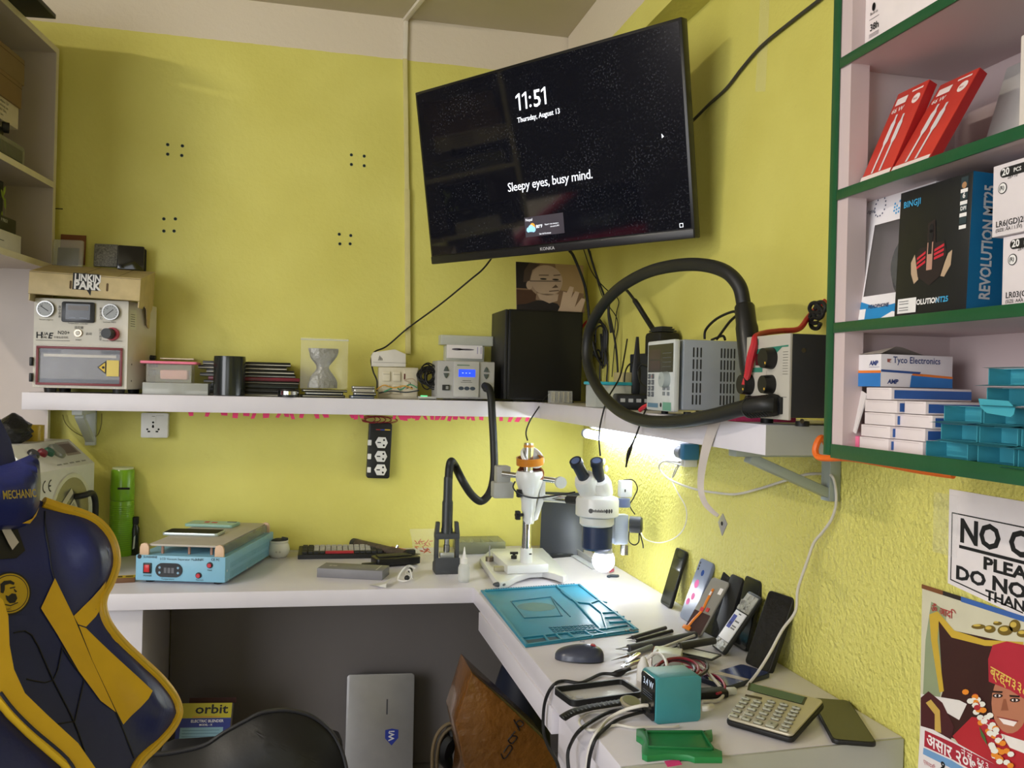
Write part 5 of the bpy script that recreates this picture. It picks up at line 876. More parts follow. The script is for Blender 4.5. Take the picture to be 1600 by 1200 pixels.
for i in range(22): m.rbox((-.03-.0085*i, h*.42, .0), (.0035, h*.6, .0006), .0015, M=frame((0, 0, 0), (0, 1, 0), (0, 0, 1)))
m.build('vent_grille', t); zz = z1+h+.001
t = thing('black_handle_tool', 'black knobbed tool lying on the grey vented device in the unit', 'tool', UM @ Matrix.Translation((-.05, PP(22, 200, UF).x, zz))); m = MB(BLK); m.box((0, -.1, .012), (.05, .2, .024), .006); m.build('body', t); m = MB(BLK); m.cyl((.02, -.004, .026), (.035, .004, .026), .015, n=20); m.build('knob', t); zz += .0405
t = thing('white_printed_carton', 'white printed carton between brown boxes and device on the unit shelf', 'carton', UM @ Matrix.Translation((-.02, PP(40, 190, UF).x, zz))); h = .062; m = MB(C('c8bdb2', .6)); m.box((-.11, -.16, h/2), (.22, .32, h), .001); m.use(INK); F_ = frame((0, 0, 0), (0, 1, 0), (0, 0, 1))
for i in range(4): m.text(('LCD tester adapter 12V', 'Made for workshop use', 'Input 100-240V 50Hz', 'Handle with care')[i], .0105, -.17, h*(.78-.2*i), .0006, F_)
m.build('carton', t); zz += h+.0005
for k, (h, lab, cm, uv) in enumerate(((.07, 'brown carton lower of the two stacked at top of the unit', KB2, (42, 170)), (.075, 'brown carton topmost in the stack on the unit shelf', KB, (46, 150)))):
    m = MB(cm); m.box((-.1, -.155, h/2), (.2, .31, h), .001); m.use(C('5a4228', .7)); m.rect(-.31, h*.8, 0, h*.83, .0004, frame((0, 0, 0), (0, 1, 0), (0, 0, 1))); solo(m, 'brown_carton', lab, 'carton', UM @ Matrix.Translation((-.015, PP(*uv, UF).x, zz)), 'brown cartons on the unit'); zz += h+.0006
zz = z2+.0005
t = thing('leaf_print_box', 'tall black box with green leaf print standing on the lower unit shelf', 'box', UM @ Matrix.Translation((-.055, PP(22, 300, UF).x+.085, zz))); h = PP(22, 275, UF).y-PP(22, 393, UF).y; m = MB(C('1c2422', .45)); m.box((-.06, -.1, h/2), (.1, .2, h), .001); m.use(C('8aa038', .5)); F_ = frame((0, 0, 0), (0, 1, 0), (0, 0, 1))
for x, y, a in ((-.03, .8, .6), (-.018, .86, -.4), (-.012, .7, .2), (-.03, .5, 0), (-.055, .5, 0)): m.disc(0, 0, .006, .0006, 16, .016, F_ @ Matrix.Translation((x, h*y, 0)) @ Matrix.Rotation(a, 4, 'Z'))
m.rect(-.008, h*.35, -.0065, h*.75, .0006, F_); m.build('carton', t)
t = thing('black_low_box', 'low black box with white lettering before the leaf print box', 'box', UM @ Matrix.Translation((-.02, PP(37, 360, UF).x, zz))); h = .098; m = MB(C('151618', .5)); m.box((-.02, -.14, h/2), (.04, .28, h), .004); m.use(C('b8b8b8', .5)); m.text('P PRO1', .013, -.1, h*.82, .0006, F_, bold=.02); m.build('carton', t)
t = thing('small_white_carton', 'small white carton in front of low black box on the lower unit shelf', 'carton', UM @ Matrix.Translation((.0, PP(33, 380, UF).x, zz))); m = MB(C('c6c2c0', .55)); m.box((-.009, -.1, .025), (.018, .2, .05), .001); m.use(INK); m.rect(-.14, .02, -.11, .022, .0005, F_); m.build('carton', t)
p = PZ(62, 15, UT+.003); t = thing('black_file_stack', 'stack of black folders lying on top of the shelving unit', 'folders', TR(p.x-.16, p.y, UT+.001, rz=UA))
for k in range(3): m = MB(C(('1d201e', '2b302d', '191b1a')[k], .5)); m.box((-.01*k, -.02+.012*k, .008+.0165*k), (.36-.02*k, .2, .014), .002); m.build('folder', t)

# ================================================================ worktop, left end
# --- bubble-removing chamber with round door
FR = PY(148, 723, 2.93); CA = 1.33; CM = TR(FR.x, FR.y, ZD, rz=CA); CH = FR.z-ZD; CWd = .34
rg = CM.inverted() @ PY(112, 688, 2.965); RZ = CH+.07; RYd = .08
t = thing('bubble_removal_chamber', 'white pressure chamber with round glass door standing behind the gaming chair', 'machine', CM)
m = MB(C('d6d6d2', .35)); m.prism([(0, .012), (0, CH), (RYd, RZ), (RYd+.16, RZ), (RYd+.16, .012)], -CWd, 0, .002, frame((0, 0, 0), (0, 1, 0), (0, 0, 1))); m.build('body', t)
for x in (-.03, -CWd+.03):
    for y in (.03, RYd+.12): MB(RUB).cyl((x, y, 0), (x, y, .0125), .012, n=12).build('foot', t)
FF = frame((-CWd, 0, 0), (1, 0, 0), (0, 0, 1)); FFW = CM @ FF; q = PP(110, 800, FFW); dr_ = .1; m = MB(C('c9cac6', .3, metal=.3)); m.lathe([(dr_+.014, 0), (dr_+.012, .004), (dr_, .004), (dr_, .002)], FF @ Matrix.Translation((q.x, q.y, 0)), 48); m.build('door_ring', t)
m = MB(C('8b897c', .15, metal=.5)); m.disc(q.x, q.y, dr_, .0035, 48, M=FF); m.use(C('c6c2a6', .6)); m.rect(-.05, -.012, .05, .012, .005, FF @ Matrix.Translation((q.x-.025, q.y+.045, 0)) @ Matrix.Rotation(.6, 4, 'Z') @ Matrix.Diagonal((.6, .8, 1, 1))); sq = FF @ Matrix.Translation((q.x-.005, q.y+.0, 0)) @ Matrix.Rotation(.62, 4, 'Z'); m.rect(-.04, -.022, .035, .022, .0055, sq); m.use(C('d2b83a', .5)); m.rect(-.036, -.019, .031, -.006, .006, sq); m.use(INK)
for i in range(3): m.rect(-.03, .002+.006*i, .025, .004+.006*i, .006, sq)
m.build('door_glass', t)
m = MB(BLK); hx, hy = q.x+.03, q.y+.012; m.tube([(hx-.015, hy+.03, .006), (hx-.01, hy+.035, .03), (hx+.03, hy+.035, .034), (hx+.055, hy+.0, .032), (hx+.06, hy-.06, .026), (hx+.05, hy-.065, .008)], .009, 10, 6, FF); m.build('door_handle', t)
m = MB(INK); a = V((.20, CH-.06)); 
def arc(cx, cy, r, a0, a1, w_, M):
    n = 14; P = [(cx+r*math.cos(a0+(a1-a0)*i/n), cy+r*math.sin(a0+(a1-a0)*i/n)) for i in range(n+1)]+[(cx+(r-w_)*math.cos(a1+(a0-a1)*i/n), cy+(r-w_)*math.sin(a1+(a0-a1)*i/n)) for i in range(n+1)]
    for i in range(n): m.plate([P[i], P[i+1], P[2*n-i], P[2*n+1-i]], .0006, M)
ce = PP(74, 760, FFW); cxx = ce.x-.008; arc(cxx, ce.y, .018, pi*.55, pi*1.45, .004, FF); arc(cxx+.03, ce.y, .018, pi*.55, pi*1.45, .004, FF); m.rect(cxx+.014, ce.y-.002, cxx+.026, ce.y+.002, .0006, FF); m.build('mark', t)
TF = frame((-CWd, 0, CH), (1, 0, 0), (0, RYd, RZ-CH)); sl = math.hypot(RYd, RZ-CH)
m = MB(C('9a8f86', .4)); m.rect(CWd-.1, sl*.4, CWd-.02, sl*.92, .0008, TF); m.use(C('6a5a56', .4)); m.rect(CWd-.095, sl*.48, CWd-.03, sl*.84, .0012, TF); m.use(C('8a8a86', .6))
for i in range(5): m.rect(.14+.035*i, sl*.12, .165+.035*i, sl*.16, .0008, TF)
m.build('control_panel', t)
for x, c, r in ((CWd-.135, '7d8078', .027), (CWd-.18, '2a5a48', .016), (CWd-.215, '7a2230', .014), (CWd-.26, '2a2a2c', .017)): m = MB(C(c, .35)); m.lathe([(r, 0), (r, .006), (r*.8, .012), (.0001, .012)], TF @ Matrix.Translation((x, sl*.6, .0)), 24); m.build('knob' if r < .02 else 'dial', t)
tp = lambda u, v: CM.inverted() @ PZ(u, v, ZD+RZ)
a = PZ(50, 690, ZD+RZ); m = MB(C('b59a2a', .3, alpha=.85)); m.lathe([(.024, 0), (.029, 0), (.029, .046), (.024, .046), (.024, 0)], None, 32); solo(m, 'yellow_tape_roll', 'roll of yellow tape standing on the white pressure chamber', 'tape roll', (a.x-.005, a.y+.03, ZD+RZ+.0004))
a = PZ(20, 694, ZD+RZ); t = thing('black_crumpled_bag', 'black crumpled plastic bag on the white pressure chamber left of tape roll', 'bag', (a.x-.01, a.y+.035, ZD+RZ)); m = MB(C('121314', .28, bump=1, bs=30, bdist=.01)); R_ = random.Random(4); P = []
for i in range(9):
    f = i/8; r = .001+.05*math.sin(pi*min(.98, f*.82+.16)); P.append([V((r*math.cos(2*pi*j/16)*R_.uniform(.82, 1.12), r*math.sin(2*pi*j/16)*R_.uniform(.82, 1.1), .0005+f*.085)) for j in range(16)])
m.grid(P, closed=True); m.raw(P[0], [list(range(16))]); m.build('sack', t)
# --- green flask and small bottle
LIME = mat('lime_gloss', '7ab01e', .28, var=.04, coat=.3); p = PZ(187, 869, ZD)
t = thing('green_spray_can', 'tall lime green spray can standing against the back wall', 'spray can', (p.x, p.y+.02, ZD)); r = .0365
m = MB(LIME); m.lathe([(r*.95, 0), (r, .004), (r, .172), (r*.96, .177)], None, 40)
m.use(C('6a9c1c', .35))
for i in range(22): z = .02+.0067*i; m.lathe([(r+.0001, z), (r+.0006, z+.001), (r+.0001, z+.002)], None, 40)
m.build('can', t)
m = MB(LIME); m.lathe([(r*.97, .178), (r*1.01, .182), (r*1.01, .225), (r*.98, .23), (r*.96, .272), (r*.9, .277), (.0001, .277)], None, 40); m.use(C('cfd8b0', .4)); m.lathe([(r*.86, .2772), (r*.86, .283), (r*.7, .284), (.0001, .284)], None, 40); m.use(INK); m.rect(-.008, .215, .028, .222, .0375, frame((0, 0, 0), (1, 0, 0), (0, 0, 1))); m.build('cap', t)
p = PZ(209, 868, ZD); t = thing('small_dark_bottle', 'slim dark bottle with black cap beside the green spray can', 'bottle', (p.x, p.y+.012, ZD))
m = MB(C('182018', .25)); m.lathe([(.0125, 0), (.0135, .003), (.0135, .085), (.010, .094), (.0095, .1)], None, 24); m.use(C('c2c8c0', .5)); m.plate([(-.004, .02), (.002, .024), (.004, .066), (-.001, .06)], .0142, frame((0, 0, 0), (1, 0, 0), (0, 0, 1))); m.build('body', t); MB(BLK).lathe([(.011, .1), (.0115, .102), (.0115, .121), (.010, .123), (.0001, .123)], None, 24).build('cap', t)
# --- matchbox
p = PZ(193, 911, ZD); t = thing('matchbox', 'yellow matchbox lying left of the blue heating machine', 'matchbox', TR(p.x, p.y+.018, ZD, rz=.12)); m = MB(C('6a4a30', .7)); m.box((0, 0, .007), (.054, .034, .014), .0006); m.use(C('d8b82a', .5)); m.rect(-.027, -.017, .027, .017, .0144); m.use(C('4a3a1a', .6)); m.rect(-.02, -.009, -.006, .008, .0147); m.rect(.002, -.008, .022, .006, .0147); m.build('sleeve', t); MB(C('d8cdb4', .7)).box((-.0275, 0, .007), (.002, .03, .011)).build('drawer', t)
# --- blue heating / separating machine
BL_, BR_, BK = PZ(211, 911, ZD), PZ(349, 917, ZD), PZ(417, 868, ZD); w_ = (BR_-BL_).length; ang = .5*math.atan2(BR_.y-BL_.y, BR_.x-BL_.x)+.5*(math.atan2(BK.y-BR_.y, BK.x-BR_.x)-pi/2); SMx = TR(BL_.x, BL_.y, ZD, rz=ang); bk = SMx.inverted() @ BK; d_ = min(bk.y, (YB-.012-BR_.y)/math.cos(ang)); FFW = SMx @ FZ_; h_ = PP(349, 871, FFW).y-.0
hb = thing('lcd_separator', 'light blue screen separating heater with red switch at left of worktop', 'heater', SMx); BLUE = C('7fb4cf', .38)
m = MB(BLUE); m.box((w_/2, d_/2, h_/2+.004), (w_, d_, h_-.008), .003); m.build('case', hb)
for x in (.03, w_-.03):
    for y in (.03, d_-.03): MB(RUB).cyl((x, y, 0), (x, y, .0045), .012, n=12).build('foot', hb)
def hp(u, v): return PP(u, v, FFW)
m = MB(INK); q = hp(218, 869.5); m.disc(q.x, q.y, .006, .0006, 20, M=FZ_); q = hp(224, 871.5); m.text('SUNSHINE', .0085, q.x, q.y, .0006, FZ_, bold=.01); q = hp(250, 874.5); m.text('LCD Vacuum Separator Machine', .0088, q.x, q.y, .0006, FZ_); q = hp(305, 875.5); m.text('S-918E', .0088, q.x, q.y, .0006, FZ_); q = hp(331, 876); m.text('CE FC', .0092, q.x-.002, q.y, .0006, FZ_, bold=.02)
for u, v, s_ in ((224, 900.5, 'POWER'), (252, 905.5, 'Temperature'), (306, 907, 'Vacuum'), (324, 892, 'Heat')): q = hp(u, v); m.text(s_, .0068, q.x, q.y, .0006, FZ_)
m.build('front_print', hb)
a, b_ = hp(224, 895.5), hp(237, 879.5); m = MB(BLK); m.box(((a.x+b_.x)/2, (a.y+b_.y)/2, .002), (b_.x-a.x, b_.y-a.y, .004), .001, FZ_); m.use(C('c0242a', .3)); m.box(((a.x+b_.x)/2, (a.y+b_.y)/2, .005), ((b_.x-a.x)*.66, (b_.y-a.y)*.7, .004), .001, FZ_); m.build('power_switch', hb)
a, b_ = hp(243, 901), hp(285.5, 880.5); m = MB(C('18191d', .25)); m.rbox(((a.x+b_.x)/2, (a.y+b_.y)/2, .001), (b_.x-a.x, b_.y-a.y, .003), (b_.y-a.y)*.49, M=FZ_); m.use(C('5a5c62', .3)); cx, cy = (a.x+b_.x)/2, (a.y+b_.y)/2
for i in range(3): m.rect(cx-.014+.0105*i, cy-.008, cx-.006+.0105*i, cy+.007, .0029, FZ_)
m.use(C('7aa0b8', .4))
for dx in (-.026, .026):
    for dy in (-.007, .007): m.disc(cx+dx, cy+dy, .0035, .0029, 12, M=FZ_)
m.build('temperature_display', hb)
for u, v in ((328, 883), (310.5, 899)): q = hp(u, v); m = MB(BLK); m.cyl((q.x, q.y, 0), (q.x, q.y, .003), .0085, n=20, M=FZ_); m.use(C('b02030', .35)); m.cyl((q.x, q.y, .003), (q.x, q.y, .007), .0058, n=20, M=FZ_); m.build('push_button', hb)
SD = frame((w_, 0, 0), (0, 1, 0), (0, 0, 1)); m = MB(C('5d90ac', .5))
for i in range(30):
    for z in (.3, .62): m.rbox((d_*(.1+.026*i), h_*z, 0), (.0028, h_*.2, .0006), .0012, M=SD)
m.build('side_vents', hb); m = MB(C('d0d4d6', .3, metal=.6))
for y, z in ((.03, .5), (.06, .14), (.42, .14), (.9, .14)): m.disc(d_*y, h_*z, .0035, .0007, 12, M=SD)
m.build('screws', hb)
BEI = C('d2b294', .45); pz = h_
for x in (.012, w_-.018):
    for y in (.008, d_-.02):
        m = MB(BEI); m.prism([(-.013, 0), (.013, 0), (.013, .022), (.009, .031), (0, .034), (-.009, .031), (-.013, .022)], -.004, .004, .001, frame((x+.006*(1 if x < .1 else -1)+.004, y, pz-.001), (1, 0, 0), (0, 0, 1))); m.build('plate_stop', hb)
m = MB(C('b8b1a6', .5)); m.box((w_/2+.004, d_/2, pz+.026), (w_-.052, d_-.03, .006), .0015); m.build('heating_plate', hb)
m = MB(C('a07a6a', .5))
for x in (w_*.25, w_*.55, w_*.8): m.cyl((x, .03, pz), (x, .03, pz+.0235), .004, n=10); m.cyl((x, d_-.04, pz), (x, d_-.04, pz+.0235), .004, n=10)
m.build('plate_support', hb)
m = MB(C('8f9894', .15, alpha=.6)); m.box((w_-.015, d_/2, pz+.014), (.003, d_-.06, .024)); m.build('side_guard', hb)
TP = ZD+pz+.0294
def flat_phone(name, label, cat, c, L_, W_, T_, rz, body, face, z, group=None, extra=None):
    t = thing(name, label, cat, TR(c.x, c.y, z, rz=rz), group); m = MB(body); m.rbox((0, 0, T_/2), (L_, W_, T_), .009, .0018); m.build('body', t); m = MB(face); m.rbox((0, 0, T_+.0001), (L_-.006, W_-.006, .0006), .008); m.build('face', t)
    if extra: extra(t, T_)
    return t
c1 = (PZ(254, 842, TP)+PZ(352, 842, TP)+PZ(262, 827, TP)+PZ(345, 827, TP))/4
flat_phone('silver_edged_phone', 'black phone with silver edge lying on the front of the blue heater plate', 'phone', c1, .165, .076, .009, ang+.02, C('b9c4c4', .3, metal=.5), C('2c2b26', .55, ior=1.12), TP)
c2 = (PZ(289, 826, TP)+PZ(370, 827, TP)+PZ(300, 815, TP)+PZ(370, 817, TP))/4
def mint(t, T_):
    m = MB(C('c23c3c', .5)); m.box((-.02, .006, T_+.001), (.014, .02, .001), .0003); m.build('red_sticker', t); m = MB(C('c23c3c', .5)); m.box((.006, .0, T_+.001), (.018, .013, .001), .0003); m.build('red_sticker', t); m = MB(C('5a6a64', .4)); m.rbox((.055, .02, T_+.001), (.03, .014, .002), .006); m.build('camera_bump', t)
flat_phone('mint_phone', 'mint green phone with red stickers lying at the back of blue heater plate', 'phone', c2, .155, .074, .009, ang-.03, C('8fb8ac', .35), C('9cc4b4', .35), TP, None, mint)
# --- white pot
p = PZ(434, 873, ZD); t = thing('white_owl_pot', 'small white ceramic pot filled with dark scraps near the blue heater', 'pot', (p.x, p.y+.033, ZD)); m = MB(mat('white_glaze', 'd9d8d2', .2, var=.03, coat=.4)); m.lathe([(.024, 0), (.028, .002), (.0355, .014), (.0375, .026), (.034, .04), (.0305, .046), (.033, .053), (.031, .055), (.028, .05), (.029, .04), (.03, .02), (.0001, .018)], None, 36)
m.use(C('b2b0a8', .5)); m.disc(-.005, .022, .003, .0378, 10, M=FZ_); m.disc(.006, .022, .003, .0378, 10, M=FZ_); m.build('pot', t); m = MB(C('2c3030', .6, bump=.8, bs=80)); m.ball((0, 0, .048), .026, None, 14, 8, (1, 1, .5)); m.box((.008, .0, .06), (.022, .016, .012), .003, Matrix.Rotation(.2, 4, 'Y')); m.build('contents', t)
# olive lead looping behind the left bracket
cable('olive_lead', 'thin olive lead looping round the shelf bracket at the left', 'cable', [PY(u, v, 3.095) for u, v in ((98, 648), (103, 662), (118, 676), (138, 684), (152, 680), (158, 664), (159, 646))], .0016, C('7d7434', .5))
# ================================================================ worktop, middle
def key_mesh(w, d, h, m, top=None):
    mb = MB(m); mb.box((0, 0, h/2), (w, d, h), .0012, seg=1); o = mb.build('key'); return o
# --- keyboard
A, B, D = PZ(465, 874, ZD), PZ(604, 872, ZD), PZ(470, 853, ZD); kw = (B-A).length; KM = TR(A.x, A.y, ZD, rz=math.atan2(B.y-A.y, B.x-A.x)); kd = .115
kb = thing('keyboard', 'compact black keyboard with pale keys and red space bar by the back wall', 'keyboard', KM)
m = MB(C('1e1f21', .45)); m.prism([(0, 0), (kd, 0), (kd, .022), (0, .014)], 0, kw, .002, frame((0, 0, 0), (0, 1, 0), (0, 0, 1)) @ Matrix.Diagonal((1, 1, 1, 1))); m.build('case', kb)
kp_, kdk = C('a8a6a2', .5), C('2a2b2d', .5); P1 = None
for r in range(5):
    y = .018+.0195*r; n = 14
    for c in range(n):
        x = .012+(kw-.024)*(c+.5)/n
        if r == 0 and 4 <= c <= 8:
            if c == 6: o = key_mesh((kw-.024)/n*5-.002, .0155, .008, C('b02c36', .45)); o.parent = kb; o.location = (x, y, .0145+.0007*r)
            continue
        dark = c < 2 or c > 11 or r == 0
        if P1 is None: P1 = {d: key_mesh((kw-.024)/n-.0022, .0155, .008, kdk if d else kp_) for d in (True, False)}; used = {True: 0, False: 0}
        o = P1[dark] if not used[dark] else P1[dark].copy()
        if used[dark]: COL.objects.link(o)
        used[dark] = 1; o.parent = kb; o.location = (x, y, .0145+.00138*r)
# --- scuffed tool, red grip tool, bag, organiser
def lying(pts, z): return [PZ(u, v, z) for u, v in pts]
a, b_ = PZ(558, 846, ZD+.028), PZ(634, 862, ZD+.028); t = thing('scuffed_torch', 'scuffed dark brown torch lying behind the keyboard end', 'torch', TR(a.x, a.y, ZD+.0185)); b_.z = a.z = ZD+.0185; m = MB(mat('scuffed_brown', '4a3f38', .5, var=.4, vs=60)); m.cyl((0, 0, 0), b_-a, .0175, .0145, 20); m.build('barrel', t); m = MB(DGRY); m.cyl((a-b_)*.08, V((0, 0, 0)), .0182, .0182, 20); m.build('head', t); m = MB(CHROME); q = (b_-a)*.82+V((0, 0, .016)); m.cyl(q, q+V((.004, 0, .008)), .005, n=10); m.build('switch', t)
a, b_ = PZ(612, 857, ZD+.008), PZ(654, 866, ZD+.008); t = thing('red_handled_knife', 'red-handled knife lying beside the bag of orange bits', 'knife', a); m = MB(C('a52a34', .45)); m.tube([(0, 0, 0), (b_-a)*.45, (b_-a)*.62], .0075, 8, 3); m.build('handle', t); m = MB(C('5a5650', .35, metal=.6)); m.box((0, 0, 0), ((b_-a).length*.42, .012, .002), 0, Matrix.Translation((b_-a)*.8) @ Matrix.Rotation(math.atan2((b_-a).y, (b_-a).x), 4, 'Z')); m.build('blade', t)
a, b_ = PZ(645, 872, ZD), PZ(686, 872, ZD); wd = b_.x-a.x; R_ = random.Random(6); BM = TR(a.x, a.y+.03, ZD+.002)
bg2 = MB(FILM)
for s_ in (-1, 1):
    P = [[V((wd*(g/8)+.004*math.sin(3*f/6+g), (f/8)*.05+s_*.011*math.sin(pi*g/8)*math.sin(pi*min(1, .15+f/8*.85)), .0005+.08*(f/8)+R_.uniform(-.001, .001)+(.006*s_ if 0 else 0))) for g in range(9)] for f in range(9)]
    bg2.grid(P)
solo(bg2, 'parts_bag', 'crumpled clear plastic bag of orange bits behind the hot-air stand', 'bag', BM)
m = MB(C('c0562f', .5))
for k in range(26): f, g = R_.uniform(.05, .5), R_.uniform(.15, .85); m.box((wd*g, f*.05+R_.uniform(-.004, .004), .006+.08*f), (.012, .0025, .0025), 0, Matrix.Translation((wd*g, f*.05, .006+.08*f)) @ Matrix.Rotation(R_.uniform(-1.2, 1.2), 4, 'Y') @ Matrix.Translation((-wd*g, -f*.05, -.006-.08*f)))
o = solo(m, 'orange_plastic_bits', 'heap of small orange plastic bits inside the clear bag', 'bits', BM); o['kind'] = 'stuff'
a, b_ = PZ(716, 867, ZD), PZ(791, 866, ZD); wd = b_.x-a.x; t = thing('parts_organizer', 'flat clear parts organizer lying against the wall behind dropper bottle', 'organizer', TR(a.x, a.y+.002, ZD)); dd = min(.12, YB-.004-a.y-.002)
m = MB(SMOKE); m.box((wd/2, dd/2, .021), (wd, dd, .042), .005); m.build('shell', t); m = MB(C('6f7464', .5))
for i in range(1, 5): m.box((wd*i/5, dd/2, .018), (.002, dd*.92, .03))
for i in range(5): m.box((wd*(i+.5)/5, dd*.4, .012), (wd*.12, dd*.5, .012+.003*(i % 3)), .002)
m.build('divider', t)
# --- grey carton, phone mount, white earphones
A, B, D = PZ(495, 902, ZD), PZ(597, 907, ZD), PZ(607, 894, ZD); wd = (B-A).length; ang2 = math.atan2(B.y-A.y, B.x-A.x); t = thing('grey_phone_carton', 'flat dark grey phone carton lying on the worktop before the keyboard', 'carton', TR(A.x, A.y, ZD, rz=ang2)); dd = .085; m = MB(C('77767a', .5)); m.box((wd/2, dd/2, .0135), (wd, dd, .027), .001); m.use(C('b4b2b4', .5)); m.rect(wd*.12, dd*.42, wd*.16, dd*.62, .0274); m.rect(wd*.17, dd*.45, wd*.24, dd*.6, .0274); m.rect(wd*.88, dd*.12, wd*.9, dd*.9, .0274); m.text('Mi', .012, wd*.55, dd*.42, .0274); m.build('carton', t)
a = PZ(620, 886, ZD); t = thing('black_phone_mount', 'black phone mount lying between the grey carton and the bag', 'phone mount', TR(a.x, a.y+.04, ZD, rz=.22)); m = MB(C('151516', .35)); m.rbox((0, 0, .016), (.145, .075, .022), .012, .003); m.build('cradle', t); m = MB(RUB); m.rbox((-.005, .004, .029), (.11, .045, .004), .008, .001); m.build('pad', t); m = MB(BLK); m.box((-.09, -.02, .008), (.05, .02, .014), .003); m.build('clamp', t); m = MB(BLK); m.box((.06, .03, .024), (.03, .02, .03), .004); m.build('clamp', t)
a = PZ(640, 903, ZD); m = MB(WHT); pts = [PZ(u, v, ZD+z)-a for u, v, z in ((648, 888, .02), (638, 884, .03), (628, 892, .025), (622, 905, .008), (632, 908, .004), (642, 902, .012), (640, 890, .024), (634, 896, .014), (644, 904, .005))]; m.tube(pts, .0028, 8, 6)
t = thing('white_earphones', 'tangled white earphones with black tips on the worktop before the phone mount', 'earphones', a); m.build('cord', t)
for u, v in ((636, 903), (641, 891)): q = PZ(u, v, ZD+.012)-a; m = MB(BLK); m.ball(q, .008, None, 12, 8); m.build('ear_tip', t)
a = PZ(595, 916, ZD); m = MB(C('cfcdc8', .5)); m.raw([PZ(575, 914, ZD+.001)-a, PZ(600, 910, ZD+.008)-a, PZ(612, 903, ZD+.013)-a, PZ(603, 919, ZD+.001)-a, PZ(604, 912, ZD+.012)-a, PZ(590, 916, ZD+.006)-a], [[0, 1, 5], [1, 2, 4, 5], [5, 4, 3], [0, 5, 3]]); solo(m, 'torn_wrapper', 'torn white plastic wrapper lying at the worktop edge by the earphones', 'wrapper', a+V((0, 0, .0006)))
# --- hot-air hose, handle and stand
A, B = PZ(680, 898, ZD), PZ(720, 899, ZD); wd = B.x-A.x; SDm = TR(A.x, A.y, ZD); FW = SDm @ FZ_; T = lambda u, v: PP(u, v, FW); t = thing('handle_stand', 'dark grey stand holding the hot-air handle upright on the worktop', 'stand', SDm); GM = C('3d4044', .5); hz = T(683, 872).y
m = MB(GM); m.prism([(0, 0), (.065, 0), (.065, hz*.55), (0, hz)], 0, wd, .003, frame((0, 0, 0), (0, 1, 0), (0, 0, 1))); m.build('base', t)
zc0, zc1, zp = T(690, 843).y, T(690, 836).y, T(690, 818).y
for x in (.006, wd-.006): m = MB(GM); m.box((x, .03, (hz*.5+zc0)/2), (.011, .03, zc0-hz*.5), .002); m.build('upright', t)
m = MB(GM); m.box((wd/2, .03, (zc0+zc1)/2), (wd, .036, zc1-zc0+.004), .002)
for x0, x1, xt in ((0, .012, .009), (wd-.012, wd, wd-.009)): m.prism([(x0, zc1), (x1, zc1), (xt+.005, zp), (xt-.005, zp)], .015, .045, .002, frame((0, .06, 0), (1, 0, 0), (0, 0, 1)))
m.build('cradle', t); m = MB(C('b8bab8', .3, metal=.6)); m.box((wd/2, .03, hz+.004), (wd*.55, .03, .018), .002); m.build('tip_rest', t)
hx, hy = A.x+wd/2, A.y+.03; HP = lambda u, v: PY(u, v, hy)
a = PY(757, 603, 2.868); hose2 = [a, PY(763, 606, 2.845), PY(767, 618, 2.82), PY(769, 650, 2.80), PY(771.5, 695, 2.78), PY(772, 738, 2.76), PY(766, 768, 2.74), PY(752, 783, 2.73), PY(737, 773, 2.72), PY(722, 750, 2.7), PY(711, 728, hy+.04), PY(705, 721, hy), PY(702, 732, hy), PY(701, 748, hy)]
m = MB(C('191b1b', .5)); m.tube([q-a for q in hose2], .0125, 14, 8); t = thing('hot_air_tube', 'black air hose hanging from the hot-air station down to the handle in its stand', 'hose', a); m.build('tube', t)
p0 = HP(701, 745); m = MB(C('2c3033', .4)); L_ = p0.z-(ZD+zc0+.01); Q = TR(hx-a.x, hy-a.y, 0); zt_ = p0.z-a.z; dx = V((p0.x-hx, 0)); m.lathe([(.0125, 0), (.0135, -.006), (.014, -L_*.4), (.0165, -L_*.44), (.0165, -L_*.88), (.018, -L_*.9), (.018, -L_), (.0135, -L_-.003)], TR(hx-a.x, hy-a.y, zt_), 28); m.build('handle', t)
m = MB(STEEL); m.lathe([(.0075, -L_-.002), (.0075, -L_-.03), (.0095, -L_-.032), (.0095, -L_-.05), (.004, -L_-.062), (.004, -L_-.07)], TR(hx-a.x, hy-a.y, zt_), 24); m.build('nozzle', t)
# --- dropper bottle
p = PZ(726, 911, ZD); t = thing('dropper_bottle', 'small translucent dropper bottle with white tip before the handle stand', 'bottle', (p.x, p.y+.016, ZD)); m = MB(mat('milky_plastic', 'd2d4d0', .35, alpha=.7)); m.lathe([(.0155, 0), (.017, .003), (.017, .042), (.014, .05), (.008, .055)], None, 28); m.build('body', t); m = MB(C('e2e0dc', .4)); m.lathe([(.0095, .053), (.0098, .068), (.007, .07), (.0045, .078), (.0012, .102), (.0001, .102)], None, 24); m.build('tip', t)

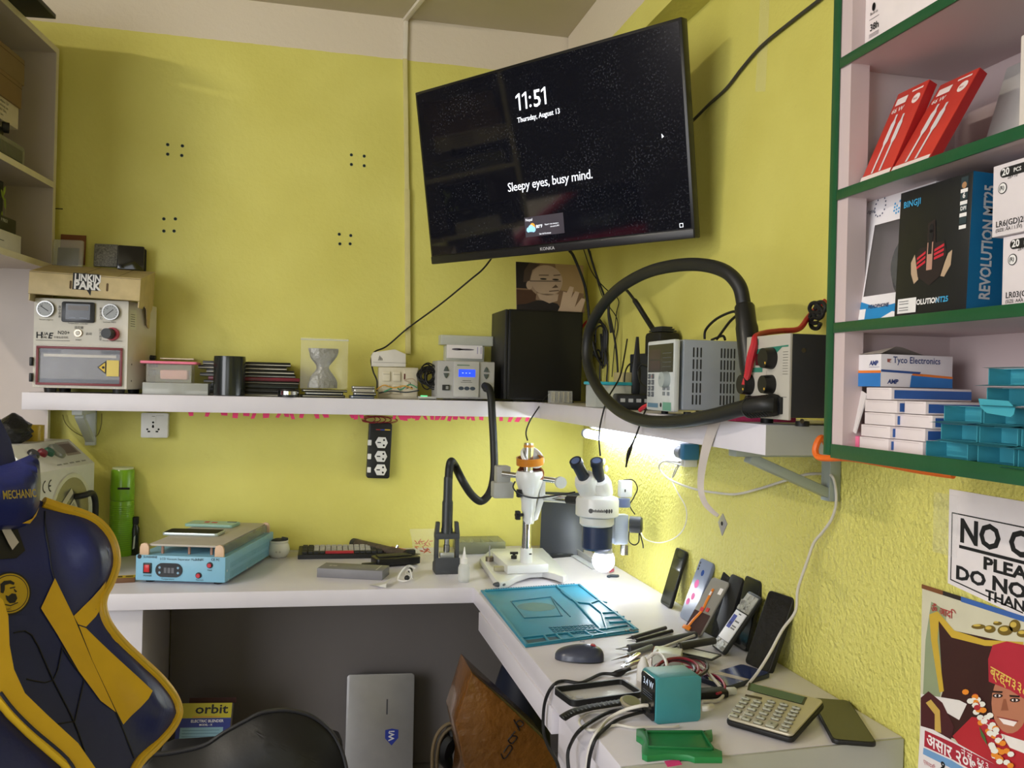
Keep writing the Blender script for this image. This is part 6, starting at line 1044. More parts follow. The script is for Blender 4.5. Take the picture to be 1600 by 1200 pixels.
# ================================================================ the stereo microscope
ZB_ = ZD+.006; ZT = ZD+.024
out = [(750, 872), (768, 857), (848, 856), (876, 884), (885, 898), (880, 901), (866, 896), (848, 892), (828, 893), (808, 899), (794, 907), (782, 910), (775, 906)]
SCM = PZ(822, 878, ZT+.026); SC0 = V((SCM.x, SCM.y, ZD))
ms = thing('stereo_microscope', 'white stereo microscope on a boom stand with a lit lamp over the mat', 'microscope', SC0); WHE = mat('scope_enamel', 'd3d4d2', .3, var=.03, coat=.3)
m = MB(WHE); m.prism([((PZ(u, v, ZT)-SC0).x, (PZ(u, v, ZT)-SC0).y) for u, v in out], .004, ZT-ZD, .003); m.build('base_plate', ms)
b0, b1, b2, b3 = [PZ(u, v, ZT+.026)-SC0 for u, v in ((769, 862), (793, 884), (857, 881), (828, 859))]
m = MB(WHE); m.prism([(q.x, q.y) for q in (b0, b1, b2, b3)], ZT-ZD+.0004, ZT-ZD+.026, .003); m.build('base_block', ms)
for u, v in ((760, 880), (785, 905), (870, 892)): q = PZ(u, v, ZD)-SC0; MB(RUB).cyl((q.x, q.y+.02, 0), (q.x, q.y+.02, .0045), .01, n=12).build('foot', ms)
YC = SCM.y; Z = lambda v: PY(822, v, YC).z-ZD; Xc = lambda u, v: PY(u, v, YC).x-SC0.x
m = MB(WHE); m.cyl((0, 0, ZT-ZD+.026), (0, 0, Z(856)), .0185, .018, 28); m.use(INK); m.box((.008, -.0165, Z(864)), (.008, .003, .004)); m.build('collar', ms)
m = MB(CHROME); m.cyl((0, 0, Z(858)), (0, 0, Z(692)), .0145, n=28); m.build('column', ms)
m = MB(C('c8862a', .35)); m.cyl((0, 0, Z(699)), (0, 0, Z(695)), .0152, n=28); m.build('band', ms)
x0, x1 = Xc(804, 760), Xc(850, 760); xm = (x0+x1)/2
m = MB(WHE); m.lathe([(.0165, Z(818)), (.0185, Z(812)), (.019, Z(800)), (.022, Z(797)), (.023, Z(784)), (.030, Z(768)), (.040, Z(752)), (.042, Z(742)), (.038, Z(736)), (.016, Z(738))], Matrix.Translation((.004, 0, 0)), 32); m.build('focus_housing', ms)
m = MB(WHE); m.prism([(.012, Z(815)), (.03, Z(812)), (.052, Z(775)), (.052, Z(745)), (.036, Z(745)), (.034, Z(775))], -.012, .012, .003, FZ_); m.build('arm_bracket', ms)
for u, v, s_ in ((806, 770, .9), (804, 804, 1.)):
    q = V((Xc(u, v), -.012, Z(v))); m = MB(RUB); n = 6
    P = [(.0125*(1+.2*math.cos(6*a))*math.cos(a)*s_, .0125*(1+.2*math.cos(6*a))*math.sin(a)*s_) for a in [2*pi*i/36 for i in range(36)]]
    m.prism(P, 0, .014, .002, frame(q, (0, 1, 0), (0, 0, 1)) @ Matrix.Rotation(-.0, 4, 'Y')); m.cyl(q, q+V((.03, .01, 0)), .005, n=10); m.build('lock_knob', ms)
m = MB(C('a9aaa6', .45)); a, b_ = PY(770, 778, YC+.05)-SC0, PY(802, 753, YC+.05)-SC0; m.box(((a.x+b_.x)/2, .06, (a.z+b_.z)/2), (b_.x-a.x, .05, b_.z-a.z), .004); a, b_ = PY(775, 754, YC+.05)-SC0, PY(797, 728, YC+.05)-SC0; m.box(((a.x+b_.x)/2, .06, (a.z+b_.z)/2), (b_.x-a.x, .045, b_.z-a.z), .004); m.build('rear_block', ms)
HC = PY(930, 800, 2.37); HC0 = HC-SC0          # the head
m = MB(CHROME); a = PY(784, 740, YC+.03)-SC0; b_ = PY(876, 752, YC-.02)-SC0; m.cyl(a, b_, .0085, n=20); m.build('upper_boom', ms)
q = PY(876, 754, YC-.03)-SC0; m = MB(C('a2a4a2', .4)); m.cyl(q-V((0, .006, 0)), q+V((0, .008, 0)), .0175, n=24); m.build('clamp_disc', ms)
a = PY(850, 778, YC)-SC0; b_ = PY(904, 782, 2.42)-SC0; m = MB(CHROME); m.cyl(a, b_, .0115, n=24); m.build('lower_boom', ms); m = MB(BLK); m.cyl(b_+(a-b_)*.28, b_, .0135, n=24); m.build('boom_collar', ms)
YH = 2.37; H = lambda u, v: PY(u, v, YH)-SC0; hr = (H(965, 790)-H(901, 790)).length/2; hc = (H(965, 790)+H(901, 790))/2
def hz_(v): return H(933, v).z
m = MB(WHE); m.lathe([(hr*.93, hz_(806)), (hr, hz_(804)), (hr, hz_(781)), (hr*.95, hz_(777)), (hr*.6, hz_(773)), (.0001, hz_(773))], Matrix.Translation((hc.x, hc.y, 0)), 40)
LBF = frame((hc.x, hc.y-hr-.0003, hz_(797)), (1, 0, 0), (0, 0, 1)); m.build('head_body', ms)
m = MB(C('4a4a4c', .5))
for i in range(14):
    a = -.55+.045*i; q = Matrix.Translation((hc.x, hc.y, hz_(796))) @ Matrix.Rotation(a, 4, 'Z') @ frame((0, -hr-.0004, 0), (1, 0, 0), (0, 0, 1)); m.rect(0, .0, hr*.032, .006 if i % 3 else .008, 0, q)
for i in range(3): q = Matrix.Translation((hc.x, hc.y, hz_(796))) @ Matrix.Rotation(.12+.13*i, 4, 'Z') @ frame((0, -hr-.0004, 0), (1, 0, 0), (0, 0, 1)); m.disc(0, .003, .0035, 0, 10, .006, q)
q = Matrix.Translation((hc.x, hc.y, hz_(796))) @ Matrix.Rotation(-.62, 4, 'Z') @ frame((0, -hr-.0004, 0), (1, 0, 0), (0, 0, 1)); m.disc(0, .003, .0065, 0, 20, M=q); m.build('maker_mark', ms)
hr2 = (H(958, 812)-H(907, 812)).length/2; hc2 = (H(958, 812)+H(907, 812))/2
m = MB(WHE); m.lathe([(hr2*.9, hz_(821)), (hr2, hz_(818)), (hr2, hz_(807.5)), (.0001, hz_(807.5))], Matrix.Translation((hc2.x, hc2.y, 0)), 36); m.build('lower_ring', ms)
m = MB(C('23304f', .35)); m.lathe([(hr2*.8, hz_(858)), (hr2*.88, hz_(855)), (hr2*.88, hz_(822)), (.0001, hz_(822))], Matrix.Translation((hc2.x+.002, hc2.y, 0)), 36); m.build('objective', ms)
for ut, vt, ub, vb, uw, vw in ((899, 720, 912, 745, 906, 758), (932, 720, 936, 748, 940, 762)):
    a, b_ = H(ut, vt), H(ub, vb); a.y -= .05; b_.y -= .025; a = PY(ut, vt, YH-.05)-SC0; b_ = PY(ub, vb, YH-.02)-SC0; c_ = PY(uw, 774, YH+.005)-SC0; d = (b_-a).normalized()
    m = MB(C('1e2230', .4)); m.cyl(a, a+d*.014, .0175, .0185, 24); m.cyl(a+d*.013, b_+d*.01, .0158, .0165, 24); m.use(C('5a6a92', .1)); q = frame(a-d*.0006, d.orthogonal(), d.cross(d.orthogonal())); m.disc(0, 0, .012, 0, 22, M=q); m.build('eyepiece', ms)
    m = MB(WHE); m.lathe([(.021, 0), (.027, .002), (.033, (c_-b_).length*.3), (.034, (c_-b_).length*.9), (.026, (c_-b_).length*1.1)], frame(b_, d.orthogonal(), -d.cross(d.orthogonal())) if (d.orthogonal().cross(-d.cross(d.orthogonal()))).dot(d) > 0 else frame(b_, d.orthogonal(), d.cross(d.orthogonal())), 24); m.build('eyepiece_tube', ms)
m = MB(WHE); m.box((hc.x, hc.y+.01, hz_(768)), (hr*1.3, hr*1.1, .03), .008); m.build('prism_housing', ms)
# lamp globe under the head
bc = H(943, 876); m = MB(mat('bulb_glow', 'f1f6ff', .4, emit=LAMP_SCOPE, var=0)); m.ball(bc, .0315, None, 28, 16); m.build('lamp_globe', ms)
m = MB(C('c9ccd0', .4)); m.cyl(bc+V((0, 0, .022)), bc+V((0, 0, .05)), .026, .02, 24); m.build('lamp_collar', ms)
a, b_ = H(961, 852), H(984, 805); m = MB(C('b9c4d6', .35)); m.box(((a.x+b_.x)/2, bc.y+.02, (a.z+b_.z)/2), (b_.x-a.x, .03, b_.z-a.z), .004); m.build('focus_rack', ms)
a = H(981, 868); m = MB(CHROME); m.cyl(V((a.x, a.y+.02, a.z)), V((a.x, a.y+.02, a.z+.028)), .0155, .0145, 24); m.build('chrome_foot', ms)
a = H(990, 820); m = MB(C('2c2f34', .4)); m.cyl(a+V((-.008, .01, .0)), a+V((.02, -.004, 0)), .0235, n=28); m.use(C('3a3f3a', .4)); m.cyl(a+V((.02, -.004, 0)), a+V((.024, -.006, 0)), .0225, .02, 28); m.build('focus_knob', ms)
a, b_ = H(971, 778), H(990, 752); m = MB(C('d7d9dc', .4)); m.box(((a.x+b_.x)/2, bc.y+.02, (a.z+b_.z)/2), (b_.x-a.x, .028, b_.z-a.z), .003); m.use(INK); m.rect(-.002, -.004, .002, .004, 0, frame(((a.x+b_.x)/2-.005, bc.y+.0055, (a.z+b_.z)/2-.004), (1, 0, 0), (0, 0, 1))); m.build('lamp_controller', ms)
a = H(976, 786); m = MB(C('6c7aa6', .3)); m.cyl(a+V((0, .01, -.012)), a+V((0, .01, .012)), .02, .019, 24); m.build('blue_cap', ms)
m = MB(RUB); m.tube([H(u, v)+V((0, .03, 0)) for u, v in ((980, 752), (995, 752), (1002, 765), (996, 780), (990, 792), (998, 806))], .0018, 8, 6); m.tube([H(u, v)+V((0, -.005, 0)) for u, v in ((982, 830), (982, 845), (990, 851), (997, 846), (998, 832), (1003, 848), (1004, 856))], .0018, 8, 6); m.build('lamp_lead', ms)
m = MB(RUB); m.tube([PY(u, v, y)-SC0 for u, v, y in ((805, 752, YC-.03), (802, 762, YC-.03), (812, 772, YC-.035), (835, 778, YC-.03), (870, 774, YC-.08), (898, 769, YH+.03))], .0024, 8, 6); m.build('signal_lead', ms)
m = MB(C('d8d9d8', .4)); 
for u, v in ((946, 722), (950, 733)): m.ball(H(u, v)+V((0, .015, 0)), .006, None, 8, 6, (1, .6, 1.6))
m.build('white_clip', ms)
# black lead from shelf into the column
cable('camera_lead', 'thin black lead curving from the shelf edge down into the microscope column top', 'cable', [PY(862, 614, 2.85), PY(852, 621, 2.83), PY(842, 636, 2.80), PY(828, 658, 2.72), PY(822, 675, YC+.04), PY(824, 690, YC)+V((0, 0, .004))], .0022, RUB)
# tape rolls threaded on the column
def ring(name, label, u, v, tilt, ro, ri, h, mt, rx=0):
    p = PY(u, v, YC); m = MB(mt); m.lathe([(ri, -h/2), (ro, -h/2), (ro, h/2), (ri, h/2), (ri, -h/2)], None, 44); return solo(m, name, label, 'tape roll', TR(p.x, YC-.0, p.z, rx=rx, ry=tilt), None)
ring('white_tape_ring', 'thin white tape ring hooked askew on the microscope column', 832, 714, .45, .039, .034, .009, WHT, .75)
ring('orange_tape_roll', 'orange heat tape roll resting on the microscope column', 828, 720, -.08, .041, .037, .022, C('c47a22', .3, alpha=.9), .1)
ring('copper_tape_roll', 'brown copper tape roll lowest on the microscope column', 829, 741, -.12, .0405, .0355, .014, C('8f4f30', .3, metal=.3), .6)
# loose bits on the base
p = PZ(764, 877, ZT); t = thing('brass_test_post', 'small brass post with a steel pin standing on the microscope base', 'post', (p.x+.002, p.y+.004, ZT)); m = MB(C('7a7060', .35, metal=.7)); m.cyl((0, 0, 0), (0, 0, .014), .0125, n=20); m.build('nut', t); m = MB(STEEL); m.cyl((0, 0, .014), (0, 0, .048), .0022, n=8); m.build('pin', t)
p = PZ(781, 893, ZT); m = MB(C('b9b49c', .3, metal=.6)); m.box((0, 0, .007), (.032, .018, .014), .002); solo(m, 'metal_block', 'small shiny metal block lying on the microscope base', 'block', (p.x, p.y+.006, ZT+.0002))
p = PZ(803, 873, ZT+.026); m = MB(RUB); m.cyl((0, 0, 0), (0, 0, .01), .009, n=14); m.cyl((0, 0, .01), (0, 0, .02), .004, n=10); m.cyl((-.012, 0, .017), (.012, 0, .017), .004, n=10); solo(m, 'spare_lock_knob', 'loose black lock knob lying on the microscope base block', 'knob', (p.x, p.y, ZT+.0263))
# dark panel leaning in the corner, flat tablet and rail
A, B = PZ(866, 858, ZD), PZ(930, 868, ZD); m = MB(C('33373d', .35)); A2 = V((.80, 2.93, ZD+.001)); u_ = PY(906, 788, 3.02); 
M = frame(A2, (.17, -.05, 0), (.10, .16, .21)); m.box((.075, .13, -.004), (.15, .26, .008), .003); solo(m, 'dark_tablet_panel', 'dark grey tablet panel leaning in the corner behind the microscope head', 'panel', M)
A, B = PZ(842, 874, ZD), PZ(896, 869, ZD); m = MB(C('25282c', .35)); L_ = (B-A).length; m.rbox((L_/2, .03, .004), (L_, .07, .008), .008, .001); m.use(C('8c9096', .3)); m.rect(L_*.2, .012, L_*.4, .02, .0083); m.rect(L_*.6, .012, L_*.75, .018, .0083); solo(m, 'black_flat_module', 'black flat module lying on the worktop behind the microscope base', 'module', TR(A.x, A.y, ZD, rz=math.atan2(B.y-A.y, B.x-A.x)))
A, B = PZ(896, 868, ZD), PZ(932, 890, ZD); d = B-A; m = MB(C('b4b7bc', .4)); L_ = d.length; m.box((L_/2, 0, .002), (L_, .03, .004), .001); m.box((L_/2, .013, .012), (L_, .004, .02), .001); solo(m, 'plastic_rail', 'short pale plastic rail lying on the worktop below the lamp', 'rail', TR(A.x, A.y, ZD, rz=math.atan2(d.y, d.x)))
p = PZ(972, 901, ZD); t = thing('label_box', 'small white box with yellow and pink label standing near the lamp', 'box', TR(.945, p.y+.06, ZD, rz=.75)); 
m = MB(C('d8cfd0', .4)); m.box((0, 0, .03), (.04, .016, .06), .003); F_ = frame((-.02, -.0085, 0), (1, 0, 0), (0, 0, 1)); m.use(C('d8b54a', .5)); m.rect(.006, .016, .034, .052, .0004, F_); m.use(C('c85a78', .5)); m.rect(.004, .003, .036, .012, .0004, F_); m.use(C('c86a30', .5)); m.disc(.02, .034, .006, .0006, 14, M=F_); m.build('carton', t)
p = PZ(958, 902, ZD); m = MB(C('3a4450', .5)); m.tube([(-.018, -.004, .003), (-.006, .002, .004), (.008, -.002, .004), (.016, .003, .003)], .005, 8, 4); solo(m, 'dark_putty', 'small dark lump lying on the worktop under the lamp', 'lump', (p.x, p.y, ZD))
# ================================================================ worktop, right-hand run
# --- repair mat
ZM = ZD+.0005; mc = [PZ(u, v, ZD+.004) for u, v in ((751, 922), (906, 912), (998, 986), (821, 1010))]; o = mc[0].copy(); o.z = ZD
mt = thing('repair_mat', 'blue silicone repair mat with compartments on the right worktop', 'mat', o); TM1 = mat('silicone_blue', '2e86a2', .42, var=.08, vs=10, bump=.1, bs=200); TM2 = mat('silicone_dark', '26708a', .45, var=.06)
L2 = [(q-o) for q in mc]
m = MB(TM1); m.prism([(q.x, q.y) for q in L2], .0006, .0045, .001); m.use(mat('scorched_patch', '9aa878', .6, var=.3, vs=40, alpha=.3)); q = PZ(838, 951, ZD)-o; m.disc(q.x, q.y, .05, .0048, 24, .045); m.build('base', mt)
def mp(u, v): q = PZ(740+u*.325, 880+v*.325, ZD+.006)-o; return V((q.x, q.y, .0045))
def ridge(P, w, h, mtl, name='ridge'):
    mb = MB(mtl)
    for a, b_ in zip(P, P[1:]):
        a, b_ = mp(*a), mp(*b_); d = b_-a; mb.box((d.length/2, 0, h/2), (d.length+w*.8, w, h), .0008, Matrix.Translation(a) @ Matrix.Rotation(math.atan2(d.y, d.x), 4, 'Z'), seg=1)
    return mb.build(name, mt)
ridge([(44, 133), (508, 103), (785, 318), (255, 392), (44, 133)], .007, .0035, TM1)
ridge([(180, 182), (372, 160), (425, 252)], .004, .002, TM2); ridge([(180, 182), (245, 262), (425, 252)], .003, .002, TM2); ridge([(372, 160), (465, 255)], .003, .002, TM2)
ridge([(400, 110), (492, 188), (612, 318)], .006, .004, TM1); ridge([(225, 360), (612, 318), (735, 300)], .005, .004, TM1)
for a in (((340, 350), (362, 376)), ((400, 345), (425, 370)), ((455, 336), (490, 362)), ((535, 328), (575, 352)), ((590, 322), (640, 342))): ridge(a, .005, .004, TM1)
ridge([(492, 188), (560, 195), (615, 240), (640, 318)], .004, .004, TM1); ridge([(615, 240), (690, 236)], .004, .004, TM1); ridge([(635, 262), (722, 258)], .004, .004, TM1); ridge([(655, 285), (752, 280)], .004, .004, TM1); ridge([(560, 195), (600, 180), (640, 190)], .004, .004, TM1); ridge([(420, 135), (470, 175)], .0035, .004, TM1)
m = MB(TM2)
for i in range(11):
    for j in range(5): q = mp(370+i*20+j*8, 308+j*8-i*1.2); m.box((q.x, q.y, .0055), (.0075, .0075, .0022), 0)
m.build('bit_grid', mt); m = MB(TM2)
for i in range(36): q = mp(60+i*12, 128-i*.8); m.box((q.x, q.y-.004, .0065), (.0045, .006, .004), 0)
m.build('notched_rim', mt)
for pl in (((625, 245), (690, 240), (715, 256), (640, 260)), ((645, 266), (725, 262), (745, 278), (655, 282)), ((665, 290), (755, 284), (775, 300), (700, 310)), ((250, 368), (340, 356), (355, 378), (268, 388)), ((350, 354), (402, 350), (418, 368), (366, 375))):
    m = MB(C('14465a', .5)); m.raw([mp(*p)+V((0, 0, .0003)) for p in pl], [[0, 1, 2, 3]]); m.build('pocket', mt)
m = MB(STEEL); q = mp(755, 328)
for i in range(7): a = i*.9; m.cyl(q+V((.012*math.cos(a*2), .006*math.sin(a*3), .004)), q+V((.012*math.cos(a*2)+.008*math.cos(a), .006*math.sin(a*3)+.008*math.sin(a), .0045)), .0014, n=6)
solo(m, 'loose_screws', 'little heap of loose screws in the corner pocket of the blue mat', 'screws', o)['kind'] = 'stuff'
p = PZ(780, 918, ZD+.006); m = MB(C('4b5058', .3)); m.ball((0, 0, .006), .016, None, 16, 8, (1.2, .7, .45)); solo(m, 'grey_pebble_tool', 'small grey rounded suction tool at the far left corner of the mat', 'tool', (p.x, p.y, ZD+.009))
# --- mouse
A, B = PZ(867, 1019, ZD+.012), PZ(944, 1024, ZD+.012); d = B-A; p = (A+B)/2; ml = d.length; MM = TR(p.x, p.y, ZD+.001, rz=math.atan2(d.y, d.x)); t = thing('computer_mouse', 'dark wireless computer mouse on the worktop in front of the mat', 'mouse', MM)
def shell(sx, sz): return [[V((ml/2*math.cos(pi*i/18)*1.0, sx*math.sin(pi*i/18)**.75*math.cos(pi*j/14), sz*(math.sin(pi*i/18)**.6)*math.sin(pi*j/14)**.8*(1+.18*math.cos(pi*i/18)))) for j in range(15)] for i in range(19)]
m = MB(mat('mouse_plastic', '3a3f52', .32, coat=.2)); m.grid(shell(.031, .031)); m.build('shell', t); m = MB(BLK); m.grid(shell(.0315, .008)); m.build('base', t)
m = MB(C('a02c34', .4)); m.cyl((ml*.27, -.0035, .0275), (ml*.27, .0035, .0275), .0065, n=18); m.build('wheel', t); m = MB(C('8a90a0', .4)); m.box((ml*.05, 0, .0375), (.01, .006, .002), .0008); m.build('button', t)
# --- phones propped on the right wall
def prop(bl, br, tl, L_, z=ZD+.0012):           # face frame of a slab standing on the worktop and leaning back
    A, B = PZ(*bl, z), PZ(*br, z); d = _F + _R*((tl[0]-800)/FPX) - _U*((tl[1]-600)/FPX); d.normalize(); q = CAM-A; b = q.dot(d); disc = b*b-(q.length_squared-L_*L_); s_ = -b+math.sqrt(max(disc, 0)); T = CAM+d*s_
    T.x = min(T.x, XR-.010)
    return frame(A, B-A, T-A), (B-A).length
def slab_phone(name, label, cat, M, w, h, t_, body, face, group=None, lift=.0):
    t = thing(name, label, cat, M, group); m = MB(body); m.rbox((w/2, h/2, -t_/2), (w, h, t_), .009, .0015); m.build('body', t)
    if face: m = MB(face); m.rbox((w/2, h/2, .0002), (w-.005, h-.005, .0006), .008); m.build('screen', t)
    return t
SCR = mat('phone_glass', '1b1e1c', .1, var=.1); SCRK = mat('cracked_glass', '1a1b1d', .18, var=.5, vs=60, bump=.3, bs=90); GP = 'phones propped along the right wall'
M, w_ = prop((1031, 941), (1050, 954), (1057, 858), .155); slab_phone('propped_phone', 'dark glossy phone propped farthest back, standing apart near the corner', 'phone', M, .07, .155, .009, BLK, SCR, GP)
M, w_ = prop((1061, 963), (1083, 977), (1093, 876), .158); t = slab_phone('grey_back_phone', 'grey-backed phone with pink dot stickers propped second from the corner', 'phone', M, .076, .158, .009, C('70798e', .3), C('7d879c', .25), GP)
for x, y, r in ((.018, .045, .009), (.034, .062, .009), (.03, .094, .011)): m = MB(C('e0449a', .5)); m.disc(x, y, r, .0008, 18); m.build('pink_sticker', t)
m = MB(C('2e4a8c', .2)); m.disc(.04, .125, .008, .0008, 20); m.use(INK)
for y in (.13, .138, .146): m.disc(.011, y, .0035, .0008, 12)
m.build('camera_window', t)
# dark phones behind
M, w_ = prop((1092, 984), (1124, 1001), (1112, 890), .152); slab_phone('black_rear_phone', 'black cracked phone standing behind the stripped screen with orange flex', 'phone', M @ Matrix.Translation((0, 0, -.004)), .074, .155, .009, BLK, SCRK, GP)
M, w_ = prop((1110, 992), (1136, 1008), (1140, 897), .150); slab_phone('thick_black_phone', 'thick black phone standing between stripped screen and open battery phone', 'phone', M @ Matrix.Translation((0, 0, -.003)), .058, .152, .014, RUB, None, GP)
M, w_ = prop((1069, 985), (1099, 999), (1102, 900), .146); t = slab_phone('stripped_screen', 'bare grey phone screen module with orange flex ribbon propped in the row', 'screen module', M @ Matrix.Translation((0, 0, .004)), .07, .146, .004, C('78756e', .4), None, GP)
m = MB(C('8a877f', .45)); m.rbox((.035, .098, .0003), (.066, .092, .0006), .005); m.build('foil', t); m = MB(C('3a2024', .3)); m.rect(.002, .004, .066, .056, .0008); m.build('lower_glass', t)
m = MB(C('d87a1c', .35)); m.tube([(.012, .006, .002), (.02, .03, .003), (.032, .06, .003), (.03, .085, .003), (.03, .118, .003)], .004, 8, 5, rf=lambda f: (.0045, .0008), flat=(1, 0, 0)); m.box((.012, .008, .003), (.03, .01, .003), .001); m.build('orange_flex', t)
m = MB(C('c83a3c', .4)); m.box((.03, .062, .003), (.012, .01, .002)); m.box((.048, .066, .002), (.01, .01, .002)); m.use(PAPER); m.box((.056, .118, .001), (.012, .016, .0006)); m.box((.03, .105, .004), (.006, .01, .001)); m.build('sticker', t)
M, w_ = prop((1140, 1004), (1163, 1018), (1172, 907), .158); slab_phone('upright_black_phone', 'plain black phone standing right behind the open battery phone', 'phone', M @ Matrix.Translation((0, 0, -.002)), .072, .158, .010, BLK, SCR, GP)
M, w_ = prop((1114, 1011), (1138, 1029), (1164, 925), .15); t = slab_phone('open_battery_phone', 'opened phone showing white battery and silver circuit board', 'phone', M @ Matrix.Translation((0, 0, .006)), .068, .15, .007, BLK, None, GP)
m = MB(C('dfe0e4', .45)); m.box((.034, .063, .0015), (.052, .072, .003), .001); m.use(C('2e3f9a', .5)); m.rect(.012, .055, .03, .088, .0033); m.use(INK); m.text('BN', .009, .014, .064, .0036, bold=.02, rot=pi/2 if 0 else 0)
for i in range(5):
    for j in range(4):
        if (i*5+j*3) % 3: m.rect(.034+.005*j, .05+.006*i, .0375+.005*j, .0535+.006*i, .0033)
m.rect(.026, .088, .036, .092, .0033) if 0 else m.rect(.03, .092, .042, .0945, .0033); m.build('battery', t)
R_ = random.Random(9); m = MB(mat('circuit_silver', 'b3b2ac', .35, metal=.5, var=.3, vs=80))
m.box((.034, .123, .001), (.056, .042, .002))
for k in range(22): m.box((.01+R_.random()*.048, .105+R_.random()*.036, .003), (R_.uniform(.004, .014), R_.uniform(.003, .01), .002), 0)
m.build('circuit_board', t); m = MB(mat('circuit_silver', 'b3b2ac'))
m.box((.034, .015, .0005), (.05, .022, .001))
for k in range(16): m.box((.01+R_.random()*.048, .006+R_.random()*.018, .001), (R_.uniform(.003, .01), R_.uniform(.002, .006), .0025), 0)
m.build('lower_board', t)
M, w_ = prop((1163, 1035), (1198, 1051), (1207, 921), .165); slab_phone('cracked_black_phone', 'large black phone with cracked back at the near end of the row', 'phone', M, .078, .162, .012, RUB, SCRK, GP)
# --- bluish phone lying flat, right black phone, calculator
A, B, D = PZ(1137, 1073, ZD+.01), PZ(1196, 1054, ZD+.01), PZ(1122, 1046, ZD+.01); d = B-A; M = TR(A.x, A.y, ZD, rz=math.atan2(d.y, d.x)); L_ = min(.155, d.length*1.0+.02); t = thing('blue_glass_phone', 'phone with shiny blue glass lying flat before the cracked black phone', 'phone', M); m = MB(C('20283c', .3)); m.rbox((L_/2, .036, .005), (L_, .072, .009), .009, .0015); m.build('body', t); m = MB(mat('blue_glass', '27346a', .07, coat=.6)); m.rbox((L_/2, .036, .0098), (L_-.004, .068, .0006), .008); m.build('glass', t); m = MB(C('b9aea6', .15)); m.plate([(L_*.28, .07), (L_*.42, .07), (L_*.5, .002), (L_*.38, .002)], .0103); m.build('pale_strip', t)  # last part: a pale slanting strip laid across the blue glass
A, B, D = PZ(1301, 1156, ZD+.008), PZ(1368, 1157, ZD+.008), PZ(1266, 1090, ZD+.008); d = D-A; M = TR(A.x, A.y, ZD, rz=math.atan2(d.y, d.x)); L_ = d.length; W_ = abs((M.inverted() @ B).y); t = thing('black_phone', 'black phone lying face up on the worktop right of the calculator', 'phone', M); m = MB(RUB); m.rbox((L_/2, -W_/2, .0045), (L_, W_, .008), .01, .002); m.build('body', t); m = MB(mat('dull_black_glass', '22221c', .22)); m.rbox((L_/2, -W_/2, .0087), (L_-.005, W_-.005, .0006), .009); m.build('screen', t)
A, B, D = PZ(1132, 1126, ZD+.01), PZ(1238, 1156, ZD+.01), PZ(1169, 1064, ZD+.038); w_ = (B-A).length; A.z = B.z = ZD+.0155; CFM = frame(A, B-A, D-A); h_ = (CFM.inverted() @ D).y; CAF = lambda u, v: PP(u, v, CFM)
t = thing('calculator', 'silver desk calculator with green display and grey keys on near worktop', 'calculator', CFM); m = MB(RUB); m.rbox((w_/2, h_/2, -.009), (w_, h_, .01), .01, .003); m.build('base', t); SIL = C('c3bba6', .35, metal=.4); m = MB(SIL); m.rbox((w_/2, h_/2, -.0015), (w_-.004, h_-.004, .005), .009, .002); m.build('faceplate', t)
def cq(x, y): q = CAF(1080+x*.2375, 1020+y*.2375); return q
a, b_, c_, d_ = cq(380, 200), cq(765, 298), cq(740, 348), cq(368, 250); m = MB(C('24281f', .25)); m.plate([tuple(q) for q in (a, b_, c_, d_)], .0014); sh = V(((a.x+b_.x+c_.x+d_.x)/4, (a.y+b_.y+c_.y+d_.y)/4)); m.use(C('3f5a46', .15)); m.plate([tuple(sh+(q-sh)*.92) for q in (a, b_, c_, d_)], .0018); m.build('display', t)
m = MB(C('3a2c22', .3)); m.plate([tuple(cq(x, y)) for x, y in ((358, 277), (468, 298), (464, 312), (352, 290))], .0014); m.build('solar_cell', t)
KG = C('a5a594', .45)
cols = [[(360, 310), (345, 333), (322, 358), (304, 388), (285, 418)], [(437, 330), (420, 352), (400, 378), (383, 410), (362, 443)], [(528, 330), (514, 352), (500, 378), (478, 405), (460, 435), (440, 467)], [(610, 350), (597, 373), (580, 395), (568, 418), (553, 443), (530, 482)], [(692, 372), (680, 394), (664, 416), (652, 440), (640, 466), (624, 490), (608, 516)]]
for ci, cl in enumerate(cols):
    for ri, (x, y) in enumerate(cl):
        q = cq(x, y); round_ = ri == 0 or ci >= 3; big = (ci == 3 and ri == 5); s_ = (.0145, .0058 if round_ else .0078) if not big else (.0165, .0165)
        m = MB(C('4c4a42', .5)); m.rbox((q.x, q.y, .0012), (s_[0]+.0012, s_[1]+.0012, .001), s_[1]*.5 if round_ and not big else .002); m.use(KG); m.rbox((q.x, q.y, .0028), (s_[0], s_[1], .004), s_[1]*.48 if round_ and not big else .002, .0008); m.use(C('5a5a4e', .5)); m.rect(q.x-.0018, q.y-.0018, q.x+.0018, q.y+.0018, .005); m.build('key', t)
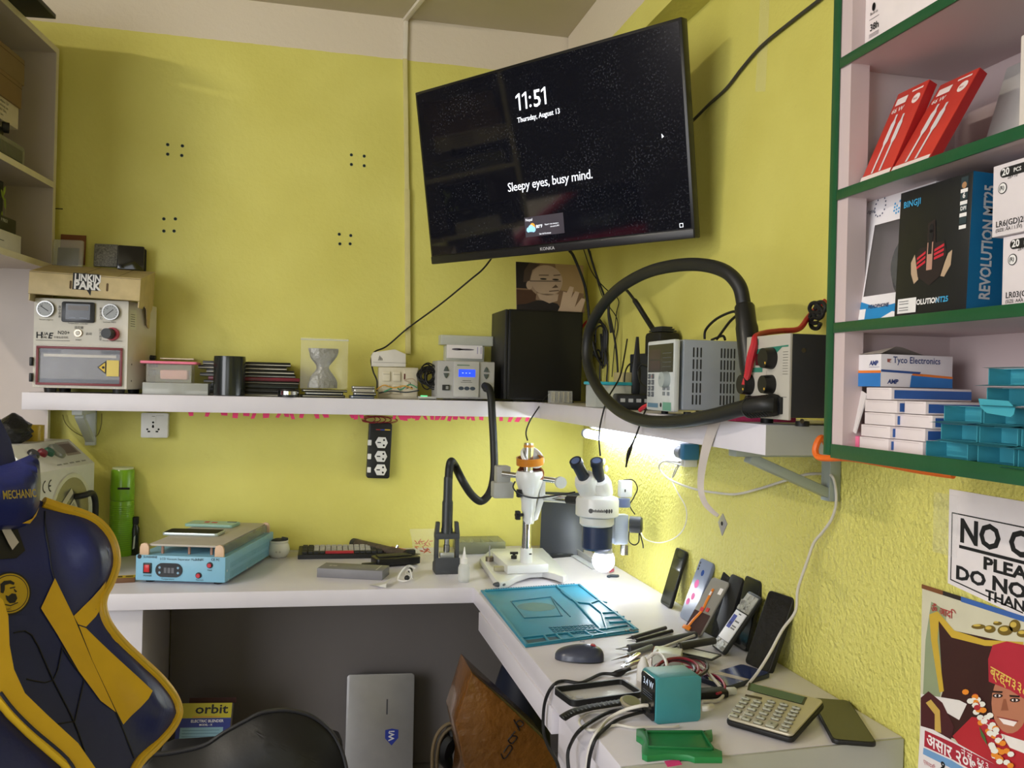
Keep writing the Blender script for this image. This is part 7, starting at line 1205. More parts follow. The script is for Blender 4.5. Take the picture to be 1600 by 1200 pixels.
# --- green board holder, pink label
hp_ = [(775, 785), (830, 780), (850, 795), (1225, 800), (1300, 790), (1305, 835), (1275, 858), (1320, 920), (1370, 940), (1372, 985), (1180, 985), (1130, 968), (1000, 960), (850, 975), (815, 960), (812, 905), (830, 880), (800, 850), (775, 835)]
P = [PZ(820+x*.225, 960+y*.225, ZD+.012) for x, y in hp_]; o = V((P[0].x, P[0].y, ZD)); t = thing('green_board_holder', 'green plastic circuit board holder lying near the worktop front edge', 'board holder', o); GH = C('1f7a42', .45)
m = MB(GH); m.prism([(q.x-o.x, q.y-o.y) for q in P], .0004, .0105, .0015); m.build('base', t)
m = MB(C('1a6b39', .5)); Q = [PZ(820+x*.225, 960+y*.225, ZD+.012)-o for x, y in ((845, 815), (1235, 815), (1305, 935), (860, 920))]
for a, b_ in zip(Q, Q[1:]+Q[:1]): d = b_-a; m.box((d.length/2, 0, .002), (d.length, .003, .004), .0008, Matrix.Translation((a.x, a.y, .0105)) @ Matrix.Rotation(math.atan2(d.y, d.x), 4, 'Z'))
m.build('rim', t); m = MB(INK)
for x, y in ((832, 800), (1245, 805), (1305, 935), (872, 920)): q = PZ(820+x*.225, 960+y*.225, ZD+.012)-o; m.disc(q.x, q.y, .0022, .0109, 10)
m.build('screw_hole', t)
Q = [PZ(u, v, ZD) for u, v in ((1038, 1190), (1060, 1187), (1066, 1195), (1043, 1199))]; o = Q[0].copy(); m = MB(C('e23a88', .5)); m.prism([(q.x-o.x, q.y-o.y) for q in Q], .0002, .0008); solo(m, 'pink_label', 'small pink paper label stuck at the near edge of the worktop', 'label', o)
# --- teal cube charger
A, B, D = PZ(1024, 1133, ZD), PZ(1095, 1127, ZD), PZ(1005, 1117, ZD); d = B-A; w_ = d.length; CQ = TR(A.x, A.y, ZD, rz=math.atan2(d.y, d.x)); h_ = PP(1025, 1060, CQ @ FZ_).y; dp = .062
t = thing('cube_charger', 'teal cube charger with dark port face and lit wattage readout', 'charger', CQ); TC = C('3f8e98', .4); m = MB(TC); m.rbox((w_/2, h_/2, -dp/2), (w_, h_, dp), .008, .002, M=FZ_); m.build('shell', t)
LFc = frame((-.0002, dp, 0), (0, -1, 0), (0, 0, 1)); m = MB(C('16181c', .2)); m.rbox((dp/2, h_/2, .0005), (dp-.006, h_-.006, .002), .008, M=LFc); m.use(mat('readout', 'b9c6d8', .4, emit=.5)); m.text('3.4 W', .0165, .012, h_*.72, .0018, LFc, bold=.01); m.use(C('5a6270', .4))
for i in range(3): m.rect(.012, h_*(.58-.05*i), .05, h_*(.585-.05*i)+.0006, .0018, LFc)
for y in (.3, .16): m.use(HOLE); m.rect(.02, h_*y, .044, h_*y+.005, .0018, LFc)
m.build('port_face', t)
# --- leads of the charger
WC = C('d6d2cc', .45); zq = ZD+.004
cable('white_usb_lead', 'white lead running from the cube charger left over the worktop edge', 'cable', [PZ(1012, 1102, ZD+.03), PZ(1000, 1103, ZD+.03), PZ(975, 1110, ZD+.02), PZ(950, 1124, ZD+.008), PZ(934, 1143, ZD+.006), PX(925, 1158, .48), PX(919, 1180, .475), PX(916, 1215, .475)], .0032, WC)
cable('white_thin_lead', 'thin white lead making a loop beside the watch on the worktop', 'cable', [PZ(u, v, zq) for u, v in ((975, 1113), (945, 1113), (920, 1115), (906, 1124), (908, 1135), (925, 1141), (945, 1137), (965, 1133), (990, 1137), (1018, 1136), (1050, 1136), (1060, 1134))], .0024, WC)
for nm, lab, pts in (('black_plug_lead', 'black lead with square plug crossing the worktop left edge near the phone case', ((985, 1045, .012), (972, 1050, .008), (960, 1053, .006), (940, 1053, .005), (920, 1062, .005), (905, 1067, .005), (882, 1064, .004), (868, 1068, .003))), ('black_usb_lead', 'black lead from the charger hanging over the worktop edge below the watch', ((1004, 1108, .018), (985, 1109, .014), (955, 1112, .008), (925, 1127, .006), (905, 1142, .005)))):
    P = [PZ(u, v, ZD+z) for u, v, z in pts]; P += [PX(u, v, x) for u, v, x in (((857, 1082, .478), (850, 1105, .474), (849, 1140, .474), (856, 1165, .474), (870, 1190, .474), (876, 1215, .474)) if nm == 'black_plug_lead' else ((893, 1160, .477), (887, 1180, .474), (890, 1215, .474)))]
    cable(nm, lab, 'cable', P, .0033, RUB, 8, 8, rf=(lambda f: .0033+.004*math.exp(-((f-.11)/.05)**4)) if nm == 'black_plug_lead' else None)
cable('black_charging_lead', 'black lead from the charger lower port joining the white one at the edge', 'cable', [PZ(1008, 1112, ZD+.012), PZ(990, 1116, ZD+.01), PZ(965, 1125, ZD+.006), PZ(945, 1139, ZD+.005), PX(930, 1156, .481), PX(921, 1185, .474), PX(918, 1215, .474)], .003, RUB)
cable('white_port_lead', 'white lead plug leaving the right side of the cube charger', 'cable', [PZ(1096, 1106, ZD+.02), PZ(1104, 1106, ZD+.02), PZ(1112, 1104, ZD+.017)], .006, WC)
# --- bumper case and watch
Q = [PZ(u, v, ZD+.008) for u, v in ((874, 1075), (995, 1064), (1006, 1084), (894, 1099))]; A = Q[3]; d = Q[2]-Q[3]; M = TR(A.x, A.y, ZD, rz=math.atan2(d.y, d.x)); L_ = d.length; W_ = (M.inverted() @ Q[0]).y; t = thing('bumper_phone_case', 'clear phone case with black bumper lying at the left edge behind the watch', 'phone case', M); m = MB(BLK); r0 = .012; n = 6; P0, P1_ = [], []
for cx, cy, a0 in ((L_-r0, W_-r0, 0), (r0, W_-r0, pi/2), (r0, r0, pi), (L_-r0, r0, 1.5*pi)):
    for i in range(n+1): a = a0+pi/2*i/n; P0.append((cx+r0*math.cos(a), cy+r0*math.sin(a))); P1_.append((cx+(r0-.004)*math.cos(a), cy+(r0-.004)*math.sin(a)))
N_ = len(P0); vs = [(x, y, .0004) for x, y in P0]+[(x, y, .012) for x, y in P0]+[(x, y, .012) for x, y in P1_]+[(x, y, .0015) for x, y in P1_]; m.raw(vs, [[k*N_+i, k*N_+(i+1) % N_, ((k+1) % 4)*N_+(i+1) % N_, ((k+1) % 4)*N_+i] for k in range(4) for i in range(N_)]); m.build('bumper', t)
m = MB(CLEAR); m.rbox((L_/2, W_/2, .0012), (L_-.006, W_-.006, .0016), .009); m.build('back', t); m = MB(C('b9b9bc', .3)); m.disc(L_*.12, W_*.62, .008, .0022, 18); m.disc(L_*.12, W_*.3, .008, .0022, 18); m.disc(L_*.24, W_*.5, .007, .0022, 18); m.build('camera_ring', t)
P = [PZ(u, v, ZD+z) for u, v, z in ((879, 1122, .006), (895, 1113, .012), (920, 1106, .013), (950, 1101, .012), (975, 1097, .01))]; o = P[0].copy(); t = thing('wrist_watch', 'watch with ribbed black strap and silver face lying by the cube charger', 'watch', o); m = MB(RUB); m.tube([q-o for q in P], .01, 10, 8, rf=lambda f: (.0105, .003), flat=(0, 1, .2)); m.use(C('2a2a2c', .5))
for i in range(16): q = P[0].lerp(P[4], .05+i*.055)-o; q = (P[min(3, int(i/4))].lerp(P[min(4, int(i/4)+1)], (i % 4)/4))-o; m.box(q+V((0, 0, .0026)), (.003, .018, .0012))
m.build('strap', t); q = PZ(985, 1097, ZD+.012)-o; m = MB(C('c9c4b6', .25, metal=.7)); m.lathe([(.018, 0), (.0205, .003), (.0205, .007), (.017, .01), (.0001, .01)], TR(q.x, q.y, q.z-.006, ry=.1, rx=.25), 32); m.build('case', t); m = MB(C('8a8a5c', .2)); m.disc(0, 0, .0155, .0103, 28, M=TR(q.x, q.y, q.z-.006, ry=.1, rx=.25)); m.build('dial', t)
# --- tools
def tool(name, label, cat, a, b, r, mt_, z=.008, tip=None, tm=None, n=12):
    A, B = PZ(*a, ZD+z), PZ(*b, ZD+z); d = B-A; t = thing(name, label, cat, A); m = MB(mt_); m.tube([(0, 0, 0), d*.04, d*.3, d*.7, d*.97, d], r, n, 3, rf=lambda f: r*(.75 if f < .02 or f > .98 else 1)); m.build('handle', t)
    if tip: Tp = PZ(*tip, ZD+z*.6); m = MB(tm or STEEL); m.cyl((0, 0, 0), (Tp-A)*.45, r*.55, r*.4, 10); m.cyl((Tp-A)*.45, Tp-A, r*.3, r*.08, 10); m.build('tip', t)
    return t
DT = C('3b3b40', .4); TG = 'hand tools lying beside the mat'
tool('dark_spudger', 'dark flat spudger lying nearest the mat corner', 'tool', (988, 996), (1040, 981), .0045, DT, .006, (978, 998), DT)
tool('dark_tweezers', 'dark tweezers lying second from the mat corner', 'tweezers', (994, 1001), (1050, 986), .0045, C('2c2c30', .35, metal=.4), .006, (980, 1001))
tool('thick_screwdriver', 'thick dark grey screwdriver lying behind the grey pen', 'screwdriver', (982, 1013), (1086, 992), .0085, C('45464c', .45), .011, (962, 1014))
tool('grey_pen', 'grey pen with pointed tip lying on the worktop before the screwdriver', 'pen', (982, 1024), (1018, 1010), .0055, C('8a9292', .4), .008, (955, 1032))
tool('black_soldering_handle', 'black tool handle resting with its wire end by the open battery phone', 'tool', (1062, 1010), (1116, 1001), .008, C('2f2d2a', .5), .022, (1055, 1004))
A, B = PZ(973, 1041, ZD+.006), PZ(1000, 1027, ZD+.006); d = B-A; t = thing('nail_clipper', 'small chrome nail clipper lying in front of the grey pen', 'clipper', A); m = MB(CHROME); Q = Matrix.Rotation(math.atan2(d.y, d.x), 4, 'Z'); m.rbox((d.length/2, 0, -.0025), (d.length, .013, .0025), .006, .0006, M=Q); m.build('lower_lever', t); m = MB(CHROME); m.rbox((d.length*.55, 0, .004), (d.length*.85, .011, .0022), .005, .0006, M=Q @ Matrix.Rotation(-.08, 4, 'Y')); m.build('upper_lever', t)
A = PZ(1008, 1049, ZD+.02); t = thing('white_torch_lens', 'small white lens holder with dark eye standing behind the cube charger', 'lens', (A.x, A.y+.01, ZD)); m = MB(WHT); m.lathe([(.013, 0), (.012, .026), (.006, .042), (.003, .046), (.0001, .046)], None, 20); m.build('holder', t); m = MB(BLK); m.cyl((0, -.011, .016), (0, -.016, .016), .0085, n=18); m.use(C('a88a5a', .3, metal=.6)); m.disc(0, .016, .005, .0165, 14, M=FZ_); m.build('eye', t)
# battery pack, green board, wires
A = PZ(1022, 1040, ZD); t = thing('battery_module', 'white module with an orange side lying in the pile behind the cube charger', 'module', TR(A.x, A.y, ZD, rz=-.5)); m = MB(C('cfd4cc', .35)); m.box((.025, .025, .014), (.06, .05, .028), .003); m.use(C('d0742a', .5)); m.rect(-.025, 0, .025, .028, .0004, frame((-.0052, .025, 0), (0, -1, 0), (0, 0, 1))); m.build('body', t)
A = PZ(1065, 1022, ZD); m = MB(C('b9b98c', .4)); m.box((0, 0, .006), (.075, .05, .004), .0006, Matrix.Rotation(.3, 4, 'Z')); R_ = random.Random(14); m.use(STEEL)
for k in range(14): m.box((R_.uniform(-.03, .03), R_.uniform(-.018, .018), .0095), (.008, .006, .003), 0, Matrix.Rotation(.3, 4, 'Z'))
solo(m, 'circuit_board', 'small yellowish circuit board with silver parts in the pile', 'circuit board', (A.x, A.y, ZD))
A = PZ(1085, 1030, ZD); m = MB(C('2c2c2c', .4)); Q = Matrix.Rotation(-.9, 4, 'Z'); m.box((0, .022, .004), (.1, .003, .004), 0, Q); m.box((0, -.022, .004), (.1, .003, .004), 0, Q); m.box((.05, 0, .004), (.003, .046, .004), 0, Q); m.box((-.05, 0, .004), (.003, .046, .004), 0, Q); m.use(C('d2d2c8', .3, metal=.4)); m.box((0, 0, .004), (.096, .04, .001), 0, Q); solo(m, 'phone_mid_frame', 'bare phone middle frame lying on the worktop below the open phone', 'phone frame', (A.x, A.y, ZD+.01))
for k, (cl, nm) in enumerate((('8c2238', 'dark red'), ('1c1c1e', 'black'), ('8c2238', 'dark red'), ('7c1c30', 'deep red'), ('1e1e20', 'black'))):
    R_ = random.Random(k+30); cu, cv = 1062+5*R_.uniform(-1, 1), 1044; P = [PZ(cu+(24+5*k)*math.cos(.5+k*.4+q*.75), cv+(9+1.5*k)*math.sin(.5+k*.4+q*.75)+4*math.sin(q), ZD+.02+.006*(k % 3)+.003*math.sin(q*2)) for q in range(9)]
    cable('coiled_wire', '%s wire coiled in the %s loop behind the cube charger' % (nm, ('innermost', 'second', 'third', 'fourth', 'outermost')[k]), 'wire', P, .0028, C(cl, .4), 8, 6)
cable('crimson_lead', 'crimson lead curving right from the coil toward the blue glass phone', 'wire', [PZ(u, v, ZD+.012) for u, v in ((1068, 1042), (1088, 1044), (1106, 1052), (1122, 1058), (1132, 1070), (1130, 1080), (1120, 1084))], .0026, C('a02440', .4))
for k, (pts, lab) in enumerate(((((1085, 993, .02), (1060, 1002, .022), (1035, 1012, .02), (1022, 1022, .03), (1010, 1030, .02), (998, 1040, .008), (975, 1049, .005)), 'white lead running from tool pile to the black plug'), (((1018, 1022, .03), (1030, 1021, .04), (1040, 1032, .05), (1043, 1050, .068)), 'white lead arching over the pile into the cube charger top'), (((1078, 1036, .02), (1098, 1044, .02), (1116, 1062, .015), (1130, 1082, .008), (1122, 1094, .005), (1098, 1096, .004)), 'white lead curving round the red coil at right'))):
    cable('white_lead', lab, 'cable', [PZ(u, v, ZD+z) for u, v, z in pts], .0032, WC)
A = PZ(1130, 1088, ZD); t = thing('dark_plug_cluster', 'dark plug with white connector between cube charger and calculator', 'plug', (A.x, A.y, ZD)); m = MB(RUB); m.box((-.03, 0, .008), (.07, .03, .014), .004); m.build('body', t); m = MB(C('d6dada', .4)); m.box((.018, .004, .008), (.02, .012, .012), .002); m.build('connector', t)
# ================================================================ gaming chair at the left
LEA = mat('navy_leather', '1c2668', .36, var=.08, vs=20, bump=.12, bs=220); YEL = mat('yellow_leather', 'd3ab28', .4, var=.06, vs=20, bump=.12, bs=220); SEAM = C('12162e', .5)
E0 = PY(14, 930, 1.25); n_ = V((.66, -.68, .30)).normalized(); r_ = V((0, 0, 1)).cross(n_).normalized(); BM_ = frame(E0, r_, n_.cross(r_)); Bp = lambda u, v: PP(u, v, BM_)
gc = thing('gaming_chair', 'navy and yellow leather gaming chair with head pillow at the left edge', 'chair', BM_)
edge = [(64, 786), (90, 795), (118, 803), (140, 812), (158, 827), (170, 846), (176, 868), (175, 890), (167, 912), (157, 932), (155, 952), (164, 977), (185, 1004), (215, 1033), (244, 1060), (264, 1085), (273, 1106), (272, 1122), (260, 1142), (238, 1166), (214, 1190), (203, 1215), (200, 1260)]
EP = smooth_path([V((*Bp(*e), 0)) for e in edge], 5)
def dist_edge(x, y):
    best = 9
    for a, b in zip(EP, EP[1:]):
        ab = b-a; t_ = max(0, min(1, ((x-a.x)*ab.x+(y-a.y)*ab.y)/max(1e-9, ab.x*ab.x+ab.y*ab.y))); best = min(best, math.hypot(x-a.x-ab.x*t_, y-a.y-ab.y*t_))
    return best
SL_ = [Bp(60, 780), Bp(66, 820), Bp(110, 965), Bp(176, 1113), Bp(205, 1185), Bp(240, 1300)]
def hgt(x, y):
    xs_ = SL_[-1].x
    for a, b in zip(SL_, SL_[1:]):
        if b.y <= y <= a.y: xs_ = a.x+(b.x-a.x)*(a.y-y)/(a.y-b.y)
    if y > SL_[0].y: xs_ = SL_[0].x
    k = max(0, min(1, (x-xs_)/.05)); k = k*k*(3-2*k); d = dist_edge(x, y); return .006+k*.042*math.sin(pi*min(1, d/.17))
def surf(P, eps, mt_, name, parent, hf=hgt, step=.022):
    tb = bmesh.new(); f = tb.faces.new([tb.verts.new((p[0], p[1], 0)) for p in P]); f.normal_update()
    if f.normal.z < 0: f.normal_flip()
    bmesh.ops.triangulate(tb, faces=[f])
    for _ in range(7):
        ed = [e for e in tb.edges if e.calc_length() > step]
        if not ed: break
        bmesh.ops.subdivide_edges(tb, edges=ed, cuts=1); bmesh.ops.triangulate(tb, faces=tb.faces[:])
    for v in tb.verts: v.co.z = hf(v.co.x, v.co.y)+eps
    m = MB(mt_); m._tmp(tb); return m.build(name, parent, ang=60)
full = [(p.x, p.y) for p in EP]+[tuple(Bp(*q)) for q in ((120, 1290), (-70, 1290), (-80, 1000), (-60, 760), (0, 750))]
bk_ = surf(full, 0, LEA, 'backrest', gc)
m = MB(LEA); m.prism(full, -.09, .004, .01); m.build('backrest_shell', gc)
m = MB(YEL); m.tube([V((p.x, p.y, .006)) for p in EP], .0075, 10, 1); m.build('piping', gc)
PT_ = lambda L: [tuple(Bp(*q)) for q in L]
for i, L in enumerate((((80.7, 905), (58.7, 952), (84, 992), (118, 1050), (152, 1096), (176, 1114), (137.5, 1031), (110, 965)), ((110, 964), (156, 911), (152.5, 951), (128, 981), (117, 977)), ((118, 979), (128, 983), (218, 1083), (187, 1133), (177, 1113), (139, 1033)))):
    surf(PT_(L), .0022, YEL, 'yellow_panel', gc)
def stitch(L, w=.0009, mt_=SEAM): mb = MB(mt_); mb.tube([V((*q, hgt(*q)+.0012)) for q in PT_(L)], w, 6, 3); mb.build('seam', gc)
for L in (((66, 820), (72, 860), (80, 905), (110, 965), (140, 1035), (176, 1113), (205, 1185)), ((17, 990), (45, 993), (78, 1063), (110, 1126), (128, 1175)), ((37, 1062), (78, 1064), (93, 1010)), ((92, 1012), (110, 1040), (126, 1060)), ((60, 1136), (110, 1128)), ((112, 1128), (128, 1058)), ((66, 800), (66, 830), (72, 862))): stitch(L)
# head pillow
PM5 = BM_ @ Matrix.Translation((0, 0, .043)); pil = [tuple(PP(*q, PM5)) for q in (((-60, 735), (-20, 733), (20, 722), (46, 711), (58, 709), (64, 722), (66, 755), (64, 785), (57, 806), (47, 819), (20, 820), (-60, 815)))]
cx_, cy_ = Bp(20, 768); 
def hp2(x, y):
    best = 9; Q = pil+pil[:1]
    for a, b in zip(Q, Q[1:]):
        abx, aby = b[0]-a[0], b[1]-a[1]; t_ = max(0, min(1, ((x-a[0])*abx+(y-a[1])*aby)/(abx*abx+aby*aby))); best = min(best, math.hypot(x-a[0]-abx*t_, y-a[1]-aby*t_))
    return .04+.04*math.sin(pi/2*min(1, best/.04))
pw_ = surf(pil, 0, LEA, 'head_pillow', gc, hp2, .012)
m = MB(LEA); m.prism(pil, .0, .042, .008); m.build('pillow_back', gc)
surf([tuple(PP(*q, PM5)) for q in ((62, 792), (57, 806), (47, 818), (34, 818), (48, 811))], .002, YEL, 'pillow_corner', gc, hp2, .01)
m = MB(C('9c8a3a', .5)); PM8 = BM_ @ Matrix.Translation((0, 0, .0815)); a = PP(5, 780, PM8); b_ = PP(62, 776, PM8); h = (PP(5, 765, PM8)-a).length; m.text('MECHANIC', h*1.25, a.x, a.y, .0815, bold=.02, sx=(b_-a).length/(h*1.25*5.6), rot=math.atan2(b_.y-a.y, b_.x-a.x)); m.build('pillow_lettering', gc)
# upright behind the pillow, belt slot
m = MB(LEA); m.prism(PT_(((-60, 640), (-10, 650), (10, 690), (24, 745), (20, 780), (-60, 790))), -.05, .02, .012); m.build('head_wing', gc)
surf(PT_(((-60, 818), (20, 822), (28, 845), (34, 862), (20, 874), (-60, 880))), .0025, C('0e0f14', .5), 'belt_slot', gc)
m = MB(C('b9b3bd', .4)); q = [V((*Bp(u, v), hgt(*Bp(u, v))+.006)) for u, v in ((-20, 800), (6, 852), (12, 862), (22, 850), (0, 815))]; m.raw(q, [[0, 1, 2, 3, 4]]); m.build('belt', gc)
# badge
bc_ = Bp(9, 929); br2 = abs(Bp(12, 895).y-bc_.y); m = MB(C('15182c', .5)); hb_ = hgt(bc_.x, bc_.y)+.003
m.disc(bc_.x, bc_.y, br2*1.02, hb_, 40); m.use(C('b59a22', .45)); m.disc(bc_.x, bc_.y, br2*.93, hb_+.0006, 40); m.use(C('15182c', .5)); m.disc(bc_.x, bc_.y, br2*.86, hb_+.0009, 40); m.use(C('bda126', .45)); m.disc(bc_.x, bc_.y, br2*.82, hb_+.0012, 40)
m.use(C('181a2a', .5)); bx = lambda L: [(bc_.x+x*br2, bc_.y+y*br2) for x, y in L]
m.plate(bx([(-.38, .5), (-.2, .62), (.1, .6), (.28, .45), (.22, .35), (.05, .44), (-.18, .42), (-.22, .2), (-.3, .05), (-.42, .1)]), hb_+.0016); m.plate(bx([(-.22, -.05), (-.1, -.12), (.08, -.02), (.26, -.08), (.3, -.3), (.16, -.48), (-.08, -.46), (-.2, -.28)]), hb_+.0016); m.plate(bx([(.02, .2), (.28, .22), (.28, .27), (.02, .26)]), hb_+.0016); m.plate(bx([(.2, .2), (.34, .02), (.26, -.02), (.2, .08)]), hb_+.0016); m.plate(bx([(-.3, -.5), (-.05, -.6), (.3, -.52), (.3, -.47), (-.05, -.55), (-.3, -.45)]), hb_+.0016); m.text('MECHANIC', br2*.14, bc_.x-.02, bc_.y-br2*.76, hb_+.0016); m.build('badge', gc)
# left bolster, standing proud of the panel
def lb(L, z): 
    Mz = BM_ @ Matrix.Translation((0, 0, z)); return [tuple(PP(u, v, Mz)) for u, v in L]
up = [(-60, 900), (-10, 925), (5, 938), (13, 962), (15, 1008), (22, 1046), (39, 1083), (74, 1117), (122, 1161), (152, 1204), (170, 1240)]; lo = [(128, 1240), (108, 1196), (55, 1150), (22, 1118), (0, 1091), (-60, 1040)]
rl = lb(up, .085); m = MB(YEL); cen = [((a[0]+b[0])/2, (a[1]+b[1])/2) for a, b in zip(lb(up[1:], .085), lb(((-30, 1060), (-8, 1080), (-2, 1090), (0, 1095), (10, 1108), (22, 1118), (55, 1150), (108, 1196), (128, 1236), (140, 1262)), .085))]
surf(rl+lb(lo, .085), 0, YEL, 'bolster_trim', gc, lambda x, y: .085, .03); m = MB(YEL); m.prism(rl+lb(lo, .085), .0, .0845, .012); m.build('bolster_side', gc)
m = MB(SEAM); L = lb(((0, 1082), (20, 1108), (52, 1140), (105, 1186), (124, 1222)), .085); m.tube([V((*q, .086)) for q in L], .002, 6, 4); m.build('seam', gc)
m = MB(LEA); m.prism(lb(((-60, 1040), (0, 1091), (22, 1118), (55, 1150), (108, 1196), (128, 1240), (60, 1290), (-80, 1290)), .07), .0, .07, .015); m.build('bolster_pad', gc)
m = MB(C('c9a83a', .3)); m.tube([V((p.x, p.y, .0125)) for p in EP[8:]], .002, 6, 1); m.build('piping_cord', gc)
# seat and star base (below the frame)
BI = BM_.inverted(); ch = V((E0.x+n_.x*.28, E0.y+n_.y*.28+.0, 0)); W2 = lambda M: BI @ M
m = MB(LEA); m.box((0, 0, 0), (.5, .5, .11), .03, W2(TR(ch.x, ch.y, .43, rz=math.atan2(r_.y, r_.x)))); m.build('seat', gc)
m = MB(BLK); m.cyl((0, 0, .1), (0, 0, .38), .03, n=16, M=W2(TR(ch.x, ch.y, 0))); m.build('gas_lift', gc)
for i in range(5):
    m = MB(BLK); m.box((.15, 0, .085), (.3, .05, .03), .006, W2(TR(ch.x, ch.y, 0, rz=i*2*pi/5))); m.cyl((.29, -.012, .031), (.29, .012, .031), .03, n=14, M=W2(TR(ch.x, ch.y, 0, rz=i*2*pi/5))); m.build('base_leg', gc)
for s_ in (-.12, .12): m = MB(BLK); m.box((0, 0, 0), (.05, .09, .30), .006, W2(TR(ch.x-n_.x*.27+r_.x*s_, ch.y-n_.y*.27+r_.y*s_, .5, rz=math.atan2(r_.y, r_.x)))); m.build('recliner_hinge', gc)

# ================================================================ black padded seat in front of the kneehole
YP = 1.8; ol = [(205, 1215), (201, 1197), (215, 1184), (232, 1176), (249, 1177), (280, 1173), (320, 1163), (351, 1143), (384, 1125), (408, 1113), (441, 1108.5), (465, 1111), (489, 1119), (512, 1136), (527, 1157), (537, 1182), (544, 1215)]
P = [PY(u, v, YP) for u, v in ol]; o = V((PY(380, 1200, YP).x, YP, 0)); SF_ = frame(o, (1, 0, 0), (0, .25, 1)); bs = thing('black_padded_chair', 'black leather padded chair back in front of the dark kneehole', 'chair', o)
q2 = [PP(u, v, SF_) for u, v in ol]; SP2 = smooth_path([V((q.x, q.y, 0)) for q in q2], 4); base_y = .45
def hb2(x, y): 
    best = 9
    for a, b in zip(SP2, SP2[1:]): ab = b-a; t_ = max(0, min(1, ((x-a.x)*ab.x+(y-a.y)*ab.y)/max(1e-9, ab.length_squared))); best = min(best, math.hypot(x-a.x-ab.x*t_, y-a.y-ab.y*t_))
    return .012+.045*math.sin(pi/2*min(1, best/.09))
LE2 = mat('black_leather', '0c0c0d', .48, var=.1, vs=15, bump=.1, bs=180); body = [(p.x, p.y) for p in SP2]+[(SP2[-1].x, base_y), (SP2[0].x+.02, base_y)]
SL = bs.matrix_world.inverted() @ SF_; o2 = surf(body, 0, LE2, 'backrest', bs, hb2, .03); o2.matrix_local = SL
m = MB(LE2); m.prism(body, -.045, .012, .01, SL); m.build('backrest_shell', bs); m = MB(C('26262a', .3)); m.tube([V((p.x, p.y, .014)) for p in SP2[12:]], .004, 8, 1, SL); m.build('piping', bs)
m = MB(LE2); m.box((.0, .24, .43), (.42, .42, .09), .03); m.build('seat', bs)
for x in (-.17, .17):
    for y in (.08, .4): m = MB(BLK); m.cyl((x, y, 0), (x, y, .40), .014, n=12); m.build('leg', bs)

# ================================================================ things under the worktop
A, B = PY(279, 1099, 2.80), PY(363, 1098, 2.80); w_ = (B-A).length; u_ = frame(A, B-A, (.02, .36, 1)).to_3x3() @ V((0, 1, 0)); hO = (A.z-.001)/u_.z; M = frame(A-u_*hO, B-A, u_)
t = thing('blender_carton', 'yellow, blue and white blender carton standing under the worktop behind the gaming chair', 'carton', M); m = MB(C('d0cac4', .55)); m.box((w_/2, hO/2, -.05), (w_, hO, .1), .001); H1 = hO; s_ = .013
m.use(C('b9ad1e', .5)); m.rect(0, H1-.042, w_, H1, .0006); m.use(C('23307e', .5)); m.rect(0, H1-.118, w_, H1-.042, .0006); m.use(C('7fa6b4', .5)); m.rect(.012, H1-.106, w_-.02, H1-.068, .001); m.use(INK); m.text('orbit', .036, w_*.32, H1-.029, .001, bold=.02, sx=1.3); m.use(C('c8742a', .5)); m.rect(w_*.28, H1-.04, w_*.8, H1-.038, .001); m.use(WHT); m.text('ELECTRIC BLENDER', .0105, w_*.26, H1-.054, .001, bold=.02); m.text('MODEL - X', .0075, w_*.42, H1-.0635, .001, bold=.02)
m.use(C('4a6a80', .5))
for i in range(4): m.rect(.018, H1-.077-.0085*i, w_-.03, H1-.0755-.0085*i, .0013)
m.use(INK); m.text('GLASS FRONT', .012, w_*.3, H1-.138, .001, bold=.02); m.text('HANDLE WITH CARE', .012, w_*.2, H1-.154, .001, bold=.02); m.use(C('a08a1e', .5)); m.rect(-.1, H1-.12, 0, H1, .0008, frame((w_, 0, -.1), (0, 0, 1), (0, 1, 0)) @ Matrix.Translation((.1, 0, 0))); m.build('carton', t)
m = MB(C('4a2420', .6)); m.box((w_*.6, H1+.008, -.075), (w_*.9, .016, .003), 0); m.build('open_flap', t)
A, B = PY(541, 1053, 3.02), PY(645, 1066, 3.0); w_ = (B-A).length; M = frame((A.x, 2.985, .002), (B.x-A.x, B.y-A.y, 0), (0, .09, 1)); h_ = (A.z-.002)*1.0
t = thing('silver_laptop', 'closed silver laptop standing on its side against the dark back panel', 'laptop', M); m = MB(C('a8a6a6', .4, metal=.5)); m.rbox((w_/2, h_/2, -.004), (w_, h_, .009), .012, .002); m.build('lid', t); m = MB(C('85858a', .45, metal=.4)); m.rbox((w_/2, h_/2, -.0135), (w_-.002, h_-.002, .008), .012, .002); m.build('base', t)
m = MB(C('4a4a50', .4)); q = PP(607, 1122, M); m.rect(q.x-.008, q.y+.012, q.x-.003, q.y+.062, .0008); m.build('maker_mark', t); q = PP(612, 1151, M); m = MB(C('2a3a9a', .4)); s2 = .022; m.plate([(q.x-s2, q.y+s2), (q.x, q.y+s2*1.2), (q.x+s2, q.y+s2), (q.x+s2, q.y-.2*s2), (q.x, q.y-1.3*s2), (q.x-s2, q.y-.2*s2)], .0008); m.use(WHT); m.text('Wi', s2*1.2, q.x+.008, q.y-s2*.6, .0012, bold=.03, rot=pi/2); m.build('shield_sticker', t)
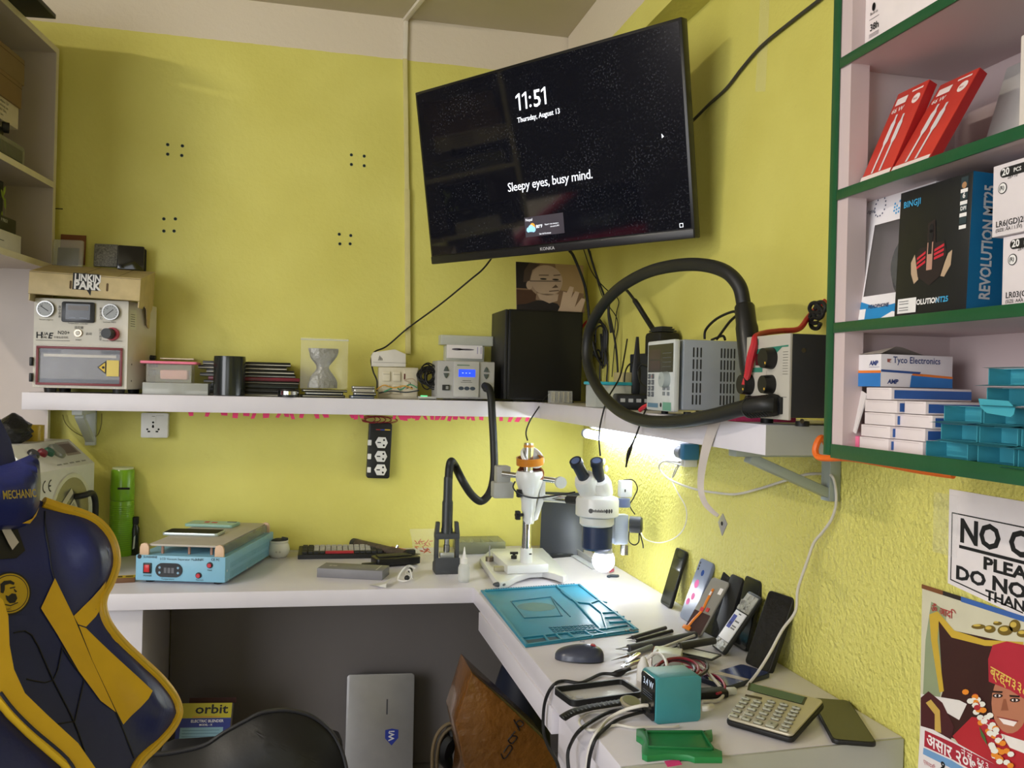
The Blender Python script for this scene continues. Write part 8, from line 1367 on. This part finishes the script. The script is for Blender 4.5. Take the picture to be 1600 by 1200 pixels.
# taped carton
YC2 = 2.2; TB_ = mat('taped_cardboard', '744a1c', .25, var=.22, vs=7, bump=.8, bs=30, coat=.7, bdist=.01); pl = [PY(u, v, YC2) for u, v in ((737, 1050), (800, 1108), (855, 1160), (872, 1200), (868, 1240))]; pl2 = [PY(u, v, YC2) for u, v in ((727, 1205), (712, 1130), (725, 1090))]
o = V((PY(770, 1200, YC2).x, YC2, .001)); cp = [(p.x-o.x, p.z-o.z) for p in pl]+[(.06, .0), (-.1, .0)]+[(p.x-o.x, p.z-o.z) for p in pl2]; t = thing('taped_brown_carton', 'brown carton wrapped in shiny tape standing under the right worktop', 'carton', o); F_ = FZ_
m = MB(TB_); m.prism(cp, -.16, 0, .004, F_); m.use(C('c2925a', .3, alpha=.6)); m.build('carton', t)
m = MB(C('1c1410', .6)); q = lambda u, v: ((PY(u, v, YC2-.003)-o).x, (PY(u, v, YC2-.003)-o).z)
for L in (((783, 1178), (788, 1186), (800, 1170), (795, 1165), (787, 1176)), ((800, 1150), (794, 1157), (800, 1162), (808, 1152), (800, 1150)), ((805, 1143), (799, 1150)), ((806, 1130), (812, 1136), (818, 1131), (812, 1126), (806, 1130)), ((803, 1125), (812, 1142))):
    m.tube([V((q(u, v)[0], -.002, q(u, v)[1])) for u, v in L], .0016, 6, 4)
m.build('marker_scrawl', t)
m = MB(C('141c30', .6)); c_ = V((.66, 2.62, .002)); R_ = random.Random(1); P = []
for i in range(12):
    f = i/11; r = .16*math.sin(pi*min(.97, .22+f*.78))**.7; P.append([V((r*.62*math.cos(2*pi*j/20)*(1+.05*math.sin(3*j+i)), r*.9*math.sin(2*pi*j/20), f*.56)) for j in range(20)])
m.grid(P, closed=True); m.raw(P[0], [list(range(20))]); m.raw(P[-1], [list(range(20))]); solo(m, 'navy_rucksack', 'dark navy rucksack standing behind the taped carton under the worktop', 'bag', c_, ang=70)
for k, (pts, cl, lab) in enumerate((([(712, 1128), (695, 1134), (682, 1150), (676, 1175), (675, 1215)], '7a6a50', 'tan cable arching outermost left of the taped carton'), ([(714, 1134), (700, 1140), (688, 1156), (683, 1180), (682, 1215)], '6a5c46', 'tan cable arching innermost left of the taped carton'))):
    cable('tan_cable', lab, 'cable', [PY(u, v, 2.42) for u, v in pts]+[V((PY(pts[-1][0], 1215, 2.42).x, 2.42, .004))], .005, C(cl, .5), 8, 8)
o = PY(703, 1160, 2.44); m = MB(C('101012', .4)); m.tube([PY(u, v, 2.44)-o for u, v in ((702, 1136), (708, 1148), (698, 1160), (694, 1178), (700, 1195), (704, 1215))]+[V((0, 0, .004-o.z))], .02, 10, 6, rf=lambda f: .012+.016*math.sin(pi*min(1, f*1.4))); solo(m, 'black_power_brick', 'black power brick with its lead hanging beside the taped carton', 'power brick', o)
